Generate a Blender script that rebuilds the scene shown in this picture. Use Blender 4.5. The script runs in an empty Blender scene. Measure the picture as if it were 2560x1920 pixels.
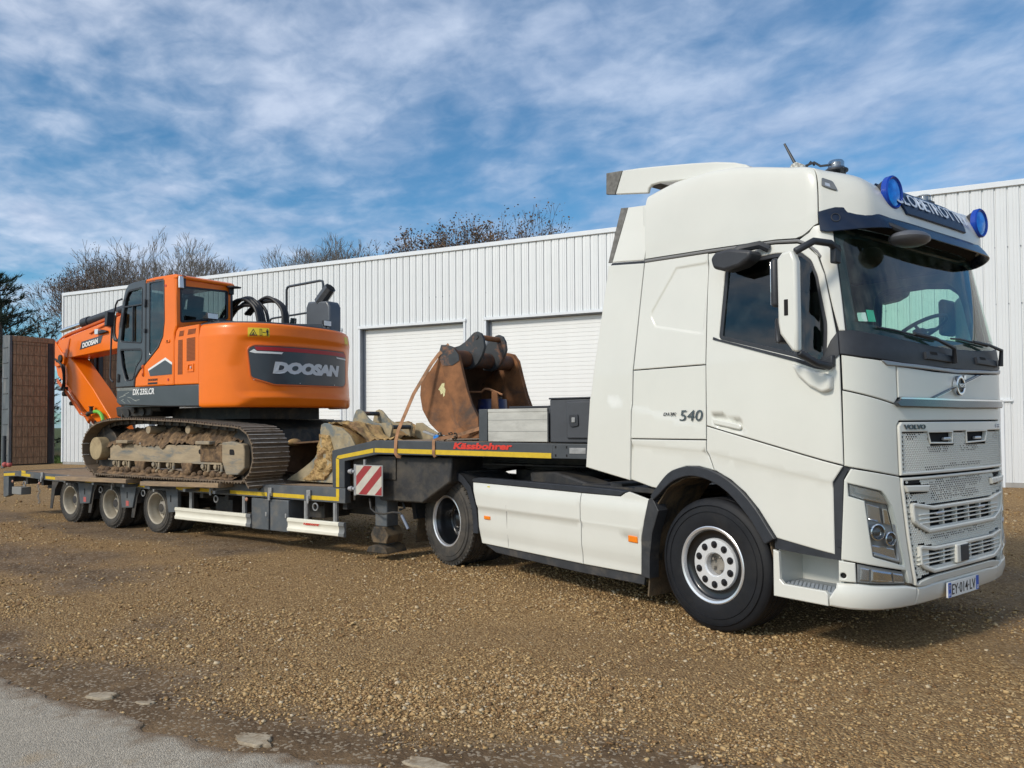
import bpy, bmesh, math, random
import numpy as np
from mathutils import Vector, Matrix
from mathutils.geometry import delaunay_2d_cdt
R=math.radians; PI=math.pi
random.seed(7); rng=np.random.default_rng(7)
SC=bpy.context.scene; COL=SC.collection

# ---------------------------------------------------------------- camera
_p,_psi,_r=0.0237926,2.4824851,-0.0069310
_F=Vector((math.cos(_p)*math.cos(_psi),math.cos(_p)*math.sin(_psi),math.sin(_p)))
_R=Vector((math.sin(_psi),-math.cos(_psi),0)); _U=_R.cross(_F)
_R2=_R*math.cos(_r)+_U*math.sin(_r); _U2=-_R*math.sin(_r)+_U*math.cos(_r)
cam=bpy.data.cameras.new('camera'); cam.sensor_width=36; cam.lens=1965.86/2560*36
cam.shift_y=52.137/2560; cam.clip_start=0.05; cam.clip_end=3000
camo=bpy.data.objects.new('camera',cam); COL.objects.link(camo)
M=Matrix((_R2,_U2,-_F)).transposed().to_4x4(); M.translation=Vector((3.9805,-5.0468,1.6432)); camo.matrix_world=M
SC.camera=camo
# ---------------------------------------------------------------- sun + sky
SUN_AZ=R(273); SUN_EL=R(36)          # direction TO the sun, azimuth measured from +X
sd=Vector((math.cos(SUN_EL)*math.cos(SUN_AZ),math.cos(SUN_EL)*math.sin(SUN_AZ),math.sin(SUN_EL)))
sl=bpy.data.lights.new('sun','SUN'); sl.energy=2.35; sl.angle=R(9); sl.color=(1.0,0.92,0.80)
so=bpy.data.objects.new('sun',sl); COL.objects.link(so); so.location=(0,-20,30)
so.rotation_euler=sd.to_track_quat('Z','Y').to_euler()
W=bpy.data.worlds.new('World'); SC.world=W; W.use_nodes=True
nt=W.node_tree; nt.nodes.clear()
def N(nt,t,**k):
    n=nt.nodes.new(t)
    for a,b in k.items():
        if a[0]=='_': n.inputs[int(a[1:])].default_value=b
        else: setattr(n,a,b)
    return n
sky=N(nt,'ShaderNodeTexSky',sky_type='NISHITA'); sky.sun_disc=False; sky.sun_elevation=SUN_EL
sky.sun_rotation=PI/2-SUN_AZ; sky.air_density=1.0; sky.dust_density=0.6; sky.ozone_density=2.0
tc=N(nt,'ShaderNodeTexCoord'); sp=N(nt,'ShaderNodeSeparateXYZ'); nt.links.new(tc.outputs['Generated'],sp.inputs[0])
def mth(op,a,b=None,c=None,clamp=False):
    n=N(nt,'ShaderNodeMath',operation=op); n.use_clamp=clamp
    for i,v in enumerate((a,b,c)):
        if v is None: continue
        if isinstance(v,(int,float)): n.inputs[i].default_value=v
        else: nt.links.new(v,n.inputs[i])
    return n.outputs[0]
zc=mth('MAXIMUM',sp.outputs[2],0.0); zd=mth('ADD',zc,0.16)
px=mth('DIVIDE',sp.outputs[0],zd); py=mth('DIVIDE',sp.outputs[1],zd)
cb=N(nt,'ShaderNodeCombineXYZ'); nt.links.new(px,cb.inputs[0]); nt.links.new(py,cb.inputs[1])
def cloud(scale,det,rough,dist,rot,sx,sy,off):
    mp=N(nt,'ShaderNodeMapping'); mp.inputs['Rotation'].default_value=(0,0,R(rot)); mp.inputs['Scale'].default_value=(sx,sy,1); mp.inputs['Location'].default_value=(off,off*.7,0)
    nt.links.new(cb.outputs[0],mp.inputs[0])
    n=N(nt,'ShaderNodeTexNoise'); n.inputs['Scale'].default_value=scale; n.inputs['Detail'].default_value=det; n.inputs['Roughness'].default_value=rough; n.inputs['Distortion'].default_value=dist
    nt.links.new(mp.outputs[0],n.inputs['Vector']); return n.outputs[0]
big=cloud(0.75,3,.5,.3,30,1,1,1.7)
mid=cloud(2.3,5,.52,.5,-20,1,1.2,4.1)
fine=cloud(10,5,.55,.3,-35,1,1.2,2.2)
v=mth('ADD',mth('MULTIPLY',big,0.85),mth('ADD',mth('MULTIPLY',mid,0.66),mth('MULTIPLY',fine,0.28)))
mr=N(nt,'ShaderNodeMapRange',interpolation_type='SMOOTHSTEP'); nt.links.new(v,mr.inputs[0]); mr.inputs[1].default_value=0.70; mr.inputs[2].default_value=1.12
# brightness of the cloud sheet: grey where thick, white where thin
mr2=N(nt,'ShaderNodeMapRange'); nt.links.new(mth('ADD',mth('MULTIPLY',cloud(2.0,5,.6,.4,20,1,1.3,7.7),0.65),mth('MULTIPLY',fine,0.35)),mr2.inputs[0]); mr2.inputs[1].default_value=0.36; mr2.inputs[2].default_value=0.62
cc=N(nt,'ShaderNodeMix',data_type='RGBA'); nt.links.new(mr2.outputs[0],cc.inputs[0]); cc.inputs[6].default_value=(2.5,3.8,6.1,1); cc.inputs[7].default_value=(4.7,5.9,7.9,1)
# forward scatter in thin cloud, strengthened around the unseen sun to add fill light
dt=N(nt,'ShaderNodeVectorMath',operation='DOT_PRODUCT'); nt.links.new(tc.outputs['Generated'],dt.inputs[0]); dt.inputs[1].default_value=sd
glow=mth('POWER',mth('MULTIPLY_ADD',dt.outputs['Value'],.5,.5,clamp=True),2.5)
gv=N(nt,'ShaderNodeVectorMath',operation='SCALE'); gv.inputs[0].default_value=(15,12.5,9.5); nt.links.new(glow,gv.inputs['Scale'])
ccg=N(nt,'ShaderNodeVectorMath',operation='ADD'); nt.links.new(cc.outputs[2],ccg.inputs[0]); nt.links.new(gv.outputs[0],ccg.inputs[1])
skt=N(nt,'ShaderNodeMix',data_type='RGBA',blend_type='MULTIPLY'); skt.inputs[0].default_value=1; nt.links.new(sky.outputs[0],skt.inputs[6]); skt.inputs[7].default_value=(.58,1.03,1.22,1)
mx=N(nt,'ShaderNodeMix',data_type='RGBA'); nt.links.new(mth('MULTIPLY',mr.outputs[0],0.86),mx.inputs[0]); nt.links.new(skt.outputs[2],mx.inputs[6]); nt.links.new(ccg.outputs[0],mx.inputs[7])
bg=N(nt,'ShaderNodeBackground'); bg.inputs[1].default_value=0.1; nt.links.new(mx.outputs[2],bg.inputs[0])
wo=N(nt,'ShaderNodeOutputWorld'); nt.links.new(bg.outputs[0],wo.inputs[0])
SC.view_settings.view_transform='Standard'; SC.view_settings.look='None'; SC.view_settings.gamma=1; SC.view_settings.exposure=0.06; SC.view_settings.use_curve_mapping=False
SC.render.resolution_x=1024; SC.render.resolution_y=768

# ---------------------------------------------------------------- materials
MATS={}
def mat(name,col,rough=.6,metal=0,var=.0,vscale=3,col2=None,bump=0,bscale=60,coat=0,spec=.5,noise2=None,patch=(.45,.6),stretch=(1,1,1)):
    """principled material; var = brightness mottling, col2 = patches of another colour"""
    if name in MATS: return MATS[name]
    m=bpy.data.materials.new(name); m.use_nodes=True; t=m.node_tree; b=t.nodes['Principled BSDF']
    b.inputs['Base Color'].default_value=(*col,1); b.inputs['Roughness'].default_value=rough; b.inputs['Metallic'].default_value=metal
    b.inputs['Coat Weight'].default_value=coat; b.inputs['Coat Roughness'].default_value=.08; b.inputs['Specular IOR Level'].default_value=spec
    L=t.links
    c=N(t,'ShaderNodeTexCoord'); mp=N(t,'ShaderNodeMapping'); mp.inputs['Scale'].default_value=stretch; L.new(c.outputs['Object'],mp.inputs[0])
    src=None
    if var or col2:
        n=N(t,'ShaderNodeTexNoise'); n.inputs['Scale'].default_value=vscale; n.inputs['Detail'].default_value=7; n.inputs['Roughness'].default_value=.62; L.new(mp.outputs[0],n.inputs['Vector'])
        h=N(t,'ShaderNodeMix',data_type='RGBA'); h.inputs[6].default_value=(*[x*(1-var) for x in col],1); h.inputs[7].default_value=(*[min(1,x*(1+var)) for x in col],1)
        r=N(t,'ShaderNodeMapRange'); r.inputs[1].default_value=.3; r.inputs[2].default_value=.7; L.new(n.outputs[0],r.inputs[0]); L.new(r.outputs[0],h.inputs[0]); src=h.outputs[2]
        if col2:
            n2=N(t,'ShaderNodeTexNoise'); n2.inputs['Scale'].default_value=noise2 or vscale*.6; n2.inputs['Detail'].default_value=9; n2.inputs['Roughness'].default_value=.68; n2.inputs['Distortion'].default_value=.4
            mp2=N(t,'ShaderNodeMapping'); mp2.inputs['Location'].default_value=(3.3,1.7,9.1); mp2.inputs['Scale'].default_value=stretch; L.new(c.outputs['Object'],mp2.inputs[0]); L.new(mp2.outputs[0],n2.inputs['Vector'])
            r2=N(t,'ShaderNodeMapRange'); r2.inputs[1].default_value=patch[0]; r2.inputs[2].default_value=patch[1]; L.new(n2.outputs[0],r2.inputs[0])
            k=N(t,'ShaderNodeMix',data_type='RGBA'); L.new(r2.outputs[0],k.inputs[0]); L.new(src,k.inputs[6]); k.inputs[7].default_value=(*col2,1); src=k.outputs[2]
            if rough<.45:
                rr=N(t,'ShaderNodeMapRange'); rr.inputs[3].default_value=rough; rr.inputs[4].default_value=.8; L.new(r2.outputs[0],rr.inputs[0]); L.new(rr.outputs[0],b.inputs['Roughness'])
        L.new(src,b.inputs['Base Color'])
    if bump:
        n3=N(t,'ShaderNodeTexNoise'); n3.inputs['Scale'].default_value=bscale; n3.inputs['Detail'].default_value=6; n3.inputs['Roughness'].default_value=.65; L.new(mp.outputs[0],n3.inputs['Vector'])
        bp=N(t,'ShaderNodeBump'); bp.inputs['Strength'].default_value=min(1,bump); bp.inputs['Distance'].default_value=.02*max(bump,.2); L.new(n3.outputs[0],bp.inputs['Height']); L.new(bp.outputs[0],b.inputs['Normal'])
    MATS[name]=m; return m
def glassmat(name,tint,refl=1.5,dirt=0.0):
    if name in MATS: return MATS[name]
    m=bpy.data.materials.new(name); m.use_nodes=True; t=m.node_tree; t.nodes.clear()
    tr=N(t,'ShaderNodeBsdfTransparent'); tr.inputs[0].default_value=(*tint,1)
    gl=N(t,'ShaderNodeBsdfGlossy'); gl.inputs['Roughness'].default_value=.015; gl.inputs[0].default_value=(1,1,1,1)
    fr=N(t,'ShaderNodeFresnel'); fr.inputs[0].default_value=refl
    geo=N(t,'ShaderNodeNewGeometry'); ml=N(t,'ShaderNodeMath',operation='MULTIPLY'); iv=N(t,'ShaderNodeMath',operation='SUBTRACT'); iv.inputs[0].default_value=1; t.links.new(geo.outputs['Backfacing'],iv.inputs[1]); t.links.new(iv.outputs[0],ml.inputs[1]); t.links.new(fr.outputs[0],ml.inputs[0])
    mxs=N(t,'ShaderNodeMixShader'); t.links.new(ml.outputs[0],mxs.inputs[0]); t.links.new(tr.outputs[0],mxs.inputs[1]); t.links.new(gl.outputs[0],mxs.inputs[2])
    out=N(t,'ShaderNodeOutputMaterial'); last=mxs.outputs[0]
    if dirt:
        d=N(t,'ShaderNodeBsdfDiffuse'); d.inputs[0].default_value=(.35,.36,.33,1)
        n=N(t,'ShaderNodeTexNoise'); n.inputs['Scale'].default_value=6; n.inputs['Detail'].default_value=8; c=N(t,'ShaderNodeTexCoord'); t.links.new(c.outputs['Object'],n.inputs['Vector'])
        r=N(t,'ShaderNodeMapRange'); r.inputs[1].default_value=.5; r.inputs[2].default_value=.85; r.inputs[4].default_value=dirt; t.links.new(n.outputs[0],r.inputs[0])
        m2=N(t,'ShaderNodeMixShader'); t.links.new(r.outputs[0],m2.inputs[0]); t.links.new(last,m2.inputs[1]); t.links.new(d.outputs[0],m2.inputs[2]); last=m2.outputs[0]
    t.links.new(last,out.inputs[0]); MATS[name]=m; return m
white=mat('truck_white_paint',(.66,.658,.605),.30,var=.035,vscale=1.3,coat=.35,bump=.0)
whitef=mat('truck_grey_white_paint',(.64,.645,.59),.33,var=.03,vscale=2,coat=.3)
blackpl=mat('black_plastic',(.022,.025,.032),.5,var=.25,vscale=9,bump=.08,bscale=250)
dusty=mat('dusty_black_plastic',(.03,.032,.036),.6,var=.3,vscale=8,col2=(.13,.11,.085),patch=(.5,.85))
darkin=mat('dark_cab_lining',(.05,.052,.058),.9,var=.2,vscale=5)
chass=mat('dirty_black_chassis',(.025,.025,.027),.65,var=.4,vscale=6,col2=(.09,.075,.055),patch=(.45,.75),bump=.2,bscale=40)
rubber=mat('tyre_rubber',(.010,.011,.014),.6,spec=.3,var=.3,vscale=5,col2=(.028,.026,.024),patch=(.5,.85),bump=.12,bscale=120)
rubberd=mat('dusty_tyre_rubber',(.034,.033,.032),.8,var=.3,vscale=7,col2=(.095,.08,.062),patch=(.4,.75),bump=.3,bscale=80)
chrome=mat('chrome',(.75,.76,.78),.12,1)
dchrome=mat('dark_chrome',(.16,.17,.19),.18,1)
alu=mat('brushed_aluminium',(.62,.63,.65),.38,.85,var=.1,vscale=12)
silver=mat('silver_letters',(.55,.56,.58),.35,.3)
amber=mat('amber_lens',(.85,.22,.01),.25,coat=.5)
redl=mat('red_lens',(.5,.02,.02),.3,coat=.4)
gsafe=glassmat('clear_window_glass',(.80,.93,.88),1.52,.10)
gdark=glassmat('tinted_side_glass',(.50,.60,.60),1.6,.06)
glens=glassmat('lamp_lens_glass',(.93,.95,.96),1.45)
blueg=mat('blue_lamp_glass',(.0,.26,.95),.22,.6,var=.4,vscale=14,coat=.1)
bluer=mat('blue_lamp_rim',(.0,.045,.36),.35)

# ---------------------------------------------------------------- object helpers
CNT={}
def link(o,parent=None):
    COL.objects.link(o)
    if parent is not None: o.parent=parent
    return o
def thing(name,label,cat,loc=(0,0,0),rz=0,group=None):
    o=bpy.data.objects.new(name,None); o.empty_display_size=.3; link(o); o.location=loc; o.rotation_euler=(0,0,rz)
    o['label']=label; o['category']=cat
    if group: o['group']=group
    return o
def tag(o,label,cat,group=None):
    o['label']=label; o['category']=cat
    if group: o['group']=group
    return o
def finish(me,name,m,parent=None,bevel=0,smooth=True,angle=35,seg=2):
    ms=m if isinstance(m,(list,tuple)) else [m]
    for x in ms: me.materials.append(x)
    if smooth:
        me.polygons.foreach_set('use_smooth',[True]*len(me.polygons))
        me.set_sharp_from_angle(angle=R(angle))
    o=bpy.data.objects.new(name,me); link(o,parent)
    if bevel:
        b=o.modifiers.new('bevel','BEVEL'); b.width=bevel; b.segments=seg; b.limit_method='ANGLE'; b.angle_limit=R(40); b.harden_normals=False
        b.use_clamp_overlap=True
    return o
class MB:
    def __init__(s): s.v=[]; s.f=[]
    def add(s,vs,fs):
        k=len(s.v); s.v+= [tuple(v) for v in vs]; s.f+=[tuple(i+k for i in f) for f in fs]; return s
    def box(s,x0,x1,y0,y1,z0,z1,M=None):
        vs=[Vector((x,y,z)) for x in (x0,x1) for y in (y0,y1) for z in (z0,z1)]
        if M is not None: vs=[M@v for v in vs]
        return s.add(vs,[(0,1,3,2),(4,6,7,5),(0,4,5,1),(2,3,7,6),(0,2,6,4),(1,5,7,3)])
    def prism(s,poly,a,b,axis='y',M=None):
        """poly in the plane across axis: y->(x,z) x->(y,z) z->(x,y)"""
        n=len(poly)
        def P(p,t):
            v={'y':(p[0],t,p[1]),'x':(t,p[0],p[1]),'z':(p[0],p[1],t)}[axis]
            return M@Vector(v) if M is not None else v
        vs=[P(p,a) for p in poly]+[P(p,b) for p in poly]
        fs=[tuple(range(n)),tuple(range(2*n-1,n-1,-1))]+[(i,i+n,(i+1)%n+n,(i+1)%n) for i in range(n)]
        return s.add(vs,fs)
    def cyl(s,p0,p1,r,seg=12,r2=None,cap=True):
        p0=Vector(p0);p1=Vector(p1);d=(p1-p0).normalized(); a=d.orthogonal().normalized(); b=d.cross(a); r2=r if r2 is None else r2
        vs=[p0+(a*math.cos(t)+b*math.sin(t))*r for t in [2*PI*i/seg for i in range(seg)]]+[p1+(a*math.cos(t)+b*math.sin(t))*r2 for t in [2*PI*i/seg for i in range(seg)]]
        fs=[(i,(i+1)%seg,(i+1)%seg+seg,i+seg) for i in range(seg)]
        if cap: fs+=[tuple(range(seg-1,-1,-1)),tuple(range(seg,2*seg))]
        return s.add(vs,fs)
    def tube(s,path,r,seg=8,closed=False,rad=None):
        pts=[Vector(p) for p in path]; n=len(pts); rings=[]; up=None
        for i,p in enumerate(pts):
            if closed: d=(pts[(i+1)%n]-pts[i-1])
            else: d=pts[min(i+1,n-1)]-pts[max(i-1,0)]
            d.normalize()
            if up is None: up=d.orthogonal().normalized()
            up=(up-d*up.dot(d)); up=up.normalized() if up.length>1e-6 else d.orthogonal().normalized()
            b=d.cross(up); rr=rad[i] if rad else r
            rings.append([p+(up*math.cos(2*PI*j/seg)+b*math.sin(2*PI*j/seg))*rr for j in range(seg)])
        vs=[v for g in rings for v in g]; fs=[]
        for i in range(n if closed else n-1):
            k=((i+1)%n)*seg
            for j in range(seg): fs.append((i*seg+j,i*seg+(j+1)%seg,k+(j+1)%seg,k+j))
        if not closed: fs+=[tuple(range(seg-1,-1,-1)),tuple(range((n-1)*seg,n*seg))]
        return s.add(vs,fs)
    def lathe(s,prof,c,ax=(0,1,0),seg=48,closed=True,caps=False):
        """prof list of (radius, along)"""
        ax=Vector(ax).normalized(); a=Vector((0,0,1)) if abs(ax.z)<.9 else Vector((1,0,0)); a=(a-ax*a.dot(ax)).normalized(); b=ax.cross(a); c=Vector(c); n=len(prof); vs=[]
        for i in range(seg):
            t=2*PI*i/seg; d=a*math.cos(t)+b*math.sin(t)
            for r,h in prof: vs.append(c+d*r+ax*h)
        fs=[]; m=n if closed else n-1
        for i in range(seg):
            k=(i+1)%seg
            for j in range(m): fs.append((i*n+j,i*n+(j+1)%n,k*n+(j+1)%n,k*n+j))
        return s.add(vs,fs)
    def sphere(s,c,r,seg=12,rings=8,sc=(1,1,1)):
        c=Vector(c); vs=[c+Vector((0,0,r*sc[2]))]
        for i in range(1,rings):
            f=PI*i/rings
            for j in range(seg):
                t=2*PI*j/seg; vs.append(c+Vector((r*sc[0]*math.sin(f)*math.cos(t),r*sc[1]*math.sin(f)*math.sin(t),r*sc[2]*math.cos(f))))
        vs.append(c-Vector((0,0,r*sc[2]))); fs=[(0,1+j,1+(j+1)%seg) for j in range(seg)]
        for i in range(rings-2):
            for j in range(seg): fs.append((1+i*seg+j,1+(i+1)*seg+j,1+(i+1)*seg+(j+1)%seg,1+i*seg+(j+1)%seg))
        k=1+(rings-2)*seg; fs+=[(k+j,len(vs)-1,k+(j+1)%seg) for j in range(seg)]
        return s.add(vs,fs)
    def mesh(s,name,fix=True):
        me=bpy.data.meshes.new(name); me.from_pydata([tuple(v) for v in s.v],[],s.f); me.update()
        if fix:
            bm=bmesh.new(); bm.from_mesh(me); bmesh.ops.recalc_face_normals(bm,faces=bm.faces); bm.to_mesh(me); bm.free()
        return me
    def build(s,name,m,parent=None,bevel=0,smooth=True,angle=35,kind=None,seg=2,fix=True):
        o=finish(s.mesh(name,fix),name,m,parent,bevel,smooth,angle,seg)
        if kind: o['kind']=kind
        return o
def inpoly(x,y,P):
    c=False; n=len(P); j=n-1
    for i in range(n):
        xi,yi=P[i][0],P[i][1]; xj,yj=P[j][0],P[j][1]
        if (yi>y)!=(yj>y) and x<(xj-xi)*(y-yi)/(yj-yi)+xi: c=not c
        j=i
    return c
def area(P): return .5*sum(P[i-1][0]*P[i][1]-P[i][0]*P[i-1][1] for i in range(len(P)))
def inset(P,d):
    s=1 if area(P)>0 else -1; n=len(P); o=[]
    for i in range(n):
        a=Vector(P[i-1][:2]);b=Vector(P[i][:2]);c=Vector(P[(i+1)%n][:2])
        e1=(b-a).normalized();e2=(c-b).normalized(); n1=Vector((-e1.y,e1.x))*s; n2=Vector((-e2.y,e2.x))*s
        m=n1+n2; k=m.length
        m=(n1 if k<1e-5 else m/k); q=max(.35,m.dot(n1)); o.append(tuple(b+m*(d/q)))
    return o
def rounded(P,r,k=4):
    n=len(P); o=[]
    for i in range(n):
        a=Vector(P[i-1][:2]);b=Vector(P[i][:2]);c=Vector(P[(i+1)%n][:2])
        u=(a-b);w=(c-b);rr=min(r,u.length*.45,w.length*.45)
        p=b+u.normalized()*rr;q=b+w.normalized()*rr
        for j in range(k+1):
            t=j/k; o.append(tuple(p*(1-t)**2+b*2*t*(1-t)+q*t*t))
    return o
def dens(P,g):
    o=[]
    for i in range(len(P)):
        a=P[i];b=P[(i+1)%len(P)]; L=math.hypot(b[0]-a[0],b[1]-a[1]); n=max(1,int(math.ceil(L/g)))
        for j in range(n): t=j/n; o.append((a[0]+(b[0]-a[0])*t,a[1]+(b[1]-a[1])*t))
    return o
def segdist(x,y,P):
    d=9e9
    A=np.array(P);B=np.roll(A,-1,0);q=np.array((x,y));ab=B-A;t=np.clip(((q-A)*ab).sum(1)/np.maximum((ab**2).sum(1),1e-12),0,1)
    return float(np.min(np.hypot(*((A+ab*t[:,None]-q).T))))
def panel(name,outer,mp,m,parent,holes=(),thick=.02,g=.08,edge=.006,relief=None,kind=None,off=0.0,angle=50,lines=()):
    """sheet with thickness whose outline is drawn in the (u,v) domain of mp(u,v,off)"""
    if area(outer)<0: outer=outer[::-1]
    outer=dens(outer,g); holes=[dens(h,g) for h in holes]
    pts=[];edges=[]
    def loop(L,flag):
        k=len(pts); n=len(L)
        for p in L: pts.append((p[0],p[1],flag))
        for i in range(n): edges.append((k+i,k+(i+1)%n))
    loop(outer,1)
    for h in holes: loop(h,1)
    nb=len(pts)
    if edge:
        io=inset(outer,edge)
        for lp in [io]+[inset(h,-edge) for h in holes]:
            k=len(pts); n=len(lp)
            for p in lp: pts.append((p[0],p[1],0))
            for i in range(n):
                if inpoly(lp[i][0],lp[i][1],outer) and inpoly(lp[(i+1)%n][0],lp[(i+1)%n][1],outer): edges.append((k+i,k+(i+1)%n))
    rows=[]
    for ln,offs in lines:
        cl=ln[0]==ln[-1]
        for s_ in offs:
            if cl:
                ds=dens(ln[:-1],.05); rw=inset(ds,s_); rw.append(rw[0])
            else:
                rw=[]
                for a,b in zip(ln,ln[1:]):
                    k=max(1,int(math.hypot(b[0]-a[0],b[1]-a[1])/.05))
                    for i in range(k): rw.append((a[0]+(b[0]-a[0])*i/k,a[1]+(b[1]-a[1])*i/k+s_))
                rw.append((ln[-1][0],ln[-1][1]+s_))
            prev=None
            for x,y in rw:
                if inpoly(x,y,outer) and segdist(x,y,outer)>edge+.004 and not any(inpoly(x,y,h) or segdist(x,y,h)<edge+.004 for h in holes):
                    pts.append((x,y,0)); k_=len(pts)-1
                    if prev is not None: edges.append((prev,k_))
                    prev=k_
                else: prev=None
            rows.append(rw)
    xs=[p[0] for p in outer];ys=[p[1] for p in outer]
    nx=int((max(xs)-min(xs))/g);ny=int((max(ys)-min(ys))/g)
    for i in range(1,nx+1):
        for j in range(1,ny+1):
            x=min(xs)+(max(xs)-min(xs))*i/(nx+1);y=min(ys)+(max(ys)-min(ys))*j/(ny+1)
            if inpoly(x,y,outer) and not any(inpoly(x,y,h) for h in holes) and segdist(x,y,outer)>.3*g and all(segdist(x,y,h)>.3*g for h in holes) and all(segdist(x,y,rw)>.012 for rw in rows): pts.append((x,y,0))
    r=delaunay_2d_cdt([Vector(p[:2]) for p in pts],edges,[],0,1e-6)
    vs2,es,fs,ov=r[0],r[1],r[2],r[3]
    flag=[any(i<nb for i in o) for o in ov]
    F=[]
    for f in fs:
        cx=sum(vs2[i].x for i in f)/len(f);cy=sum(vs2[i].y for i in f)/len(f)
        if inpoly(cx,cy,outer) and not any(inpoly(cx,cy,h) for h in holes): F.append(tuple(f))
    used=sorted({i for f in F for i in f}); ix={i:k for k,i in enumerate(used)}; n=len(used)
    top=[];bot=[]
    for i in used:
        u,v=vs2[i].x,vs2[i].y; rl=relief(u,v) if relief else 0
        top.append(mp(u,v,off+rl-(edge*.6 if (flag[i] and edge) else 0))); bot.append(mp(u,v,off+min(rl,0)-thick))
    F=[tuple(ix[i] for i in f) for f in F]
    cnt={}
    for f in F:
        for a,b in zip(f,f[1:]+f[:1]): cnt[(a,b)]=1
    rim=[(a,b) for (a,b) in cnt if (b,a) not in cnt]
    B=MB(); B.v=[tuple(v) for v in top+bot]; B.f=F+[tuple(i+n for i in reversed(f)) for f in F]+[(b,a,a+n,b+n) for a,b in rim]
    o=B.build(name,m,parent,smooth=True,angle=angle,kind=kind)
    if edge:
        fl_=[flag[i] for i in used]; P_=o.data.polygons
        for k,f in enumerate(F):
            if any(fl_[i] for i in f): P_[k].use_smooth=False
    if g<.14 and getattr(mp,'__name__','') in ('cab','cwm','roofm','vismap') or relief:
        fl_=[flag[i] for i in used]; e=.0025; NV=[]
        for i in used:
            u,v=vs2[i].x,vs2[i].y; f_=(lambda a,b:mp(a,b,off+relief(a,b))) if relief else (lambda a,b:mp(a,b,off))
            n_=(f_(u+e,v)-f_(u-e,v)).cross(f_(u,v+e)-f_(u,v-e)); NV.append(n_.normalized() if n_.length>1e-12 else Vector((0,0,0)))
        me=o.data; CNm=[(0,0,0)]*len(me.loops)
        for k,f in enumerate(F):
            p=me.polygons[k]
            if edge and any(fl_[i] for i in f): continue
            for li in p.loop_indices:
                q=NV[me.loops[li].vertex_index]; CNm[li]=tuple(q if q.dot(p.normal)>0 else -q)
        me.normals_split_custom_set(CNm)
    return o
def flatmap(axis,c,sgn=-1):
    """domain (u,v) -> plane; sgn gives the outward direction along axis"""
    if axis=='y': return lambda u,v,o:(u,c+sgn*o,v)
    if axis=='x': return lambda u,v,o:(c+sgn*o,u,v)
    return lambda u,v,o:(u,v,c+sgn*o)
def textmesh(s,w,h,shear=0,offset=0,extrude=.002,spacing=1.0,bold=True):
    """returns list verts in unit frame scaled to w x h (origin lower left), faces"""
    cu=bpy.data.curves.new('t','FONT'); cu.body=s; cu.shear=shear; cu.offset=offset; cu.extrude=0; cu.resolution_u=3; cu.space_character=spacing
    o=bpy.data.objects.new('t',cu); COL.objects.link(o); dg=bpy.context.evaluated_depsgraph_get(); dg.update()
    me=o.evaluated_get(dg).to_mesh(); vs=[tuple(v.co) for v in me.vertices]; fs=[tuple(p.vertices) for p in me.polygons]
    o.evaluated_get(dg).to_mesh_clear(); bpy.data.objects.remove(o); bpy.data.curves.remove(cu)
    x0=min(v[0] for v in vs);x1=max(v[0] for v in vs);y0=min(v[1] for v in vs);y1=max(v[1] for v in vs)
    return [((v[0]-x0)/(x1-x0)*w,(v[1]-y0)/(y1-y0)*h) for v in vs],fs
def text(name,s,w,h,mp,u0,v0,m,parent,off=.002,thick=.003,flip=False,rot=0,**k):
    vs,fs=textmesh(s,w,h,**k); n=len(vs); c,sn=math.cos(rot),math.sin(rot)
    T=[];Bt=[]
    for x,y in vs:
        x,y=x*c-y*sn,x*sn+y*c
        u=u0-x if flip else u0+x
        T.append(mp(u,v0+y,off+thick));Bt.append(mp(u,v0+y,off))
    cnt={}
    for f in fs:
        for a,b in zip(f,f[1:]+f[:1]): cnt[(a,b)]=1
    rim=[(a,b) for (a,b) in cnt if (b,a) not in cnt]
    B=MB();B.v=T+Bt;B.f=list(fs)+[(b,a,a+n,b+n) for a,b in rim]
    return B.build(name,m,parent,smooth=False)
def copytree(o,parent=None):
    c=o.copy(); COL.objects.link(c)
    if parent is not None: c.parent=parent
    for ch in list(o.children): copytree(ch,c)
    return c
# ================================================================ ground
def vnoise(x,y,sc,seed):
    r=np.random.default_rng(seed); G=r.random((128,128)); x=np.asarray(x)*sc+500; y=np.asarray(y)*sc+500
    xi=np.floor(x).astype(int); yi=np.floor(y).astype(int); fx=x-xi; fy=y-yi; fx=fx*fx*(3-2*fx); fy=fy*fy*(3-2*fy)
    a=G[xi%128,yi%128];b=G[(xi+1)%128,yi%128];c=G[xi%128,(yi+1)%128];d=G[(xi+1)%128,(yi+1)%128]
    return (a*(1-fx)+b*fx)*(1-fy)+(c*(1-fx)+d*fx)*fy
def fbm(x,y,sc,seed,o=4):
    s=0;a=.5
    for i in range(o): s=s+a*vnoise(x,y,sc*2**i,seed+i); a*=.5
    return s/(1-.5**o)
TE=[(-9.0,-7.6),(-5.2,-5.75),(-3.4,-4.95),(-2.6,-4.62),(-1.95,-4.5),(-1.64,-4.34),(-1.28,-4.2),(-.95,-4.03),(-.62,-3.97),(-.36,-3.80),(-.08,-3.73),(.14,-3.52),(.36,-3.42),(.63,-3.17),(1.1,-2.98),(1.8,-2.55),(2.8,-2.2),(4.5,-1.5),(8,-.6),(14,.5)]
TE=np.array(TE)
def tdist(x,y):
    """signed distance to tarmac edge: positive on the gravel side"""
    x=np.atleast_1d(x).astype(float);y=np.atleast_1d(y).astype(float); best=np.full(x.shape,1e9)
    for a,b in zip(TE[:-1],TE[1:]):
        d=b-a;t=np.clip(((x-a[0])*d[0]+(y-a[1])*d[1])/(d@d),0,1); best=np.minimum(best,np.hypot(x-a[0]-t*d[0],y-a[1]-t*d[1]))
    ye=np.interp(x,TE[:,0],TE[:,1]); return np.where(y>ye,best,-best)
LO=(-8.9488,-1.9789); LY=0.310341
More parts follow.
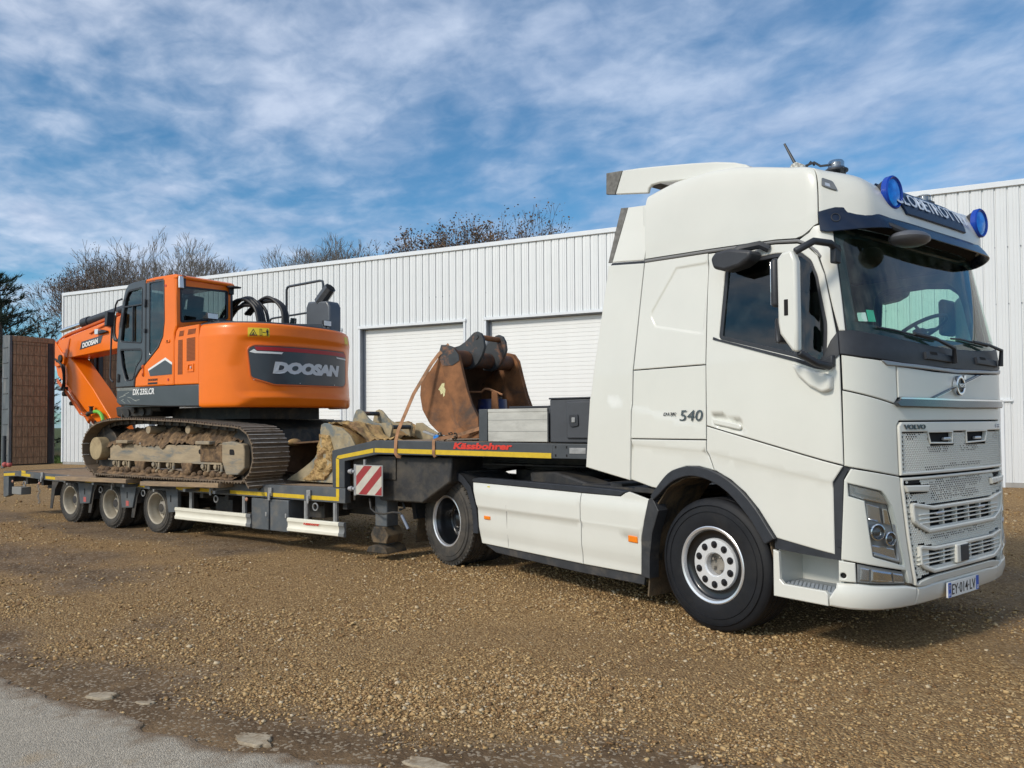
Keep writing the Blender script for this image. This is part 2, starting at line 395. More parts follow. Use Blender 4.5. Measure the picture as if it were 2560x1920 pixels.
def toL(x,y):
    a=x-LO[0];b=y-LO[1];c,s=math.cos(LY),math.sin(LY); return a*c+b*s,-a*s+b*c
def dirt(x,y):
    td=tdist(x,y); n=fbm(x,y,1.1,11); n2=fbm(x,y,.45,31)
    d=np.clip(1.5-(td+ (n-.5)*1.1)/.68,0,1)*(td>-.2)
    lx,ly=toL(x,y)
    band=np.exp(-((ly+2.2)/1.1)**2)*np.clip((4.5-lx)/3,0,1)
    band2=np.exp(-((ly+.2)/.8)**2)*np.clip((5-lx)/3,0,1)
    d=np.maximum(d,np.clip((np.maximum(band,band2*.8)*1.35-.35+(n-.5)*1.6),0,.9))
    return np.clip(np.maximum(d,np.clip((n2-.60)*4,0,.65)),0,1)
def gheight(x,y):
    n=(fbm(x,y,.8,5)-.5)+(fbm(x,y,3.1,6)-.5)*.5; near=np.exp(-((np.hypot(x+2,y))/25)**2)
    lx,ly=toL(x,y)
    rut=np.exp(-((ly+2.0)/.35)**2)*.02+np.exp(-((ly+3.6)/.35)**2)*.015
    return n*.035*near-rut*near*np.clip((3-lx)/3,0,1)-.004
def axis(lo,hi,step,far,grow=1.25):
    c=list(np.arange(lo,hi,step)); s=step
    while c[-1]<far: s*=grow; c.append(c[-1]+s)
    s=step
    while c[0]>-far: s*=grow; c.insert(0,c[0]-s)
    return np.array(c)
gx=axis(-16,9,.085,900);gy=axis(-7,9,.085,900)
GX,GY=np.meshgrid(gx,gy,indexing='ij'); gz=gheight(GX.ravel(),GY.ravel())
n1,n2=len(gx),len(gy)
verts=np.stack([GX.ravel(),GY.ravel(),gz],1)
i,j=np.meshgrid(np.arange(n1-1),np.arange(n2-1),indexing='ij'); i=i.ravel();j=j.ravel()
quads=np.stack([i*n2+j,(i+1)*n2+j,(i+1)*n2+j+1,i*n2+j+1],1)
def npmesh(name,V,Fc):
    me=bpy.data.meshes.new(name); k=Fc.shape[1]
    me.vertices.add(len(V)); me.vertices.foreach_set('co',V.astype('f').ravel()); me.loops.add(Fc.size); me.loops.foreach_set('vertex_index',Fc.astype('i').ravel())
    me.polygons.add(len(Fc)); me.polygons.foreach_set('loop_start',np.arange(0,Fc.size,k,dtype='i')); me.polygons.foreach_set('loop_total',np.full(len(Fc),k,dtype='i')); me.update(calc_edges=True)
    return me
me=npmesh('gravel_ground',verts,quads)
at=me.attributes.new('dirt','FLOAT','POINT'); at.data.foreach_set('value',dirt(GX.ravel(),GY.ravel()).astype('f'))
m=bpy.data.materials.new('gravel_soil'); m.use_nodes=True; t=m.node_tree; b=t.nodes['Principled BSDF']; L=t.links; b.inputs['Roughness'].default_value=.95; b.inputs['Specular IOR Level'].default_value=.2
c=N(t,'ShaderNodeTexCoord')
def vor(sc,feat='F1',out=0):
    v=N(t,'ShaderNodeTexVoronoi',feature=feat); v.inputs['Scale'].default_value=sc; L.new(c.outputs['Object'],v.inputs['Vector']); return v
def noi(sc,d=6,ro=.6):
    v=N(t,'ShaderNodeTexNoise'); v.inputs['Scale'].default_value=sc; v.inputs['Detail'].default_value=d; v.inputs['Roughness'].default_value=ro; L.new(c.outputs['Object'],v.inputs['Vector']); return v.outputs[0]
def mixc(f,a,bb,bt='MIX'):
    k=N(t,'ShaderNodeMix',data_type='RGBA',blend_type=bt)
    for q,v in ((0,f),(6,a),(7,bb)):
        if isinstance(v,tuple): k.inputs[q].default_value=(*v,1)
        elif isinstance(v,(int,float)): k.inputs[q].default_value=v
        else: L.new(v,k.inputs[q])
    return k.outputs[2]
def rng2(x,a,bb,c0=0,c1=1):
    r=N(t,'ShaderNodeMapRange'); L.new(x,r.inputs[0]); r.inputs[1].default_value=a; r.inputs[2].default_value=bb; r.inputs[3].default_value=c0; r.inputs[4].default_value=c1; return r.outputs[0]
v1=vor(62);v2=vor(30)
ramp=N(t,'ShaderNodeValToRGB'); sep=N(t,'ShaderNodeSeparateColor'); L.new(v1.outputs['Color'],sep.inputs[0]); L.new(sep.outputs[0],ramp.inputs[0])
cr=ramp.color_ramp; cr.elements[0].color=(.12,.068,.028,1); cr.elements[1].color=(.58,.42,.22,1); e=cr.elements.new(.45); e.color=(.28,.168,.07,1); e=cr.elements.new(.8); e.color=(.44,.29,.13,1)
sep2=N(t,'ShaderNodeSeparateColor'); L.new(v2.outputs['Color'],sep2.inputs[0])
gc=mixc(rng2(sep2.outputs[1],.0,1,0,.35),ramp.outputs[0],(.27,.165,.075))
gc=mixc(rng2(noi(.5),.35,.7),gc,mixc(.5,gc,(.28,.185,.095)))
at=N(t,'ShaderNodeAttribute'); at.attribute_name='dirt'
dc=mixc(rng2(noi(2.2,9,.72),.36,.66),(.085,.054,.03),(.22,.145,.078))
dc=mixc(rng2(sep.outputs[1],.80,.86),dc,(.30,.24,.17))
fac=rng2(at.outputs['Fac'],.25,.75)
colr=mixc(fac,gc,dc)
colr=mixc(rng2(noi(.35,4,.5),.52,.68,0,.55),colr,mixc(.5,colr,(.13,.08,.045)))
far=N(t,'ShaderNodeVectorMath',operation='LENGTH'); L.new(c.outputs['Object'],far.inputs[0])
colr=mixc(rng2(far.outputs['Value'],38,60),colr,(.07,.085,.03))
L.new(colr,b.inputs['Base Color'])
dist=v1.outputs['Distance']
hh=N(t,'ShaderNodeMath',operation='MULTIPLY'); L.new(dist,hh.inputs[0]); L.new(rng2(fac,0,1,1.0,.15),hh.inputs[1])
h2=N(t,'ShaderNodeMath',operation='MULTIPLY_ADD'); L.new(noi(45,5),h2.inputs[0]); h2.inputs[1].default_value=-.8; L.new(hh.outputs[0],h2.inputs[2])
bp=N(t,'ShaderNodeBump',invert=True); bp.inputs['Strength'].default_value=.9; bp.inputs['Distance'].default_value=.018; L.new(h2.outputs[0],bp.inputs['Height']); L.new(bp.outputs[0],b.inputs['Normal'])
me.materials.append(m); g=bpy.data.objects.new('gravel_ground',me); link(g); g['kind']='structure'; me.polygons.foreach_set('use_smooth',[True]*len(me.polygons))

# tarmac sheet with ragged edge
tx=[];k=0
fx=np.concatenate([np.linspace(-9,-3,60),np.linspace(-2.95,2,420),np.linspace(2.1,14,60)])
fy=np.interp(fx,TE[:,0],TE[:,1])+(fbm(fx,fx*0,4,61)-.5)*.13+(fbm(fx,fx*0,14,71)-.5)*.045
rows=[0,.02,.05,.12,.3,.8,2,5,12]
V=[];Q=[]
for r_,d in enumerate(rows):
    z=[-.02,.008,.014,.016,.016,.016,.016,.016,.016][r_]
    for x_,y_ in zip(fx,fy): V.append((x_+d*.45,y_-d*.9,z+float(gheight(x_,y_))*.5*(1 if r_<5 else .3)))
nn=len(fx)
for r_ in range(len(rows)-1):
    for q in range(nn-1): Q.append((r_*nn+q,r_*nn+q+1,(r_+1)*nn+q+1,(r_+1)*nn+q))
me=bpy.data.meshes.new('tarmac_road'); me.from_pydata(V,[],Q); me.update()
at=me.attributes.new('edge','FLOAT','POINT'); at.data.foreach_set('value',np.repeat([1.,.95,.8,.6,.35,.12,0,0,0],len(fx)).astype('f'))
m=bpy.data.materials.new('old_tarmac'); m.use_nodes=True; t=m.node_tree; b=t.nodes['Principled BSDF']; L=t.links; b.inputs['Roughness'].default_value=.9; c=N(t,'ShaderNodeTexCoord')
v1=vor(170); s1=N(t,'ShaderNodeSeparateColor'); L.new(v1.outputs['Color'],s1.inputs[0])
a=mixc(s1.outputs[0],(.25,.215,.165),(.62,.545,.43)); a=mixc(rng2(noi(2.2,7,.65),.35,.7),a,mixc(.45,a,(.30,.27,.22)))
a=mixc(rng2(noi(1.3,5),.60,.78),a,(.38,.26,.13)); a=mixc(rng2(noi(5,8,.7),.62,.75,0,.5),a,(.16,.145,.125))
ea=N(t,'ShaderNodeAttribute'); ea.attribute_name='edge'; ef=N(t,'ShaderNodeMath',operation='MULTIPLY_ADD'); L.new(noi(7,7,.7),ef.inputs[0]); ef.inputs[1].default_value=1.3; L.new(ea.outputs['Fac'],ef.inputs[2]); a=mixc(rng2(ef.outputs[0],1.15,1.5,0,.9),a,(.21,.14,.08))
L.new(a,b.inputs['Base Color'])
h2=N(t,'ShaderNodeMath',operation='MULTIPLY_ADD'); L.new(noi(60,6,.7),h2.inputs[0]); h2.inputs[1].default_value=-1.0; L.new(v1.outputs['Distance'],h2.inputs[2])
bp=N(t,'ShaderNodeBump',invert=True); bp.inputs['Strength'].default_value=.8; bp.inputs['Distance'].default_value=.009; L.new(h2.outputs[0],bp.inputs['Height']); L.new(bp.outputs[0],b.inputs['Normal'])
me.materials.append(m); g=bpy.data.objects.new('tarmac_road',me); link(g); g['kind']='structure'

# loose stones: real geometry, uniform per area but thinned with distance
cx,cy=3.98,-5.05
def scatter(nc,d0,d1,s0,s1):
    ang=rng.uniform(R(142.2-48),R(142.2+48),nc); d=np.sqrt(rng.uniform(d0*d0,d1*d1,nc)); x=cx+d*np.cos(ang); y=cy+d*np.sin(ang)
    td=tdist(x,y); di=dirt(x,y); lf=fbm(x,y,.9,91); keep=((td>.02)&(rng.random(nc)>di*1.02)&(rng.random(nc)<np.clip(.35+(lf-.38)*4,.25,1)))|((td<.02)&(rng.random(nc)<.05*np.exp(td/.5)))
    x=x[keep];y=y[keep]; s=rng.uniform(s0,s1,len(x))*rng.choice([.5,.75,1.05,1.6],len(x),p=[.38,.36,.22,.04])*np.clip(.6+lf[keep]*.9,.7,1.25); return x,y,s
X=[];Y=[];S=[]
for a_ in ((92000,2.0,5.2,.009,.020),(70000,5.2,9,.010,.020),(46000,9,17,.014,.026),(16000,17,32,.024,.040)):
    x,y,s=scatter(*a_); X.append(x);Y.append(y);S.append(s)
X=np.concatenate(X);Y=np.concatenate(Y);S=np.concatenate(S); n=len(X)
cube=np.array([(x,y,z) for x in (-1,1) for y in (-1,1) for z in (-1,1)],float)
fc=np.array([(0,1,3,2),(4,6,7,5),(0,4,5,1),(2,3,7,6),(0,2,6,4),(1,5,7,3)])
P=np.repeat(cube[None],n,0)*rng.uniform(.45,1.0,(n,8,3))*np.stack([np.ones(n),rng.uniform(.6,1,n),rng.uniform(.28,.55,n)],1)[:,None,:]
a1=rng.uniform(0,6.28,n);ti=rng.uniform(-.6,.6,n)
ca,sa=np.cos(a1)[:,None],np.sin(a1)[:,None]; ct,st=np.cos(ti)[:,None],np.sin(ti)[:,None]
x_,y_,z_=P[...,0],P[...,1],P[...,2]; y2=y_*ct-z_*st; z2=y_*st+z_*ct; x3=x_*ca-y2*sa; y3=x_*sa+y2*ca
P=np.stack([x3,y3,z2],2)*S[:,None,None]*.62
P[...,0]+=X[:,None];P[...,1]+=Y[:,None];P[...,2]+=(gheight(X,Y)+S*.18)[:,None]
Fq=(fc[None]+(np.arange(n)*8)[:,None,None]).reshape(-1,4)
me=npmesh('loose_gravel',P.reshape(-1,3),Fq)
rv=np.repeat(rng.random(n),6); at=me.attributes.new('shade','FLOAT','FACE'); at.data.foreach_set('value',rv.astype('f'))
m=bpy.data.materials.new('gravel_stone'); m.use_nodes=True; t=m.node_tree; b=t.nodes['Principled BSDF']; b.inputs['Roughness'].default_value=.85; b.inputs['Specular IOR Level'].default_value=.3
at=N(t,'ShaderNodeAttribute'); at.attribute_name='shade'; ramp=N(t,'ShaderNodeValToRGB'); t.links.new(at.outputs['Fac'],ramp.inputs[0]); t.links.new(ramp.outputs[0],b.inputs['Base Color'])
cr=ramp.color_ramp; cr.elements[0].color=(.17,.095,.042,1); cr.elements[1].color=(.58,.47,.32,1)
for p_,c_ in ((.2,(.28,.168,.073)),(.5,(.43,.28,.125)),(.85,(.54,.38,.19)),(.96,(.52,.42,.28))): e=cr.elements.new(p_); e.color=(*c_,1)
me.materials.append(m); g=bpy.data.objects.new('loose_gravel',me); link(g); tag(g,'golden brown loose gravel covering the yard','gravel'); g['kind']='stuff'

# embedded larger stones beside the tarmac
stm=mat('pale_stone',(.36,.30,.215),.9,var=.25,vscale=20,col2=(.22,.155,.09),patch=(.5,.65),bump=.3,bscale=60)
def stone(x,y,sx,sy,sz,label,seed):
    r_=random.Random(seed); bm=bmesh.new(); bmesh.ops.create_icosphere(bm,subdivisions=4,radius=1)
    ph=[r_.uniform(0,6) for _ in range(6)]
    for v_ in bm.verts:
        k_=1+.16*math.sin(3*v_.co.x+ph[0])+.12*math.sin(4*v_.co.y+ph[1])+.08*math.sin(7*v_.co.x+5*v_.co.y+ph[2])+.07*math.sin(17*v_.co.x+ph[3])*math.sin(13*v_.co.y+ph[4])
        v_.co=Vector((v_.co.x*sx*k_,v_.co.y*sy*k_,max(-.3,min(.35,v_.co.z))*sz))
    me=bpy.data.meshes.new('stone'); bm.to_mesh(me); bm.free()
    o=finish(me,'stone',stm,None,angle=60); o.location=(x,y,float(gheight(x,y))+.0+sz*.02); o.rotation_euler=(0,0,R(40)+r_.uniform(-.3,.3)); tag(o,label,'stone')
stone(-1.38,-4.08,.11,.045,.045,'flat pale stone half buried at the tarmac edge, leftmost of the embedded stones',1)
stone(-1.08,-3.90,.055,.025,.02,'thin pale stone chip between the leftmost embedded stone and the tarmac corner',2)
stone(-.13,-3.58,.13,.06,.04,'wide flat cream stone lying in the dirt above the tarmac bulge',3)
stone(1.52,-2.05,.035,.025,.03,'small pale stone in the gravel nearest the bottom middle of the yard',4)
stone(.70,-3.02,.13,.05,.03,'pale grey stone slab at the right end of the tarmac edge',5)

# ================================================================ hall
BO=(-35.307,.4957,0); BY=.464992
clad=mat('grey_white_cladding',(.70,.715,.72),.45,.12,var=.04,vscale=.6,bump=.0)
trimw=mat('white_trim',(.72,.75,.78),.4,var=.03)
jamb=mat('grey_steel_jamb',(.22,.24,.27),.5,var=.1)
slatm=mat('white_door_slat',(.82,.825,.81),.42,var=.03,vscale=2)
hall=thing('industrial_hall','long pale grey industrial hall with ribbed cladding and white roller doors behind the truck','hall',BO,BY)
PITCH=.272
prof=[(0,0),(.088,0),(.094,.007),(.104,.007),(.110,0),(.160,0),(.166,.007),(.176,.007),(.182,0),(.222,0),(.229,.036),(.262,.036),(.270,0)]
SH={}
def sheet(x0,w,z0,z1):
    k=(round(w,3),z0,z1)
    if k not in SH:
        n=max(1,round(w/PITCH)); f=w/n/PITCH; pts=[((i*PITCH+p[0])*f,p[1]) for i in range(n) for p in prof]+[(w,0)]
        B=MB(); B.v=[(x,d,z0) for x,d in pts]+[(x,d,z1) for x,d in pts]; q=len(pts); B.f=[(i,i+1,i+1+q,i+q) for i in range(q-1)]
        me=B.mesh('cladding_sheet',fix=False); me.materials.append(clad); SH[k]=me
    o=bpy.data.objects.new('cladding_sheet',SH[k]); link(o,hall); o.location=(x0,0,0)
def run(x0,x1,z0,z1=7.4):
    n=max(1,round((x1-x0)/(PITCH*4)));w=(x1-x0)/n
    for i in range(n): sheet(x0+i*w,w,z0,z1)
doors=[(5.4,9.45),(10.95,15.05),(15.93,20.08),(20.92,25.05)]
x=0
for a,b_ in doors: run(x,a,.12); run(a,b_,5.04); x=b_
run(x,34.05,.12); run(34.05,35.10,2.15); run(35.10,52,.12)
B=MB(); B.box(-.06,52,-.05,.06,7.38,7.52); B.build('roof_trim',trimw,hall,bevel=.01)
B=MB(); B.box(-.05,.03,-.045,-.004,0.1,7.38); B.build('corner_trim',trimw,hall)
B=MB()
B.add([(0,.03,.02),(0,20,.02),(0,20,7.4),(0,.03,7.4)],[(0,1,2,3)]); B.add([(52,.03,.02),(52,20,.02),(52,20,7.4),(52,.03,7.4)],[(3,2,1,0)]); B.add([(0,20,.02),(52,20,.02),(52,20,7.4),(0,20,7.4)],[(0,1,2,3)]); B.build('end_wall',clad,hall,fix=False,smooth=False)
B=MB(); B.box(0,52,.06,20,7.36,7.46); B.build('roof',mat('roof_sheet',(.35,.36,.37),.6,var=.1),hall)
B=MB()
for a,b_ in zip([0]+[d[1] for d in doors],[d[0] for d in doors]+[34.0]): B.box(a+.02,b_-.02,-.012,.05,0,.12)
B.box(35.15,52,-.012,.05,0,.12); B.build('concrete_plinth',mat('concrete',(.32,.31,.29),.9,var=.2,vscale=4,bump=.2),hall)
B=MB()
for z in (4.5,5.9):
    q=0
    while q*PITCH<51:
        xx=(q+.88)*PITCH
        if not any(a<xx<b_ for a,b_ in doors) or z>5.1: B.box(xx-.012,xx+.012,.018,.034,z-.015,z+.015)
        q+=1
o=B.build('screw_heads',jamb,hall,smooth=False,kind='stuff')
slb=MB()
for a,b_ in doors:
    w=b_-a
    f=MB(); f.box(a-.07,a,-.035,-.003,0,5.10); f.box(b_,b_+.07,-.035,-.003,0,5.10); f.box(a-.09,b_+.09,-.055,-.003,5.0,5.085); f.build('door_trim',trimw,hall)
    f=MB(); f.box(a,a+.02,-.003,.24,0,5.0); f.box(b_-.02,b_,-.003,.24,0,5.0); f.box(a+.02,b_-.02,-.003,.24,4.975,5.0); f.box(a+.02,a+.10,.15,.18,0,4.97); f.build('door_jamb',jamb,hall)
    dr=bpy.data.objects.new('roller_door',None); link(dr,hall); dr.location=(a+.02,.19,0)
    key=round(w,2)
    if ('s',key) not in SH:
        q=MB(); W_=w-.04; pr=[(0,.001),(-.006,.004),(-.007,.02),(-.007,.108),(-.006,.124),(0,.1275),(.012,.1275),(.012,0.001)]
        q.prism(pr,0,W_,axis='x'); me=q.mesh('slat'); me.materials.append(slatm); SH[('s',key)]=me
    for i_ in range(38):
        o=bpy.data.objects.new('slat',SH[('s',key)]); link(o,dr); o.location=(0,0,.03+i_*.13)
    f=MB(); f.box(0,w-.04,.014,.03,0,4.97); f.build('door_backing',mat('slat_gap',(.30,.30,.30),.8),dr)
# staff door at the far right
f=MB(); f.box(33.80,35.36,-.05,-.003,2.10,2.145); f.box(33.98,34.05,-.03,-.003,0,2.10); f.box(35.10,35.17,-.03,-.003,0,2.10); f.build('door_trim',trimw,hall)
f=MB(); f.box(34.05,35.10,.05,.09,.02,2.13); f.build('staff_door',trimw,hall,bevel=.005)

# ================================================================ trees
bark=mat('grey_brown_bark',(.13,.105,.085),.95,var=.3,vscale=4)
twig=mat('brown_twigs',(.15,.115,.09),.95,var=.25,vscale=2)
twigl=mat('pale_grey_twigs',(.22,.19,.16),.95,var=.25,vscale=2)
deadl=mat('withered_leaves',(.085,.05,.032),.9,var=.35,vscale=3)
russet=mat('russet_withered_leaves',(.115,.07,.04),.9,var=.35,vscale=3)
def bare_tree(x,y,h,spread,label,seed,tm=twig,leaves=0,lm=deadl,lsz=.16,depth=6,up=.35,zb=0):
    r_=random.Random(seed); root=thing('bare_tree',label,'tree',(x,y,zb),0,'bare trees behind the hall')
    T=MB();B=MB();Lf=MB()
    def seg(Bx,p,q,r0,r1,n):
        d=(q-p).normalized();a=d.orthogonal().normalized();b=d.cross(a)
        Bx.add([p+(a*math.cos(2*PI*i/n)+b*math.sin(2*PI*i/n))*r0 for i in range(n)]+[q+(a*math.cos(2*PI*i/n)+b*math.sin(2*PI*i/n))*r1 for i in range(n)],[(i,(i+1)%n,(i+1)%n+n,i+n) for i in range(n)])
    def grow(p,d,ln,r0,k):
        q=p; n=2 if k>1 else 1; dd=d
        for _ in range(n):
            dd=(dd+Vector((r_.uniform(-1,1),r_.uniform(-1,1),r_.uniform(-.6,1)))*.16).normalized(); q2=q+dd*ln/n
            r1=r0*(.86 if n==2 else .72); seg(T if k<2 else B,q,q2,r0,r1,6 if k<2 else 3); r0=r1; q=q2
        if k>=depth:
            if leaves and r_.random()<leaves:
                for _ in range(3):
                    c=q+Vector((r_.uniform(-1,1),r_.uniform(-1,1),r_.uniform(-1,1)))*.10; s=lsz*r_.uniform(.5,1.1)
                    a=Vector((r_.uniform(-1,1),r_.uniform(-1,1),r_.uniform(-1,1))).normalized()*s; b=a.orthogonal().normalized()*s*r_.uniform(.5,1)
                    Lf.add([c-a*.6,c+b*.6,c+a*.7,c-b*.5],[(0,1,2,3)])
            return
        nb=3 if (k<5) else 2
        for i in range(nb):
            a=r_.uniform(0,2*PI); tl=r_.uniform(.32,.8)*spread if i else r_.uniform(.1,.3)
            o=d.orthogonal().normalized(); o=Matrix.Rotation(a,3,dd)@o
            nd=(dd*math.cos(tl)+o*math.sin(tl)+Vector((0,0,up*.35))).normalized()
            grow(q,nd,ln*r_.uniform(.66,.86),max(.0036,r0*(.8 if i==0 else .62)),k+1)
    grow(Vector((0,0,-.1)),Vector((r_.uniform(-.06,.06),r_.uniform(-.06,.06),1)),1.0,.034,0)
    zs=max(v[2] for v in T.v+B.v); f=h/zs; sw=1
    for Bx in (T,B,Lf): Bx.v=[(v[0]*f*sw,v[1]*f*sw,v[2]*f) for v in Bx.v]
    T.build('trunk',bark,root,fix=False,smooth=False)
    B.build('branches',tm,root,fix=False,smooth=False,kind='stuff')
    if leaves: Lf.build('leaves',lm,root,fix=False,smooth=False,kind='stuff')
trees=[(-56.9,5.6,13.2,.95,'bare tree with dark seed clusters, leftmost above the hall roof',1,twig,.55,deadl,.030,8),
(-57.4,8.2,14.8,.95,'tall bare tree with dark withered leaves behind the excavator cab',2,twig,.45,deadl,.030,8),
(-58.0,10.4,16.2,1.0,'pale leafless tree with fine upright twigs above the excavator cab roof',3,twigl,0,deadl,.2,8),
(-58.6,15.6,16.6,1.05,'pale leafless tree standing right of the finest twigged tree',4,twigl,0,deadl,.2,8),
(-57.0,20.2,16.4,1.05,'pale leafless tree, left one of the low trio over the middle of the roof',5,twigl,0,deadl,.2,8),
(-56.0,23.1,17.2,1.0,'pale leafless tree, middle one of the low trio over the middle of the roof',6,twigl,0,deadl,.2,8),
(-55.0,25.6,17.2,1.0,'pale leafless tree, right one of the low trio over the middle of the roof',7,twigl,0,deadl,.2,8),
(-49.0,27.8,16.7,.85,'rounded tree with russet withered leaves, left side of the dense russet group',8,twig,.95,russet,.034,8),
(-47.2,30.6,18.1,.85,'tallest tree of the dense russet group above the roof',9,twig,.95,russet,.034,8),
(-45.6,32.4,17.1,.85,'tree with russet withered leaves, right side of the dense russet group',10,twig,.95,russet,.034,8),
(-53.0,43.2,17.7,.8,'small far tree peeping over the roof just left of the truck cab',11,twig,.3,russet,.03,8),
(-51.0,47.2,18.2,.8,'small far tree peeping over the roof, its crown nearest the truck cab',12,twig,.3,russet,.03,8)]
for a in trees: bare_tree(*a[:4],a[4],a[5],a[6],a[7],a[8],a[9],a[10])
needle=mat('dark_pine_needles',(.022,.040,.022),.85,var=.4,vscale=1.2)
needle2=mat('olive_pine_needles',(.045,.055,.025),.85,var=.4,vscale=1.2)
def pine(x,y,h,rad,label,seed,nm=needle,n=46,z0=.12):
    r_=random.Random(seed); root=thing('pine_tree',label,'tree',(x,y,0),r_.uniform(0,6),'dark conifers beyond the ramps')
    T=MB(); T.tube([(0,0,-.1),(.1,.05,h*.4),(0,.1,h*.75),(0,0,h*.98)],.2,8,rad=[h*.025,h*.018,h*.010,.02]); Bn=MB(); Nd=MB()
    for i in range(n):
        t=i/(n-1); z=h*(z0+(1-z0)*t**.9)*.99; L_=rad*(1-t)**.55*r_.uniform(.55,1.15)+.25; a=i*2.4+r_.uniform(-.4,.4); dz=.18+.5*t
        d=Vector((math.cos(a),math.sin(a),dz*r_.uniform(.1,1))).normalized(); p=Vector((0,0,z)); path=[p+d*L_*q+Vector((0,0,-.10*L_*math.sin(q*PI)+.12*L_*q*q)) for q in (0,.35,.7,1)]
        Bn.tube(path,.03,4,rad=[.05,.04,.025,.012])
        ns=int(7+L_*11)
        for k in range(ns):
            q=.22+.78*(k+r_.random())/ns; qq=q*3; ii=min(2,int(qq)); c=path[ii].lerp(path[ii+1],qq-ii)+Vector((r_.uniform(-1,1),r_.uniform(-1,1),r_.uniform(-.3,.5)))*(.08+.26*L_*.35)
            cd=(d+Vector((r_.uniform(-.9,.9),r_.uniform(-.9,.9),r_.uniform(0,.9)))).normalized(); ln=r_.uniform(.22,.42)
            for s_ in range(9):
                aa=r_.uniform(0,6.28); o=cd.orthogonal().normalized(); o=Matrix.Rotation(aa,3,cd)@o; e=(cd*.75+o*r_.uniform(.3,.75)).normalized()*ln*r_.uniform(.6,1); w=cd.cross(e).normalized()*.016*(1+ln)
                st=c+cd*ln*r_.uniform(-.5,.4); Nd.add([st-w,st+w,st+e],[(0,1,2)])
    T.build('trunk',bark,root,fix=False); Bn.build('branches',bark,root,fix=False,kind='stuff'); Nd.build('needles',nm,root,fix=False,smooth=False,kind='stuff')
pine(-42.0,-4.1,12.9,4.6,'tall dark pine at the left edge rising above the raised ramp',21,needle,80,.08)
pine(-41.5,-1.4,9.0,3.7,'lower olive pine between the tall pine and the hall corner',22,needle,64,.06)
pine(-45.0,-12.5,12.0,4.2,'dark pine left of the ramp, mostly outside the frame',23,needle,50,.08)
# low hedge / scrub far behind on the left
hm=mat('dark_hedge_leaves',(.030,.042,.018),.9,var=.5,vscale=1.5)
B=MB(); r_=random.Random(5)
for i in range(9000):
    x=r_.uniform(-66,-44); y=r_.uniform(-24,-.2)+(x+44)*-.1; z=abs(r_.gauss(0,1))*1.2+r_.uniform(0,1.2)
    if z>3.6: continue
    s=r_.uniform(.15,.4); a=Vector((r_.uniform(-1,1),r_.uniform(-1,1),r_.uniform(-1,1))).normalized()*s; b_=a.orthogonal().normalized()*s*.7; c_=Vector((x,y,z)); B.add([c_-a,c_+b_,c_+a,c_-b_],[(0,1,2,3)])
o=B.build('hedge',hm,None,fix=False,smooth=False); tag(o,'dark overgrown scrub far behind the ramps at the left','hedge'); o['kind']='stuff'
grm=mat('short_grass',(.07,.12,.025),.9,var=.4,vscale=3); B=MB()
for i in range(7000):
    x=r_.uniform(-44,-36.2); y=r_.uniform(-6,1.2); h_=r_.uniform(.08,.28); a=r_.uniform(0,6.28); w=.03
    B.add([(x-w*math.cos(a),y-w*math.sin(a),-.01),(x+w*math.cos(a),y+w*math.sin(a),-.01),(x+r_.uniform(-.08,.08),y+r_.uniform(-.08,.08),h_)],[(0,1,2)])
o=B.build('grass',grm,None,fix=False,smooth=False); tag(o,'bright green grass strip beside the hall corner','grass'); o['kind']='stuff'
# ================================================================ tractor unit (truck): +X forward, right side at Y=0, front axle at X=0
truck=thing('tractor_unit','large off white tractor unit with sleeper cab, blue roof lamps and dark sun visor','truck')
CN=3.7
ZXs=[0.3,0.55,1.25,2.10,2.25,3.0,3.1,3.4]; XFs=[1.335,1.365,1.35,1.34,1.315,1.12,1.08,.98]
ZYs=[0.3,2.1,3.0,3.1]; YIs=[0.0,0.0,0.05,0.06]; X0=.80
_t=PI/2*(.5-.5*np.cos(PI*np.linspace(0,1,6000)))
def _pt(t,xf,yi):
    a=xf-X0;b=1.25-yi
    return X0+a*math.sin(t)**(2/CN) if t>0 else X0, 1.25-b*max(0,math.cos(t))**(2/CN)
_xy=np.array([_pt(t,1.34,0.0) for t in _t]); _s=X0+np.r_[0,np.cumsum(np.hypot(np.diff(_xy[:,0]),np.diff(_xy[:,1])))]; UM=float(_s[-1])
def cabxy(u,z):
    xf=float(np.interp(z,ZXs,XFs)); yi=float(np.interp(z,ZYs,YIs)); far=u>UM
    if far: u=2*UM-u
    if u<=X0: x,y=u,yi
    else: x,y=_pt(float(np.interp(u,_s,_t)),xf,yi)
    return x,(2.5-y if far else y)
def cab(u,z,o=0.0):
    e=.01; x,y=cabxy(u,z); a=cabxy(u+e,z);b=cabxy(u-e,z); c=cabxy(u,z+e);d=cabxy(u,z-e)
    du=Vector((a[0]-b[0],a[1]-b[1],0)); dz=Vector((c[0]-d[0],c[1]-d[1],2*e)); n=du.cross(dz)
    n=n.normalized() if n.length>1e-9 else Vector((1,0,0))
    return Vector((x,y,z))+n*o
MU=lambda P:[(2*UM-u,z) for u,z in reversed(P)]      # mirror a near-side outline to the far side
def sym(P): return P+MU(P)
def seglt(u,z,P,w,h):
    """soft crease: value h below polyline P(u->z) fading over w"""
    zz=np.interp(u,[p[0] for p in P],[p[1] for p in P]); t=(zz-z)/w; t=min(1,max(0,t)); return h*t*t*(3-2*t)
ARCH=[(-.60,1.02),(-.545,1.085),(-.46,1.175),(-.376,1.238),(-.232,1.283),(-.10,1.287),(.056,1.258),(.2,1.195),(.33,1.105),(.45,.985),(.54,.865),(.597,.79)]
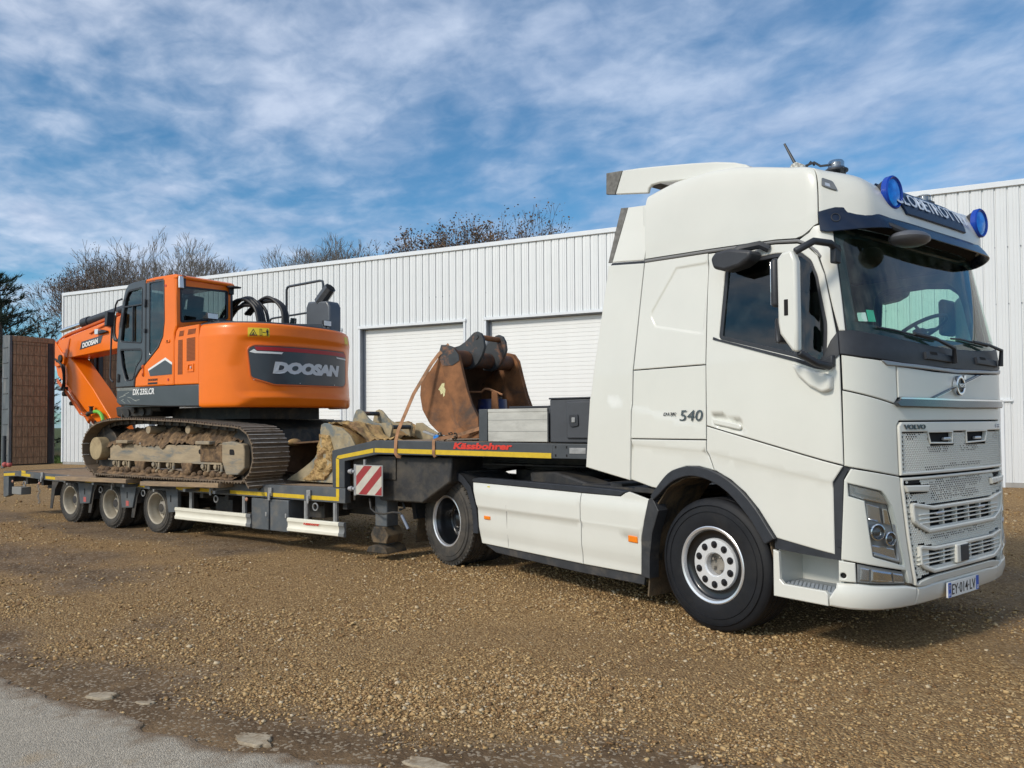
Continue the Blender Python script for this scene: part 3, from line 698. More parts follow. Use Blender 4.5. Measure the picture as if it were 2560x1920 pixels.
def smooth_(P,n=3):
    o=[]
    for i in range(len(P)-1):
        p0,p1,p2,p3=[Vector(P[min(max(i+k,0),len(P)-1)]) for k in (-1,0,1,2)]
        for j in range(n): t=j/n; o.append(tuple(.5*((2*p1)+(p2-p0)*t+(2*p0-5*p1+4*p2-p3)*t*t+(3*p1-p0-3*p2+p3)*t**3)))
    return o+[P[-1]]
ARI=[(-.575,.985),(-.50,1.045),(-.42,1.115),(-.34,1.165),(-.22,1.205),(-.10,1.208),(.03,1.18),(.16,1.12),(.27,1.035),(.38,.925),(.46,.82),(.515,.74)]
CR1=[(-.9,1.807),(-.02,1.607)]; CR2=[(-.8,1.46),(-.02,1.415),(1.04,1.225),(1.2,1.2)]
EMB=[(-.625,2.57),(-.345,2.935),(0.0,2.925),(-.05,2.35),(-.56,2.46),(-.625,2.57)]
SL=[(CR1,(.0005,-.0145)),(CR2,(.0005,-.0165)),(EMB,(-.0125,.003,.0185))]
ARCS=smooth_(ARCH);ARIS=smooth_(ARI)
def rel_side(u,z):
    o=0
    # rear window shaped embossing
    P=[(-.625,2.57),(-.345,2.935),(0.0,2.925),(-.05,2.35),(-.56,2.46)]
    if -.72<u<.03 and 2.25<z<3:
        s=1 if inpoly(u,z,P) else -1; d=segdist(u,z,P)*s; t=min(1,max(0,(d+.012)/.030)); o-=.011*t*t*(3-2*t)
    # waist crease and lower crease
    o+=seglt(u,z,CR1,.014,.012)*min(1,max(0,(-.02-u)/.25))-seglt(u,z,CR2,.016,.016)
    return o
def rel_door(u,z):
    o=rel_side(u,z)
    P=[(.03,1.70),(.07,1.595),(.32,1.545),(.345,1.60),(.30,1.66),(.12,1.71)]
    s=1 if inpoly(u,z,P) else -1; d=segdist(u,z,P)*s; t=min(1,max(0,(d+.004)/.03)); o-=.028*t*t*(3-2*t)
    return o
def mirrored(P): return [(2*UM-u,z) for u,z in P]
def mir(f): return (lambda u,z:f(2*UM-u,z)) if f else None
def sidepanel(name,outer,holes=(),relief=None,m=white,**k):
    panel(name,outer,cab,m,truck,holes,relief=relief,**k)
    panel(name,mirrored(outer),cab,m,truck,[mirrored(h) for h in holes],relief=mir(relief),**{**k,'g':max(.14,k.get('g',.08)),'lines':()})
WIN=rounded([(.107,2.295),(.155,2.84),(.23,2.885),(.60,2.89),(.82,2.86),(.935,2.79),(.99,2.67),(1.035,2.33),(1.01,2.04),(.93,2.045),(.777,2.105)],.03,3)
DOOR=[(-.012,2.992),(.3,2.975),(.6,2.955),(.78,2.928),(.90,2.885),(1.0,2.815),(1.05,2.68),(1.075,2.45),(1.10,2.13),(1.11,1.345),(-.012,1.618)]
sidepanel('side_panel',[(-.797,2.106),(-.02,2.106),(-.020,2.998),(-.70,3.035)],relief=rel_side,g=.035,lines=SL)
sidepanel('locker_door',[(-.825,1.508),(-.022,1.508),(-.018,2.096),(-.797,2.096)],relief=rel_side,g=.05,lines=SL)
sidepanel('rear_corner_panel',[(-.855,1.15),(-.60,1.095)]+[(u,z+.004) for u,z in ARCH[1:7]]+[(.035,1.27),(-.024,1.413),(-.022,1.498),(-.823,1.498)],relief=rel_side,g=.05,lines=SL)
sidepanel('door_panel',DOOR,[WIN],relief=rel_door,g=.04,thick=.03,lines=SL)
sidepanel('door_lower_panel',[(-.012,1.608),(-.016,1.418),(.046,1.268)]+[(u,z+.004) for u,z in ARCH[7:]]+[(1.035,.729),(1.037,1.225),(1.106,1.335)],relief=rel_side,g=.045,lines=SL)
sidepanel('wheel_arch_trim',ARCS+ARIS[::-1],m=blackpl,off=.018,thick=.05,g=.05)
# raised lower section of the fender behind the front wheel
sidepanel('wheel_arch_trim',[(-.60,1.01),(-.575,.98),(-.525,.90),(-.60,.70),(-.63,.50),(-.634,.314),(-.729,.32),(-.722,.636),(-.69,.80),(-.640,.98)],m=dusty,off=.005,thick=.12,g=.05)
sidepanel('pillar_panel',[(1.022,2.80),(1.058,2.68),(1.085,2.45),(1.112,2.268),(1.152,2.268),(1.162,2.5),(1.172,2.9),(1.175,2.99),(1.10,3.04),(.98,3.03),(.92,2.99),(.80,2.955),(.80,2.935),(.92,2.885)],g=.05)
# roof trim line between doors and roof (grey strip)
sidepanel('roof_seam_strip',[(-.70,3.062),(-.70,3.040),(0,3.004),(.6,2.966),(.78,2.940),(.90,2.897),(1.0,2.83),(1.03,2.79),(1.04,2.81),(1.01,2.85),(.91,2.915),(.79,2.958),(.6,2.984),(0,3.024)],m=mat('grey_seal',(.18,.18,.18),.6),off=.006,thick=.02,g=.06)
# window frame, glass
def ring(name,P,w,m,parent,off=.004,thick=.02,mp=cab,g=.06): return panel(name,P,mp,m,parent,[inset(P,w)],thick=thick,g=g,edge=.002,off=off)
for mm in (lambda P:P,mirrored):
    Wp=mm(WIN)
    if area(Wp)<0: Wp=Wp[::-1]
    ring('window_seal',inset(Wp,.001),.028,blackpl,truck,off=-.008)
    panel('side_window',inset(Wp,.02),cab,gdark if mm is not mirrored else gsafe,truck,thick=.004,g=.10,edge=0,off=-.02)
sidepanel('window_sill_trim',[(.06,2.315),(.055,2.295),(.777,2.075),(.93,2.015),(1.0,2.0),(1.10,2.10),(1.10,2.262),(1.05,2.20),(1.0,2.10),(.93,2.045),(.777,2.100),(.107,2.295)],m=blackpl,off=.010,thick=.03,g=.03,edge=.002)
# ---- front panels
band=[(1.100,2.262),(1.103,2.105),(1.25,2.080),(1.403,2.066),(1.60,2.045),(2.0,2.035),(UM,2.03)]
top=[(UM,2.182),(2.0,2.19),(1.6,2.215),(1.35,2.245),(1.2,2.268),(1.15,2.268)]
def symloop(lower,upper): return lower+[(2*UM-u,z) for u,z in reversed(lower[:-1])]+[(2*UM-u,z) for u,z in reversed(upper[1:])]+upper
panel('windscreen_base_panel',symloop(band,top),cab,blackpl,truck,g=.06,off=.006,thick=.03)
ws_low=[(1.165,2.262),(1.2,2.262),(1.35,2.24),(1.6,2.21),(2.0,2.185),(UM,2.178)]; ws_top=[(UM,3.02),(1.8,3.02),(1.4,3.02),(1.19,3.02)]
WS=symloop(ws_low,ws_top)
panel('windscreen',WS,cab,gsafe,truck,g=.10,off=-.004,thick=.005,edge=0)
panel('windscreen_frit',inset(WS,-.006),cab,blackpl,truck,[rounded(inset(WS,.075),.12,5)],g=.07,off=-.014,thick=.004,edge=0)
sidepanel('front_corner_panel',[(1.118,1.862),(1.113,2.098),(1.25,2.074),(1.40,2.058),(1.536,2.038),(1.541,1.80),(1.508,1.766)],m=whitef,g=.05)
GR=[(1.533,1.262),(1.526,1.61),(1.55,1.642)]
lowp=[(1.116,1.337),(1.114,1.853),(1.505,1.757),(1.60,1.742),(UM,1.738)]
lo2=[(UM,1.644),(1.553,1.644),(1.524,1.612),(1.531,1.264),(1.146,1.330)]
lowfront=[(1.146,1.332),(1.533,1.264),(1.524,1.612),(1.553,1.646),(UM,1.646)]
upf=[(UM,1.738),(1.60,1.742),(1.505,1.757),(1.114,1.853),(1.116,1.339)]
panel('front_panel',symloop(lowfront,upf),cab,whitef,truck,g=.06,thick=.03)
def rel_hood(u,z): return 0
hoodl=[(1.549,1.806),(UM,1.800)]; hoodt=[(UM,1.995),(2.0,1.998),(1.546,2.020)]
panel('bonnet_panel',symloop(hoodl,hoodt),cab,whitef,truck,g=.07,off=.004)
panel('bonnet_top_strip',symloop([(1.40,2.055),(1.44,2.026),(1.60,2.020),(UM,1.999)],[(UM,2.028),(1.6,2.046),(1.40,2.062)]),cab,mat('satin_silver_strip',(.33,.34,.36),.35,.6),truck,g=.08,off=.012)
panel('chrome_bar',symloop([(1.515,1.752),(1.535,1.742),(UM,1.736)],[(UM,1.798),(1.55,1.80),(1.50,1.765)]),cab,dchrome,truck,g=.06,off=.032,thick=.05,edge=.004)
panel('chrome_bar_edge',symloop([(1.53,1.795),(UM,1.790)],[(UM,1.803),(1.54,1.806)]),cab,chrome,truck,g=.08,off=.036,thick=.01,edge=0)
d=[(1.926,1.806),(1.99,1.806),(2.80,1.998),(2.72,1.998)]
panel('diagonal_strip',d,cab,dchrome,truck,g=.06,off=.016,thick=.02,edge=.004)
panel('diagonal_strip_edge',[(1.985,1.806),(1.998,1.806),(2.812,1.998),(2.80,1.998)],cab,chrome,truck,g=.08,off=.018,thick=.02,edge=0)
EC=(UM-.01,1.905)
circ=lambda c,r,n=32,sx=1,sy=1:[(c[0]+r*sx*math.cos(2*PI*i/n),c[1]+r*sy*math.sin(2*PI*i/n)) for i in range(n)]
panel('emblem',circ(EC,.075),cab,chrome,truck,[circ(EC,.052)],g=.03,off=.04,thick=.03,edge=.005)
panel('emblem_field',circ(EC,.053),cab,whitef,truck,g=.03,off=.012,thick=.02,edge=0)
panel('emblem_arrow',[(EC[0]+.045,EC[1]+.075),(EC[0]+.088,EC[1]+.082),(EC[0]+.082,EC[1]+.04),(EC[0]+.070,EC[1]+.052),(EC[0]+.060,EC[1]+.044),(EC[0]+.045,EC[1]+.060),(EC[0]+.056,EC[1]+.068)],cab,chrome,truck,g=.05,off=.04,thick=.02,edge=0)
panel('emblem_bar',[(EC[0]-.058,EC[1]-.017),(EC[0]+.058,EC[1]-.017),(EC[0]+.058,EC[1]+.017),(EC[0]-.058,EC[1]+.017)],cab,dchrome,truck,g=.05,off=.044,thick=.02,edge=.002)
text('emblem_lettering','VOLVO',.098,.021,cab,EC[0]-.049,EC[1]-.0105,chrome,truck,off=.044,offset=.02)
# ---- upper grille
hole_d=mat('painted_opening_shade',(.006,.006,.007),.9)  # near-black stands in for the shade inside holes and slots
UG=symloop([(1.541,1.266),(UM,1.262)],[(UM,1.634),(1.56,1.634),(1.534,1.606)])
slotl=[(1.895,1.558),(1.925,1.490),(2.255,1.483),(2.262,1.556)]; slotr=[(2*UM-u,z) for u,z in slotl]
ZG0,ZG1=1.285,1.565
panel('upper_grille_frame',UG,cab,white,truck,[symloop([(1.562,ZG0),(UM,ZG0)],[(UM,ZG1),(1.562,ZG1)])],g=.06,off=.014,thick=.03)
def honeycomb(name,outline,holes,dark,parent,m,cw=.0285,ch=.0158,off=.006,dep=.009):
    """dimpled hexagon mesh: every cell is a real recess, some are cut through"""
    B=MB(); B2=MB(); us=[p[0] for p in outline];zs=[p[1] for p in outline]; j=0; z=min(zs)+ch*.6; hx=cw*.5; hz=ch*.66
    while z<max(zs):
        u=min(us)+cw*(.5 if j%2 else 0)+cw*.6
        while u<max(us):
            if inpoly(u,z,outline) and not any(inpoly(u,z,h) for h in holes) and segdist(u,z,outline)>.008 and all(segdist(u,z,h)>.010 for h in holes):
                dk=any((u-a)**2/(ra*ra)+(z-b)**2/(rb*rb)<1 and random.random()<.86 for a,b,ra,rb in dark)
                o=[(u+hx*cx_,z+hz*cz_) for cx_,cz_ in ((1,.5),(0,1),(-1,.5),(-1,-.5),(0,-1),(1,-.5))]
                i_=[(u+hx*.70*cx_,z+hz*.68*cz_) for cx_,cz_ in ((1,.5),(0,1),(-1,.5),(-1,-.5),(0,-1),(1,-.5))]
                dz=-.0015
                V=[cab(p[0],p[1],off) for p in o]+[cab(p[0],p[1],off-.001) for p in i_]+[cab(p[0],p[1]+dz,off-dep*.5) for p in i_]
                F=[(k,(k+1)%6,6+(k+1)%6,6+k) for k in range(6)]+[(6+k,6+(k+1)%6,12+(k+1)%6,12+k) for k in range(6)]
                if dk: B2.add([cab(p[0],p[1]+dz,off-dep*.5) for p in i_],[(0,1,2,3,4,5)])
                else: F.append((12,13,14,15,16,17))
                B.add(V,F)
            u+=cw
        z+=ch; j+=1
    B2.build('grille_dark_cell',hole_d,parent,fix=False,smooth=False,kind='stuff')
    return B.build(name,m,parent,fix=False,smooth=False,kind='stuff')
UMz=UM
darkU=[(1.66,1.535,.055,.03),(1.75,1.545,.05,.02),(3.10,1.52,.07,.03),(2.05,1.44,.17,.034),(2.55,1.44,.17,.034),(2.0,1.305,.18,.018),(2.3,1.312,.2,.015),(2.6,1.32,.2,.016)]
sh=[inset(slotl[::-1] if area(slotl)<0 else slotl,-.014),inset(slotr[::-1] if area(slotr)<0 else slotr,-.014)]
honeycomb('grille_mesh',symloop([(1.562,ZG0),(UM,ZG0)],[(UM,ZG1),(1.562,ZG1)]),sh,darkU,truck,white)
panel('grille_backing',symloop([(1.555,ZG0-.02),(UM,ZG0-.02)],[(UM,ZG1+.01),(1.555,ZG1+.01)]),cab,hole_d,truck,g=.1,off=-.022,thick=.01,edge=0)
for sl_ in (slotl,slotr):
    P_=sl_ if area(sl_)>0 else sl_[::-1]
    panel('grille_slot_frame',inset(P_,-.013),cab,white,truck,[P_],g=.06,off=.014,thick=.03,edge=.004)
for uu in (2.13,2.66):
    panel('strobe_light',rounded([(uu,1.498),(uu+.115,1.498),(uu+.115,1.520),(uu,1.520)],.01,3),cab,alu,truck,g=.05,off=.012,thick=.02)
    for k in range(5): panel('strobe_led',circ((uu+.018+k*.02,1.509),.006,8),cab,glens,truck,g=.03,off=.015,thick=.004,edge=0)
text('maker_lettering','VOLVO',.262,.034,cab,1.578,1.583,dchrome,truck,off=.016,thick=.006,offset=.025)
text('model_lettering','FH',.085,.032,cab,3.075,1.583,silver,truck,off=.016,thick=.006,shear=.25,offset=.02)
# ---- lower front
LG=[(1.548,1.206),(1.563,1.11),(1.594,.864),(1.640,.60),(1.668,.500),(1.70,.486),(1.80,.482),(1.94,.492),(UM,.492)]
LGt=[(UM,1.248),(1.552,1.248)]
INS1=[(1.635,1.058),(1.647,.946),(1.70,.91),(1.831,.857),(UM,.857)]; INS1t=[(UM,1.030),(1.9,1.030),(1.66,1.066)]
INS2=[(1.70,.758),(1.712,.643),(1.76,.61),(1.878,.571),(UM,.571)]; INS2t=[(UM,.742),(1.9,.742),(1.73,.766)]
O1=symloop(INS1,INS1t);O2=symloop(INS2,INS2t)
def grow_(P,d): P=P if area(P)>0 else P[::-1]; return inset(P,-d)
rim1,rim2=grow_(O1,.006),grow_(O2,.006)
LGo=symloop(LG,LGt)
blkL=[(1.560,1.196),(1.586,1.150),(1.845,1.140),(1.862,1.186)]; blkR=[(2*UM-u,z) for u,z in blkL]
drkL=[(1.632,1.205),(1.632,1.243),(1.757,1.243),(1.757,1.205)]; drkR=[(2*UM-u,z) for u,z in drkL]
panel('lower_grille_frame',LGo,cab,white,truck,[inset(LGo if area(LGo)>0 else LGo[::-1],.020)],g=.06,off=.012,thick=.03)
panel('lower_grille_lip',symloop([(1.70,.500),(1.80,.495),(1.94,.505),(UM,.505)],[(UM,.545),(1.94,.545),(1.82,.535),(1.72,.52)]),cab,whitef,truck,g=.06,off=.014,thick=.02)
darkL=[(2.05,1.16,.20,.06),(2.3,1.17,.2,.05),(2.6,1.19,.18,.04),(2.1,1.09,.2,.03),(2.5,1.10,.2,.03),(1.62,1.12,.05,.03),(2.15,.81,.28,.02),(2.6,.82,.2,.018)]
hl=[rim1,rim2]+[P_ if area(P_)>0 else P_[::-1] for P_ in (blkL,blkR,drkL,drkR)]
LGi=symloop([(1.575,1.22),(1.585,1.11),(1.615,.864),(1.66,.60),(1.685,.528),(1.74,.545),(1.94,.556),(UM,.556)],[(UM,1.235),(1.58,1.235)])
honeycomb('grille_mesh',LGi,hl,darkL,truck,white)
panel('grille_backing',LGo,cab,hole_d,truck,g=.1,off=-.03,thick=.01,edge=0)
for P_ in (blkL,blkR): panel('grille_step_block',P_,cab,white,truck,g=.05,off=.03,thick=.04,edge=.008)
for P_ in (drkL,drkR): panel('grille_dark_slot',P_,cab,hole_d,truck,g=.05,off=.006,thick=.01,edge=0)
def insert(O,rim,z0,z1,ua,nslat,side):
    Oc=O if area(O)>0 else O[::-1]
    panel('grille_insert_frame',rim,cab,white,truck,[inset(Oc,.022)],g=.05,off=.030,thick=.06,edge=.008)
    op=[(ua,z0),(2*UM-ua-side,z0),(2*UM-ua-side,z1),(ua,z1)]
    panel('grille_insert_plate',inset(Oc,.018),cab,white,truck,[op],g=.06,off=.014,thick=.02,edge=.004)
    for k in range(nslat):
        z=z0+(k+1)*(z1-z0)/(nslat+1); B=MB()
        panel('grille_slat',[(ua-.15,z-.004),(2*UM-ua-side+.12,z-.004),(2*UM-ua-side+.12,z+.005),(ua-.15,z+.005)],cab,white,truck,g=.09,off=.026,thick=.03,edge=.003)
    for k in range(1,5):
        u=ua+(2*UM-ua-side-ua)*k/5
        panel('grille_post',[(u-.012,z0),(u+.012,z0),(u+.012,z1),(u-.012,z1)],cab,white,truck,g=.09,off=.012,thick=.03,edge=.003)
insert(O1,rim1,.892,1.012,1.865,3,0)
insert(O2,rim2,.612,.728,1.835,3,0)
panel('radar_cover',rounded([(2.19,.600),(2.385,.600),(2.385,.735),(2.19,.735)],.012,3),cab,white,truck,g=.05,off=.045,thick=.05,edge=.008)
panel('radar_panel',[(2.245,.607),(2.378,.607),(2.378,.728),(2.245,.728)],cab,blackpl,truck,g=.05,off=.049,thick=.01)
for uu in (1.93,2.62): panel('strobe_light',rounded([(uu,.968),(uu+.12,.968),(uu+.12,.990),(uu,.990)],.01,3),cab,alu,truck,g=.05,off=.032,thick=.02)
# ---- headlamp corner
HP=[(1.157,1.318),(1.112,1.24),(1.080,.700),(1.168,.686),(1.575,.608),(1.600,.52),(1.650,.508),(1.628,.60),(1.583,.86),(1.552,1.11),(1.540,1.254)]
HL=[(1.132,1.222),(1.136,1.132),(1.239,1.100),(1.262,.905),(1.285,.724),(1.30,.715),(1.552,.642),(1.556,.66),(1.50,.90),(1.452,1.06),(1.40,1.135),(1.369,1.165)]
sidepanel('lamp_surround',HP,[HL],g=.05,thick=.04,m=whitef)
lampin=mat('lamp_reflector',(.62,.63,.65),.16,.9,var=.1); lampgrey=mat('lamp_grey_housing',(.30,.305,.31),.35,.4)
for far in (0,1):
    f_=mirrored if far else (lambda P:P)
    def pn(nm,P,m,par,**k):
        P=f_(P); P=P if area(P)>0 else P[::-1]; return panel(nm,P,cab,m,par,**k)
    hd=bpy.data.objects.new('headlight',None); link(hd,truck)
    pn('lamp_housing',HL,lampgrey,hd,g=.06,off=-.045,thick=.01,edge=0)
    lens=HL
    pn('daylight_strip',[(1.142,1.212),(1.144,1.140),(1.245,1.108),(1.44,1.068),(1.40,1.125),(1.365,1.158)],lampin,hd,g=.05,off=-.014,thick=.02,edge=.006)
    pn('daylight_strip_groove',[(1.165,1.190),(1.167,1.150),(1.25,1.125),(1.38,1.098),(1.365,1.115),(1.25,1.140),(1.185,1.160),(1.183,1.185)],glens,hd,g=.05,off=-.008,thick=.004,edge=0)
    pn('upper_reflector',[(1.262,1.085),(1.272,.975),(1.385,.945),(1.372,1.055)],lampin,hd,g=.04,off=-.028,thick=.01,edge=.008)
    pn('upper_reflector',[(1.392,1.046),(1.405,.94),(1.47,.925),(1.437,1.035)],chrome,hd,g=.04,off=-.026,thick=.01,edge=.008)
    pn('lower_reflector',[(1.290,.80),(1.300,.745),(1.52,.68),(1.50,.76)],lampin,hd,g=.04,off=-.028,thick=.01,edge=.008)
    pn('lamp_trim',[(1.49,.93),(1.505,.94),(1.548,.67),(1.532,.665),(1.30,.728),(1.302,.742),(1.518,.684)],alu,hd,g=.05,off=-.012,thick=.02,edge=.003)
    for (uu,zz,rr) in ((1.335,.885,.058),(1.445,.835,.050)):
        u2=2*UM-uu if far else uu; c=cab(u2,zz,-.040); nrm=(cab(u2,zz,.1)-cab(u2,zz,0)).normalized()
        Bq=MB(); Bq.lathe([(rr,.0),(rr,.030),(rr*.86,.034),(rr*.70,.012),(0,.0)],c,nrm,20,closed=False); Bq.build('projector_ring',chrome,hd)
        Bq=MB(); Bq.lathe([(rr*.7,.012),(rr*.5,.026),(rr*.25,.032),(0,.034)],c,nrm,16,closed=False); Bq.build('projector_lens',mat('projector_glass',(.04,.045,.05),.05,coat=1),hd)
    pn('lamp_lens',HL,glens,hd,g=.06,off=.006,thick=.004,edge=0)
    FO=[(1.175,.545),(1.182,.672),(1.560,.600),(1.592,.510)]
    fg=bpy.data.objects.new('fog_lamp',None); link(fg,truck)
    pn('lamp_housing',FO,lampgrey,fg,g=.06,off=-.02,thick=.02,edge=.006)
    pn('reflector',[(1.27,.555),(1.275,.635),(1.44,.605),(1.45,.538)],chrome,fg,g=.04,off=-.006,thick=.01,edge=.012)
    pn('side_reflector',[(1.46,.535),(1.45,.602),(1.548,.583),(1.568,.522)],lampin,fg,g=.04,off=-.008,thick=.01,edge=.008)
    pn('side_reflector',[(1.195,.562),(1.2,.650),(1.262,.638),(1.258,.557)],lampin,fg,g=.04,off=-.008,thick=.01,edge=.008)
    pn('lamp_lens',FO,glens,fg,g=.06,off=.004,thick=.004,edge=0)
    P=f_([(1.062,.550),(1.064,.690),(1.166,.678),(1.168,.548)]); P=P if area(P)>0 else P[::-1]
    c_=(2*UM-1.09,.590) if far else (1.09,.590)
    panel('corner_cover',P,cab,whitef,truck,[circ(c_,.020,14)],g=.05)
    panel('towing_eye',circ(c_,.021,14),cab,hole_d,truck,g=.03,off=-.02,thick=.01,edge=0)
# ---- bumper
bl=[(1.005,.372),(1.15,.362),(1.344,.352),(1.70,.345)]; bt=[(1.70,.478),(1.58,.502),(1.30,.520),(1.17,.536),(1.046,.534),(1.044,.50),(1.020,.455),(1.005,.43)]
def rel_b(u,z):
    t=(z-.44)/.10; return .022*(1-t*t)-.014
sidepanel('bumper_corner',bl+bt,relief=rel_b,m=white,g=.03,thick=.05,edge=.012)
panel('bumper_centre',symloop([(1.706,.345),(UM,.342)],[(UM,.486),(1.94,.484),(1.80,.476),(1.706,.478)]),cab,white,truck,relief=rel_b,g=.03,thick=.05,edge=.012)
# number plate
np0=u_pl=UM-.31
pw=mat('plate_white',(.80,.80,.78),.35); pb=mat('plate_blue',(.01,.10,.50),.35); ink=mat('plate_black_ink',(.01,.01,.012),.4)
plate=bpy.data.objects.new('number_plate',None); link(plate,truck)
PZ=.357
fl=lambda u,z,o:Vector((1.366+.020+o,1.25+(u-UM),z))
panel('plate_board',rounded([(np0,PZ),(np0+.52,PZ),(np0+.52,PZ+.112),(np0,PZ+.112)],.008,2),fl,pw,plate,g=.3,thick=.012,edge=.002)
panel('plate_band',[(np0+.004,PZ+.004),(np0+.048,PZ+.004),(np0+.048,PZ+.108),(np0+.004,PZ+.108)],fl,pb,plate,g=.3,thick=.002,off=.002,edge=0)
panel('plate_band',[(np0+.472,PZ+.004),(np0+.516,PZ+.004),(np0+.516,PZ+.108),(np0+.472,PZ+.108)],fl,pb,plate,g=.3,thick=.002,off=.002,edge=0)
text('plate_lettering','EY·014·LV',.395,.076,fl,np0+.062,PZ+.018,ink,plate,off=.0015,thick=.001,offset=.002)
text('plate_lettering','F',.014,.020,fl,np0+.019,PZ+.012,pw,plate,off=.0025,thick=.001,offset=.01)
text('plate_lettering','53',.030,.026,fl,np0+.479,PZ+.012,pw,plate,off=.0025,thick=.001,offset=.01)
for k in range(12):
    a=k*PI/6; c=(np0+.026+.014*math.cos(a),PZ+.078+.014*math.sin(a)); panel('plate_star',circ(c,.0022,5),fl,mat('star_yellow',(.8,.6,.02),.4),plate,g=.1,off=.0028,thick=.001,edge=0)
# ---- steps
def stepside(far):
    s=-1 if far else 1; Y=lambda y:(2.5-y) if far else y
    f_=mirrored if far else (lambda P:P)
    fm=lambda u,z,o:Vector((u,Y(-o),z))
    O_=[(.575,.708),(.575,.372),(1.000,.372),(1.000,.45),(.985,.470),(.66,.470),(.628,.50),(.620,.695)]
    panel('step_surround',O_,fm,white,truck,g=.06,thick=.03)
    B=MB(); y0,y1=sorted((Y(.03),Y(.34)))
    B.box(.60,1.05,y0,y1,.42,.462); B.build('step_tread',mat('step_tread_grey',(.30,.33,.36),.5,.3,var=.1),truck,bevel=.006)
    B=MB()
    for a in range(13):
        for b in range(6):
            x=.63+a*.032+(b%2)*.016; y=Y(.05+b*.03); B.box(x-.011,x+.011,min(y-.004,y+.004),max(y-.004,y+.004),.462,.468)
    B.build('step_tread_studs',mat('step_tread_grey',(.30,.33,.36),.5,.3),truck,smooth=False,kind='stuff')
    B=MB(); yb=sorted((Y(.34),Y(.36))); B.box(.60,1.10,yb[0],yb[1],.42,.80); yb=sorted((Y(.055),Y(.34))); B.box(.585,.60,yb[0],yb[1],.42,.80)
    B.box(1.06,1.09,yb[0],yb[1],.42,.70); B.build('step_box',white,truck)
    B=MB(); yb=sorted((Y(.04),Y(.34))); B.box(.585,1.09,yb[0],yb[1],.78,.83); B.build('step_lip',blackpl,truck)
    P=f_([(.575,.86),(.575,.714),(1.062,.690),(1.079,.690),(1.104,1.24),(1.150,1.327),(1.115,1.36),(1.0,1.30),(1.0,.86)]); P=P if area(P)>0 else P[::-1]
    panel('door_bottom_seal',P,cab,blackpl,truck,g=.06,thick=.02,edge=0,off=-.024)
stepside(False);stepside(True)
# ---- dark backing behind the panel gaps
bk=[(-.80,1.16),(-.56,1.11)]+ARI[1:]+[(.60,.80),(1.03,.74),(1.12,1.33),(1.18,1.33),(1.18,3.04),(-.70,3.04)]
sidepanel('inner_body',bk,[inset(WIN if area(WIN)>0 else WIN[::-1],.012)],m=darkin,g=.12,off=-.034,thick=.02,edge=0)
panel('inner_front',symloop([(1.16,.56),(UM,.56)],[(UM,2.17),(1.16,2.24)]),cab,hole_d,truck,g=.12,off=-.075,thick=.02,edge=0)
# ---- roof
def zbase(u):
    if u>UM:u=2*UM-u
    return float(np.interp(u,[-.8,-.7,0,.6,.78,.90,1.0,1.1,1.3],[3.075,3.072,3.034,2.994,2.970,3.0,3.045,3.06,3.06]))
def roofm(u,v,o=0.0):
    def base(u,v):
        far=u>UM; uu=2*UM-u if far else u
        zb=zbase(uu); bx,by=cabxy(uu,min(zb,3.1))
        if uu<=X0: cx_,cy_,t=-.70+(uu+.7)*1.30/1.5,.25,0
        else:
            t=float(np.interp(uu,_s,_t)); cx_=.60+.21*(math.sin(t)**(2/2.4) if t>0 else 0); cy_=1.25-1.0*max(0,math.cos(t))**(2/3.0)
        T=float(np.interp(cx_,[-.72,-.58,-.43,-.1,.13,.33,.6,.79],[3.635,3.665,3.69,3.69,3.655,3.600,3.515,3.44])); k=min(1,max(0,t/1.2)); m=6.0*(1-k)+2.6*k; q=min(1,max(0,(uu-1.12)/.33)); bx+=.12*q*q*(3-2*q)
        f=min(max(v,0),1)*PI/2; c=max(0,math.cos(f))**(2/m); s=math.sin(f)**(2/m) if f>0 else 0
        x=cx_+(bx-cx_)*c;y=cy_+(by-cy_)*c;z=zb+(T-zb)*s
        return Vector((x,2.5-y if far else y,z))
    p=base(u,v); e=.01
    if o==0: return p
    n=(base(u+e,v)-base(u-e,v)).cross(base(u,min(1,v+e))-base(u,max(0,v-e)))
    return p+(n.normalized()*o if n.length>1e-9 else Vector((0,0,o)))
SM=1.045
for far in (0,1):
    P=[(-.70,0),(SM-.006,0),(SM-.006,1),(-.70,1)]; P=mirrored(P) if far else P; P=P if area(P)>0 else P[::-1]
    panel('roof_side_panel',P,roofm,white,truck,g=.055,thick=.03)
panel('roof_front_panel',[(SM+.006,0),(2*UM-SM-.006,0),(2*UM-SM-.006,1),(SM+.006,1)],roofm,white,truck,g=.055,thick=.03)
B=MB(); cr=[roofm(u,1) for u in np.linspace(-.70,2*UM+.70,90)]; n=len(cr)
cen=[Vector((p.x,1.25+(p.y-1.25)*k,p.z+.03*(1-k*k))) for k in (.66,.33,.02) for p in cr]
B.v=[tuple(p) for p in cr+cen]; B.f=[(r*n+i,r*n+i+1,(r+1)*n+i+1,(r+1)*n+i) for r in range(3) for i in range(n-1)]
B.build('roof_top',white,truck,fix=False)
B=MB(); B.box(-.76,-.72,.10,2.40,1.1,3.55); B.build('cab_rear_wall',white,truck,bevel=.01)
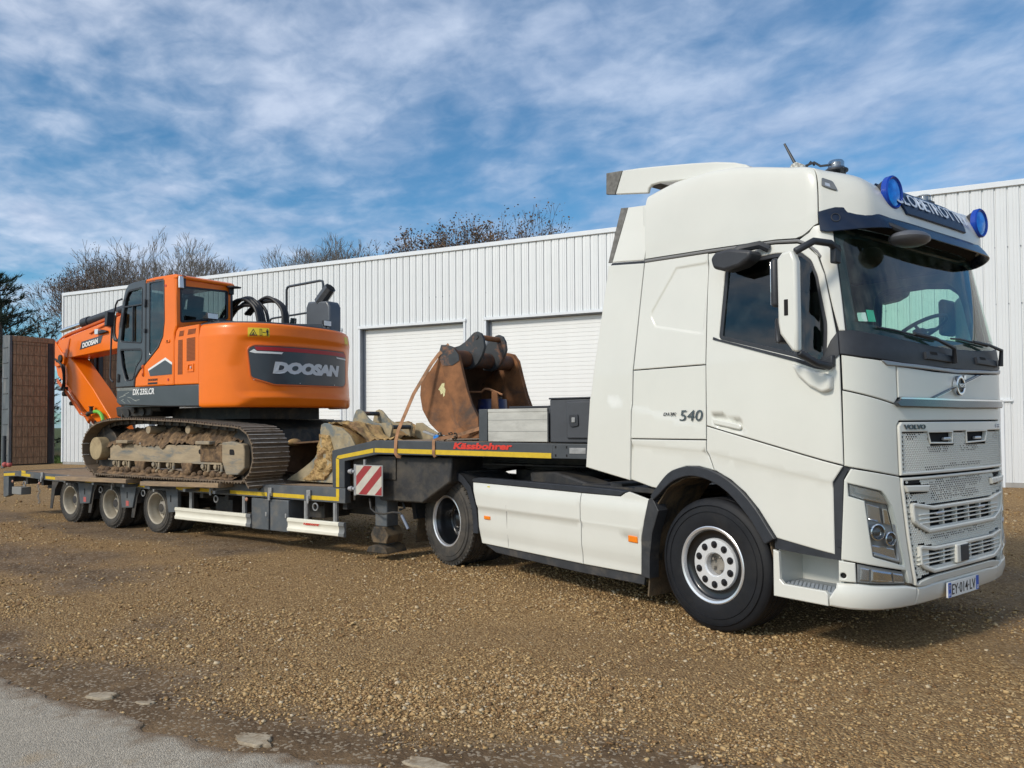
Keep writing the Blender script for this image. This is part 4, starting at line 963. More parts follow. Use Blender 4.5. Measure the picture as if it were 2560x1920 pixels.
# roof lamp cover, glazed sign
us=float(np.interp(.66,_xy[:,1],_s)); signg=mat('dark_blue_sign_glass',(.008,.022,.060),.35,spec=.25)
def vz(z): # v on the roof front for a height
    return math.asin(min(1,((z-3.06)/(3.445-3.06))**1.3))/(PI/2)
sg=[(us-.16,vz(3.385)),(us+.10,vz(3.165)),(2*UM-us-.04,vz(3.165)),(2*UM-us-.10,vz(3.375))]
panel('roof_sign',sg,roofm,signg,truck,g=.03,off=.016,thick=.02)
text('sign_lettering','GLOBETROTTER',1.34,vz(3.332)-vz(3.232),roofm,us-.06,vz(3.228),mat('sign_letters',(.55,.62,.72),.5),truck,off=.024,thick=.0015,offset=.006)
# marker lights on the roof corners
for far in (0,1):
    P=rounded([(1.085,vz(3.20)),(1.215,vz(3.185)),(1.185,vz(3.262)),(1.095,vz(3.272))],.02,3); P=mirrored(P) if far else P; P=P if area(P)>0 else P[::-1]
    panel('roof_marker_light',P,roofm,mat('smoked_lens',(.12,.13,.14),.2,coat=1),truck,g=.04,off=.012,thick=.02,edge=.004)
    Q=[(1.12,vz(3.205)),(1.165,vz(3.203)),(1.160,vz(3.228)),(1.12,vz(3.23))]; Q=mirrored(Q) if far else Q; Q=Q if area(Q)>0 else Q[::-1]
    panel('marker_led',Q,roofm,alu,truck,g=.04,off=.014,thick=.01,edge=0)
# ---- sun visor
def vismap(u,z,o):
    uu=2*UM-u if u>UM else u; k=min(1,max(0,(uu-1.06)/.50)); k=k*k*(3-2*k); d=(3.06-z)/.12
    return cab(u,min(z,3.1),o+.022+k*(.112+.045*d))+Vector((0,0,max(0,z-3.1)))
vl=[(1.052,2.985),(1.12,2.972),(1.30,2.965),(1.50,2.960),(UM,2.955)]; vt=[(UM,3.045),(1.66,3.050),(1.54,3.070),(1.38,3.130),(1.20,3.145),(1.052,3.125)]
panel('sun_visor',symloop(vl,vt),vismap,mat('dark_visor_acrylic',(.010,.018,.040),.22,var=.2,vscale=5,spec=.4),truck,g=.05,thick=.012,edge=.004)
for far in (0,1):
    P=circ((1.19,3.065),.034,20); Pi=circ((1.19,3.065),.028,20)
    if far: P=mirrored(P);Pi=mirrored(Pi)
    P=P if area(P)>0 else P[::-1]; Pi=Pi if area(Pi)>0 else Pi[::-1]
    panel('visor_button',P,vismap,blackpl,truck,[Pi],g=.05,off=.006,thick=.01,edge=0)
# visor underside fill: thin dark tray back to the windscreen head
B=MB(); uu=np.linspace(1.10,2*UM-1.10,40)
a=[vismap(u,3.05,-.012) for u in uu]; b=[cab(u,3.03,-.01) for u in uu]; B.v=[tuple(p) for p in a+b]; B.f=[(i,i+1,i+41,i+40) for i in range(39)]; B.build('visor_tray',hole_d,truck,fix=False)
# ---- roof lamps
def roof_lamp(y):
    L_=thing('roof_lamp','','lamp',(1.02,y,3.16))
    B=MB(); B.lathe([(.0,-.02),(.035,-.01),(.07,.03),(.098,.08),(.108,.115),(.0,.115)],(.03,0,.145),(1,0,.0),28,closed=False); B.build('lamp_body',dusty,L_)
    B=MB(); B.lathe([(.106,.108),(.120,.112),(.122,.150),(.112,.160),(.098,.150),(.098,.108)],(.03,0,.145),(1,0,0),32); B.build('lamp_rim',bluer,L_)
    B=MB(); B.lathe([(.100,.148),(.07,.156),(.035,.160),(0,.161)],(.03,0,.145),(1,0,0),28,closed=False); B.build('lamp_glass',blueg,L_)
    B=MB(); B.box(.02,.10,-.05,.05,-.01,.005); B.box(.04,.08,-.055,-.047,0,.12); B.box(.04,.08,.047,.055,0,.12); B.cyl((.06,-.06,.10),(.06,.06,.10),.010,8); B.cyl((.06,0,-.10),(.06,0,0),.022,8); B.build('lamp_bracket',blackpl,L_,bevel=.003)
    return L_
a=roof_lamp(.635); a['label']='round blue spotlight on the cab roof nearer the camera, left of the roof sign'; a['group']='blue roof spotlights'
a=roof_lamp(2.12); a['label']='round blue spotlight on the far corner of the cab roof, right of the roof sign'; a['group']='blue roof spotlights'
def beacon(x,y,z,label):
    L_=thing('beacon',label,'beacon',(x,y,z),0,'clear warning beacons on the cab roof')
    B=MB(); B.cyl((0,0,-.06),(0,0,.01),.03,10); B.cyl((0,0,.005),(0,0,.02),.085,24); B.build('beacon_base',blackpl,L_,bevel=.003)
    B=MB(); B.cyl((0,0,.02),(0,0,.036),.062,24); B.build('beacon_ring',dchrome,L_)
    B=MB()
    B.lathe([(.058,.036),(.058,.075),(.050,.088),(0,.090)],(0,0,0),(0,0,1),24,closed=False); B.build('beacon_dome',glassmat('clear_beacon_plastic',(.62,.64,.66),1.6,.5),L_,angle=60)
    B=MB(); B.cyl((0,0,.036),(0,0,.075),.035,12); B.build('beacon_lamp',alu,L_)
    for k in range(3): 
        c=2*PI*k/3; B=MB(); B.cyl((.07*math.cos(c),.07*math.sin(c),-.06),(.07*math.cos(c),.07*math.sin(c),.01),.006,6); B.build('beacon_foot',blackpl,L_)
beacon(.86,.45,3.500,'clear flashing beacon on the cab roof behind the nearer blue spotlight')
beacon(.78,2.02,3.53,'clear flashing beacon on the far side of the cab roof, half hidden behind the sign')
B=MB(); B.prism([(.46,3.60),(.61,3.575),(.60,3.63),(.54,3.665),(.50,3.655)],.425,.475); B.build('antenna_foot',mat('peeled_antenna_foot',(.25,.24,.22),.7,col2=(.6,.6,.55),vscale=40,patch=(.45,.55)),truck,bevel=.008)
B=MB(); B.tube([(.525,.45,3.65),(.43,.45,3.84)],.012,8,rad=[.013,.009]); B.build('antenna',blackpl,truck)
B=MB(); B.tube([(.64,.40,3.60),(.70,.42,3.615),(.74,.44,3.58),(.79,.45,3.575),(.84,.45,3.57)],.009,6); B.tube([(.62,.44,3.60),(.66,.44,3.635),(.69,.44,3.60)],.008,6); B.build('beacon_cable',blackpl,truck)
# ---- roof air deflector and side deflectors
dp=[(-1.144,3.758),(-1.05,3.955),(-.85,3.925),(-.55,3.868),(-.25,3.808),(.0,3.752),(.17,3.702),(.28,3.655),(.34,3.605),(.13,3.632),(-.25,3.675),(-.43,3.705),(-.60,3.735),(-.70,3.738),(-.735,3.715),(-.745,3.675)]
for y0,y1 in ((.15,.185),(2.315,2.35)):
    B=MB(); B.prism(dp,y0,y1); B.build('deflector_side',white,truck,bevel=.010)
tp=[(-1.05,3.957),(-.85,3.927),(-.55,3.870),(-.25,3.810),(.0,3.754),(.17,3.704),(.28,3.657),(.345,3.603)]
B=MB(); B.prism(tp+[(x-.004,z-.022) for x,z in reversed(tp)],.158,2.342); B.build('roof_air_deflector',white,truck,angle=50)
rg=mat('worn_grey_rubber_edge',(.15,.145,.135),.85,var=.35,vscale=20)
for y0,y1 in ((.148,.175),(2.325,2.352)):
    B=MB(); B.prism([(-1.262,3.785),(-1.258,3.985),(-1.055,3.957),(-1.149,3.758)],y0,y1); B.build('deflector_edge_strip',rg,truck,bevel=.004)
B=MB(); B.prism([(-1.258,3.985),(-1.055,3.957),(-1.058,3.937),(-1.258,3.962)],.17,2.33); B.build('deflector_edge_strip',rg,truck)
for far in (0,1):
    Yf=(lambda y:2.5-y) if far else (lambda y:y)
    mpp=lambda u,v,o,Yf=Yf:Vector((u,Yf(max(0,v-3.1)*.20-.004-o+float(np.interp(v,[2.1,3.0],[0,.05]))),v))
    panel('side_deflector',[(-1.09,3.105),(-.705,3.060),(-.60,3.55),(-.98,3.598)],mpp,white,truck,g=.1,thick=.03)
    panel('deflector_edge_strip',[(-1.144,3.108),(-1.094,3.105),(-.985,3.600),(-1.075,3.615),(-1.105,3.40)],mpp,rg,truck,g=.1,thick=.02)
    def rl(u,z): return seglt(u,z,[(-1.4,1.93),(-.8,1.80)],.03,.014)
    panel('side_deflector',[(-1.395,1.235),(-1.335,1.86),(-1.14,3.082),(-.705,3.032),(-.805,2.1),(-.840,1.142)],mpp,white,truck,g=.07,thick=.035,relief=rl)
    panel('deflector_gap',[(-1.10,3.10),(-.70,3.055),(-.70,3.035),(-1.12,3.08)],mpp,blackpl,truck,g=.1,thick=.02,off=-.012,edge=0)
    panel('cab_gap',[(-.73,3.04),(-.68,3.04),(-.80,1.16),(-.86,1.16)],mpp,blackpl,truck,g=.2,thick=.02,off=-.02,edge=0)
# ---- badge, handle
text('power_badge','540',.235,.088,cab,-.278,1.655,dchrome,truck,off=.010,thick=.003,shear=.15,offset=.0)
text('engine_badge','D13K',.135,.026,cab,-.450,1.700,blackpl,truck,off=.010,thick=.004,shear=.2,offset=.008)
for far in (0,1):
    P=rounded([(.045,1.672),(.055,1.628),(.30,1.583),(.315,1.605),(.30,1.625),(.18,1.65)],.012,3); P=mirrored(P) if far else P; P=P if area(P)>0 else P[::-1]
    panel('door_handle',P,cab,white,truck,g=.05,off=.002,thick=.03,edge=.008)
# ---- interior
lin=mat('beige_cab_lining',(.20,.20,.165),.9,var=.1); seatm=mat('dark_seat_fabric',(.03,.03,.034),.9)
B=MB(); B.box(-.70,1.16,.08,2.42,1.30,1.36); B.build('cab_floor',darkin,truck)
B=MB(); B.box(-.66,1.02,.14,2.36,3.0,3.03); B.build('cab_ceiling',darkin,truck)
B=MB(); B.prism([(1.14,2.14),(1.05,2.18),(.92,2.16),(.85,2.02),(.85,1.4),(1.10,1.4)],.14,2.36,axis='y'); B.build('dashboard',darkin,truck,bevel=.03)
B=MB(); B.prism([(.98,2.19),(.80,2.27),(.70,2.22),(.72,2.05),(.95,2.05)],1.50,2.25,axis='y'); B.build('instrument_cowl',darkin,truck,bevel=.03)
B=MB(); B.box(-.70,-.62,.10,2.40,1.35,3.0); B.build('bunk_curtain',mat('dark_curtain',(.07,.07,.065),.95,var=.2,vscale=15),truck)
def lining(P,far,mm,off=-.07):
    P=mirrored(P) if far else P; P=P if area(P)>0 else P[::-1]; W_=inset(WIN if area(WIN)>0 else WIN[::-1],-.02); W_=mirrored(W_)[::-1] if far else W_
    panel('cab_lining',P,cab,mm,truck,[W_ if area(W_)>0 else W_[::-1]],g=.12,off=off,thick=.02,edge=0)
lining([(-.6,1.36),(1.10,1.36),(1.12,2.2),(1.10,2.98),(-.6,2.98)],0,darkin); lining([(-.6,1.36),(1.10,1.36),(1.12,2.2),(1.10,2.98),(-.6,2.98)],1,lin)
def torus(B,c,nrm,Rr,r,seg=36,k=8):
    nrm=Vector(nrm).normalized();a=nrm.orthogonal().normalized();b=nrm.cross(a); c=Vector(c)
    B.tube([c+(a*math.cos(2*PI*i/seg)+b*math.sin(2*PI*i/seg))*Rr for i in range(seg)],r,k,closed=True)
B=MB(); torus(B,(.80,1.86,2.42),(-.55,0,1),.225,.016); B.build('steering_wheel',blackpl,truck)
B=MB(); B.cyl((.80,1.86,2.40),(.93,1.86,2.16),.05,10); B.sphere((.80,1.86,2.41),.06,12,8,(1,1,.5)); 
for a in (0.3,PI-.3,-PI/2): B.cyl((.80,1.86,2.41),(.80+.2*math.sin(a)*.85,1.86+.2*math.cos(a),2.41+.2*math.sin(a)*.5),.014,6)
B.build('steering_column',blackpl,truck)
def seat(y):
    s_=bpy.data.objects.new('cab_seat',None); link(s_,truck); s_.location=(-.28,y,-.06)
    B=MB(); B.box(-.25,.28,-.25,.25,1.75,1.92); B.build('seat_cushion',seatm,s_,bevel=.05)
    B=MB(); B.prism([(-.22,1.85),(-.05,1.85),(-.18,2.62),(-.34,2.62)],-.24,.24); B.build('seat_back',seatm,s_,bevel=.05)
    B=MB(); B.prism([(-.19,2.62),(-.19,2.85),(-.30,2.86),(-.31,2.62)],-.14,.14); B.build('seat_headrest',seatm,s_,bevel=.03)
seat(.62); seat(1.88)
# things seen through / on the windscreen
panel('windscreen_sticker',rounded([(1.262,2.335),(1.338,2.335),(1.335,2.40),(1.262,2.395)],.006,2),cab,mat('paper_sticker',(.72,.76,.74),.6),truck,g=.1,off=-.010,thick=.001,edge=0)
panel('windscreen_sticker',[(1.345,2.335),(1.412,2.335),(1.412,2.418),(1.345,2.42)],cab,mat('green_sticker',(.10,.50,.36),.5),truck,g=.1,off=-.010,thick=.001,edge=0)
ringm=mat('dark_mirror_back',(.028,.030,.036),.5,var=.15,vscale=9)
# front kerb mirror hanging under the visor (near corner)
def lump(name,pts,m,par,bev=.03):
    B=MB(); B.prism(*pts); return B.build(name,m,par,bevel=bev,seg=3)
B=MB(); B.tube([(1.12,.42,3.08),(1.26,.46,3.02),(1.33,.55,2.97)],.022,8); B.build('front_mirror_arm',blackpl,truck)
B=MB(); B.sphere((1.31,.62,2.94),.13,18,10,(1.0,1.35,.42)); B.build('front_mirror',mat('grey_mirror_shell',(.10,.105,.12),.45),truck)
# ---- wipers
def wiper(pts,blade,rr=.012):
    w_=bpy.data.objects.new('wiper',None); link(w_,truck)
    B=MB(); B.tube([cab(u,z,o) for u,z,o in pts],rr,6,rad=[rr*1.7,rr*1.3]+[rr]*(len(pts)-2)); B.build('wiper_arm',blackpl,w_)
    B=MB(); B.tube([cab(u,z,.012) for u,z in blade],.008,5); B.build('wiper_blade',blackpl,w_)
wiper([(2.30,2.075,.03),(2.25,2.17,.06),(2.0,2.235,.045),(1.75,2.255,.03)],[(1.38,2.29),(1.55,2.275),(1.75,2.255),(1.95,2.24),(2.12,2.235)])
wiper([(3.18,2.085,.04),(3.16,2.20,.07),(2.95,2.235,.05),(2.7,2.25,.03)],[(2.35,2.26),(2.5,2.265),(2.7,2.255),(2.9,2.245),(3.02,2.24)])
for u0 in (1.88,2.72):
    panel('base_panel_recess',[(u0,2.085),(u0+.44,2.075),(u0+.44,2.125),(u0,2.135)],cab,blackpl,truck,g=.06,off=.024,thick=.02,edge=.004)
    panel('base_panel_slot',[(u0+.06,2.118),(u0+.16,2.115),(u0+.16,2.135),(u0+.06,2.138)],cab,hole_d,truck,g=.06,off=.026,thick=.01,edge=0)
# ---- door mirrors
mirw=white
def door_mirror(far):
    Y=(lambda y:2.5-y) if far else (lambda y:y); r_=bpy.data.objects.new('door_mirror',None); link(r_,truck); r_.location=(-.15,-.03,0) if far else (0,0,0)
    def T(B):
        B.v=[(v[0],Y(v[1]),v[2]) for v in B.v]; return B
    # white vertical cover bar
    B=MB(); out=[(.858,2.755),(.90,2.795),(.975,2.800),(1.005,2.72),(1.008,2.30),(1.006,2.105),(.965,2.12),(.875,2.24),(.862,2.32)]
    B.prism(out,-.335,-.265); T(B).build('mirror_cover',mirw,r_,bevel=.02,seg=3)
    B=MB(); B.box(.915,.945,-.340,-.30,2.36,2.47); T(B).build('mirror_cover_slot',hole_d,r_,bevel=.004)
    B=MB(); B.box(.80,.855,-.33,-.08,2.43,2.77); T(B).build('main_mirror_housing',ringm,r_,bevel=.035,seg=3)
    B=MB(); B.box(.82,.87,-.32,-.12,2.18,2.36); T(B).build('wide_mirror_housing',ringm,r_,bevel=.03,seg=3)
    B=MB(); B.box(.796,.801,-.315,-.095,2.45,2.75); T(B).build('mirror_glass',chrome,r_,bevel=.002)
    B=MB(); B.tube([(.98,-.30,2.79),(1.06,-.20,2.86),(1.09,-.05,2.86),(1.09,.06,2.82)],.027,8); B.box(1.065,1.11,-.015,.06,2.73,2.86); T(B).build('upper_mirror_arm',blackpl,r_,bevel=.01)
    B=MB(); B.tube([(.99,-.29,2.11),(1.04,-.16,2.04),(1.06,-.02,2.02)],.028,8); B.prism([(.78,2.085),(1.0,2.0),(1.075,2.02),(1.075,2.10),(.97,2.06)],-.02,.03); T(B).build('lower_mirror_arm',blackpl,r_,bevel=.01)
    B=MB(); B.prism([(.76,2.06),(1.06,1.96),(1.06,1.86),(1.0,1.84),(.90,1.89),(.81,1.97)],-.035,.03); T(B).build('mirror_foot_cover',mirw,r_,bevel=.02,seg=3)
    # kerb mirror over the door
    B=MB(); B.prism([(.155,2.90),(.20,2.945),(.33,2.950),(.53,2.90),(.51,2.84),(.42,2.80),(.28,2.785),(.18,2.82)],-.15,.0); T(B).build('kerb_mirror_housing',ringm,r_,bevel=.025,seg=3)
    B=MB(); B.tube([(.32,-.10,2.90),(.36,-.06,2.95),(.50,.0,2.965),(.55,.04,2.93)],.03,8); T(B).build('kerb_mirror_arm',blackpl,r_)
door_mirror(0);door_mirror(1)
# ---- wheels
rimw=mat('white_rim_disc',(.70,.71,.72),.3,.25,coat=.3); rimb=mat('gloss_black_rim',(.005,.006,.008),.3,coat=.3); rimal=mat('rim_edge_metal',(.75,.76,.78),.28,.7); nutm=mat('dark_nut',(.05,.05,.055),.3,.6)
rimbe=mat('beige_grey_rim',(.36,.32,.25),.5,.2,var=.15,vscale=8,col2=(.20,.17,.13),patch=(.5,.8)); hubm=mat('dusty_hub',(.24,.22,.19),.7,var=.3,vscale=14)
def tyre(B,R0,w,rr,side=1,grooves=4):
    """profile: outer face at along=0, going inwards (positive)"""
    p=[(rr,.02),(rr+.012,.004),(rr+.03,.0),(R0*.72,-.004+.0),(R0*.86,.002),(R0*.90,.006),(R0*.955,.020),(R0*.985,.032),(R0,.046)]
    n=grooves; tw=w-.092
    for i in range(1,n+1):
        g=.046+tw*i/(n+1); p+=[(R0,g-.007),(R0-.012,g-.004),(R0-.012,g+.004),(R0,g+.007)]
    p+=[(R0,w-.046),(R0*.985,w-.032),(R0*.955,w-.02),(R0*.90,w-.006),(R0*.8,w),(rr+.03,w),(rr,w-.02)]
    return p
def wheel(name,x,y,R0,w,rr,style,far=0,parent=None,rm=rubber,z=None):
    """y = outer face; far wheels are mirrored"""
    s=-1 if far else 1; o=bpy.data.objects.new(name,None); link(o,parent); o.location=(x,y,(R0 if z is None else z)-.012)
    ax=(0,s,0)
    B=MB(); B.lathe(tyre(B,R0,w,rr),(0,0,0),ax,72); B.build('tyre',rm,o,angle=28)
    if style!='front':
        B=MB(); nb_=54 if style=='rear' else 44
        for k in range(nb_):
            a=2*PI*k/nb_; r_=Matrix.Rotation(a,4,'Y')
            for q0,q1 in ((.022,.060),(w-.060,w-.022)):
                y0_,y1_=sorted((s*q0,s*q1)); B.box(-.016,.016,y0_,y1_,R0*.955,R0+.006,r_)
        B.build('tread_block',rm,o,smooth=False,kind='stuff')
    # sidewall ribs
    B=MB()
    for r_ in (R0*.80,R0*.895): B.lathe([(r_-.003,.0),(r_,-.007),(r_+.003,.0)],(0,0,0),ax,64)
    B.build('sidewall_rib',rm,o)
    if style=='front':
        B=MB(); B.lathe([(rr-.002,.022),(rr+.014,.006),(rr+.016,.0),(rr+.008,-.005),(rr-.008,.000),(rr-.014,.02),(rr-.016,.03)],(0,0,0),ax,72); B.build('rim_edge',rimal,o)
        B=MB(); B.lathe([(rr-.008,.03),(rr-.016,.048),(rr-.030,.058),(.225,.062),(.205,.062),(.19,.16)],(0,0,0),ax,64,closed=False); B.build('rim_well',rimb,o)
        B=MB(); B.lathe([(.088,.16),(.088,.046),(.098,.036),(.16,.034),(.200,.038),(.207,.052),(.207,.15)],(0,0,0),ax,64,closed=False); B.build('wheel_disc',rimw,o,angle=40)
        B=MB(); B.lathe([(.087,.16),(.085,.10),(.070,.115),(.050,.12),(0,.12)],(0,0,0),ax,32,closed=False)
        for k in range(5): a=2*PI*k/5; B.cyl((.06*math.cos(a),s*.08,.06*math.sin(a)),(.06*math.cos(a),s*.12,.06*math.sin(a)),.010,6)
        B.build('hub',hubm,o)
        for k in range(10):
            a=2*PI*(k+.5)/10; c=Vector((.158*math.cos(a),0,.158*math.sin(a))); B=MB(); B.cyl(c+Vector((0,s*.04,0)),c+Vector((0,s*.0315,0)),.029,16); B.cyl(c+Vector((0,s*.04,0)),c+Vector((0,s*.018,0)),.017,6); B.cyl(c+Vector((0,s*.02,0)),c+Vector((0,s*.010,0)),.009,8); B.build('wheel_nut',nutm,o)
    elif style=='rear':
        B=MB(); B.lathe([(rr-.002,.022),(rr+.012,.006),(rr+.012,.0),(rr+.002,-.002),(rr-.010,.004),(rr-.018,.03)],(0,0,0),ax,72); B.build('rim_edge',rimal,o)
        B=MB(); B.lathe([(rr-.014,.03),(rr-.025,.06),(rr-.045,.10),(rr-.05,.22),(rr-.08,.245),(.14,.235),(.135,.20),(.10,.15),(.07,.13),(0,.13)],(0,0,0),ax,64,closed=False); B.build('rim_well',rimb,o,angle=50)
        for k in range(10):
            a=2*PI*k/10; c=Vector((.168*math.cos(a),0,.168*math.sin(a))); B=MB(); B.cyl(c+Vector((0,s*.245,0)),c+Vector((0,s*.205,0)),.015,6); B.build('wheel_nut',mat('bright_nut',(.4,.4,.42),.25,.9),o)
        B=MB(); B.lathe(tyre(B,R0,w,rr),(0,s*(w+.03),0),ax,48); B.build('inner_tyre',rm,o,angle=28)
    else:
        B=MB(); B.lathe([(rr-.002,.022),(rr+.012,.004),(rr+.012,-.002),(rr+.002,-.004),(rr-.010,.004),(rr-.018,.03),(rr-.03,.05),(rr-.032,.075),(rr-.045,.09),(rr-.05,.15),(.14,.165),(.125,.14),(.12,.165)],(0,0,0),ax,56,closed=False); B.build('rim',rimbe,o,angle=50)
        B=MB(); B.lathe([(.115,.165),(.10,.10),(.085,.085),(.06,.075),(0,.075)],(0,0,0),ax,24,closed=False); B.build('hub',hubm,o)
        for k in range(8):
            a=2*PI*k/8; c=Vector((.128*math.cos(a),0,.128*math.sin(a))); B=MB(); B.cyl(c+Vector((0,s*.16,0)),c+Vector((0,s*.12,0)),.013,6); B.build('wheel_nut',hubm,o)
        B=MB(); B.lathe(tyre(B,R0,w,rr,grooves=3),(0,s*(w+.03),0),ax,40); B.build('inner_tyre',rm,o,angle=28)
    return o
RF,RR=.525,.515
wheel('front_wheel',0,.025,RF,.385,.290,'front',0,truck); wheel('front_wheel',0,2.475,RF,.385,.290,'front',1,truck)
wheel('rear_wheel',-3.829,.016,RR,.30,.290,'rear',0,truck,rubberd); wheel('rear_wheel',-3.829,2.484,RR,.30,.290,'rear',1,truck,rubberd)
# ---- front wheel arch liner
mudm=mat('muddy_liner',(.035,.032,.028),.9,var=.4,vscale=9,col2=(.16,.11,.06),patch=(.42,.62),bump=.4,bscale=30)
def arcshell(name,pts,y0,y1,th,m,par):
    n=len(pts); ins=[]
    for i in range(n):
        a=Vector(pts[max(i-1,0)]);b=Vector(pts[min(i+1,n-1)]); d=(b-a).normalized(); ins.append((pts[i][0]+d.y*th,pts[i][1]-d.x*th))
    B=MB(); B.prism(pts+ins[::-1],y0,y1); return B.build(name,m,par,angle=60)
def bothy(f):
    f(lambda a,b:(a,b)); f(lambda a,b:(2.5-b,2.5-a))
def liners(yy):
    y0,y1=yy(.03,.56); arcshell('wheel_arch_liner',[(-.66,.45),(-.63,.70),(-.57,.95),(-.44,1.11),(-.25,1.20),(0,1.21),(.22,1.12),(.42,.95),(.53,.78),(.57,.62)],y0,y1,.012,mudm,truck)
    y0,y1=yy(.05,.50); B=MB(); B.prism([(-.655,.62),(-.64,.62),(-.69,.145),(-.705,.145)],y0,y1); B.build('mud_flap',mat('mud_caked_flap',(.085,.065,.042),.95,var=.4,vscale=14,col2=(.15,.105,.06),patch=(.45,.6),bump=.5,bscale=50),truck)
bothy(liners)
# ---- side skirts
def rel_sk(u,z):
    o=0
    o+=-.018*min(1,max(0,(.50-z)/.10)) + .012*min(1,max(0,(z-.71)/.014)) -.020*min(1,max(0,(z-.90)/.08))
    if u>-1.49: o+=.0+.010*min(1,max(0,(z-(.64+(-.73-u)*.05))/.02))-.010*min(1,max(0,(z-.71)/.02))
    return o
for far in (0,1):
    Yf=(lambda y:2.5-y) if far else (lambda y:y)
    sm=lambda u,v,o,Yf=Yf:Vector((u,Yf(.012-o),v))
    panel('side_skirt_panel',[(-3.285,.985),(-3.185,.708),(-3.160,.415),(-3.132,.325),(-1.502,.318),(-1.508,.982),(-2.6,.985)],sm,white,truck,relief=rel_sk,g=.05,lines=[([(-3.3,.710),(-.6,.710)],(0,.014)),([(-3.3,.50),(-.6,.50)],(0,)),([(-3.3,.90),(-.6,.90)],(0,))])
    panel('side_skirt_panel',[(-1.494,.318),(-.735,.325),(-.74,.62),(-.665,.90),(-.628,.978),(-.885,1.034),(-.93,1.02),(-.99,.985),(-1.500,.982)],sm,white,truck,relief=rel_sk,g=.05,lines=[([(-3.3,.710),(-.6,.710)],(0,.014)),([(-3.3,.50),(-.6,.50)],(0,)),([(-3.3,.90),(-.6,.90)],(0,))])
    panel('side_skirt_seam',[(-2.655,.335),(-2.648,.335),(-2.648,.98),(-2.655,.98)],sm,mat('seam_grey',(.50,.49,.45),.6),truck,g=.3,off=.0015,thick=.003,edge=0,relief=rel_sk)
    panel('skirt_top_trim',[(-3.29,.990),(-3.27,1.030),(-3.17,1.046),(-1.52,1.046),(-1.02,1.040),(-.93,1.030),(-1.0,.989)],sm,blackpl,truck,g=.10,off=-.004,thick=.10)
    panel('skirt_lower_trim',[(-3.12,.318),(-2.9,.245),(-1.6,.225),(-.75,.235),(-.735,.32),(-1.5,.312)],sm,dusty,truck,g=.12,off=-.04,thick=.03)
    panel('side_marker_light',rounded([(-3.055,.598),(-2.945,.598),(-2.945,.635),(-3.055,.635)],.006,2),sm,amber,truck,g=.1,off=.012,thick=.02)
    panel('side_marker_light',rounded([(-.885,.600),(-.775,.597),(-.775,.652),(-.885,.655)],.006,2),sm,amber,truck,g=.1,off=.012,thick=.02)
    if not far: panel('tyre_pressure_sticker',[(-3.0,.935),(-2.955,.935),(-2.955,.962),(-3.0,.962)],sm,mat('yellow_sticker',(.65,.55,.08),.6),truck,g=.2,off=.0,thick=.003,edge=0)
B=MB(); B.box(-3.10,-1.0,.06,.55,.30,.96); B.box(-3.10,-1.0,1.95,2.44,.30,.96); B.build('fuel_tank',chass,truck,bevel=.05)
# rear mudguards
def guards(yy):
    y0,y1=yy(.0,.66); P=[(-4.55,.46),(-4.60,.66),(-4.56,.80),(-4.42,.96),(-4.22,1.06),(-3.95,1.115),(-3.65,1.115),(-3.45,1.05),(-3.30,.94),(-3.20,.72),(-3.17,.55),(-3.165,.43)]
    arcshell('rear_mudguard',P,y0,y1,.05,dusty,truck)
    y0,y1=yy(-.004,.02); arcshell('mudguard_lip',[(p[0],p[1]) for p in P],y0,y1,.085,blackpl,truck)
    for k,(a,b) in enumerate(zip(P[3:8],P[4:9])):
        cx_,cz=(a[0]+b[0])/2,(a[1]+b[1])/2; y0,y1=yy(.08,.6); B=MB(); B.cyl((cx_,y0,cz+.004),(cx_,y1,cz+.004),.016,6); B.build('mudguard_rib',dusty,truck)
    y0,y1=yy(.06,.60); B=MB(); B.prism([(-4.545,.50),(-4.53,.50),(-4.60,.16),(-4.615,.16)],y0,y1); B.build('mud_flap',mat('mud_caked_flap',(.085,.065,.042),.95),truck)
    y0,y1=yy(.0,.12); B=MB(); B.box(-4.66,-4.60,y0,y1,.70,.84); B.build('tail_lamp',redl,truck,bevel=.015)
bothy(guards)
# chassis
B=MB(); B.box(-4.75,.9,.83,.92,.68,.95); B.box(-4.75,.9,1.58,1.67,.68,.95); B.build('chassis_rail',chass,truck,bevel=.005)
B=MB(); B.box(-4.7,-4.6,.92,1.58,.70,.93); B.box(-2.6,-2.5,.92,1.58,.70,.93); B.box(-.9,-.8,.92,1.58,.70,.93); B.build('cross_member',chass,truck)
B=MB(); B.cyl((-3.829,.40,.50),(-3.829,2.10,.50),.09,14); B.sphere((-3.829,1.25,.50),.24,16,10); B.build('rear_axle',chass,truck)
B=MB(); B.cyl((0,.3,.46),(0,2.2,.46),.06,12); B.build('front_axle',chass,truck)
B=MB(); B.box(-.5,1.0,.85,1.65,.45,1.25); B.build('engine',chass,truck,bevel=.05)
B=MB(); B.box(-1.75,-1.0,.35,2.15,.955,.985)
for k in range(12): B.box(-1.72+k*.06,-1.70+k*.06,.36,2.14,.985,.995)
B.build('catwalk',chass,truck)
B=MB(); B.box(-1.60,-.70,.12,2.38,1.02,1.06); B.box(-1.25,-1.10,.15,.45,1.0,1.09); B.box(-.85,-.5,.05,.5,1.03,1.08); B.build('rear_platform',chass,truck,bevel=.01)
def cres(B): pass
B=MB(); B.cyl((-3.15,1.25,1.10),(-3.15,1.25,1.16),.46,32); B.prism([(-3.95,.80),(-3.35,.95),(-3.35,1.55),(-3.95,1.70)],1.10,1.16,axis='z'); B.box(-3.5,-2.9,.80,1.70,.95,1.10); B.build('fifth_wheel',chass,truck,bevel=.008)
B=MB()
for y in (.72,1.78): B.prism([(-3.3,.96),(-2.3,.96),(-2.45,1.02),(-3.0,1.08)],y-.03,y+.03)
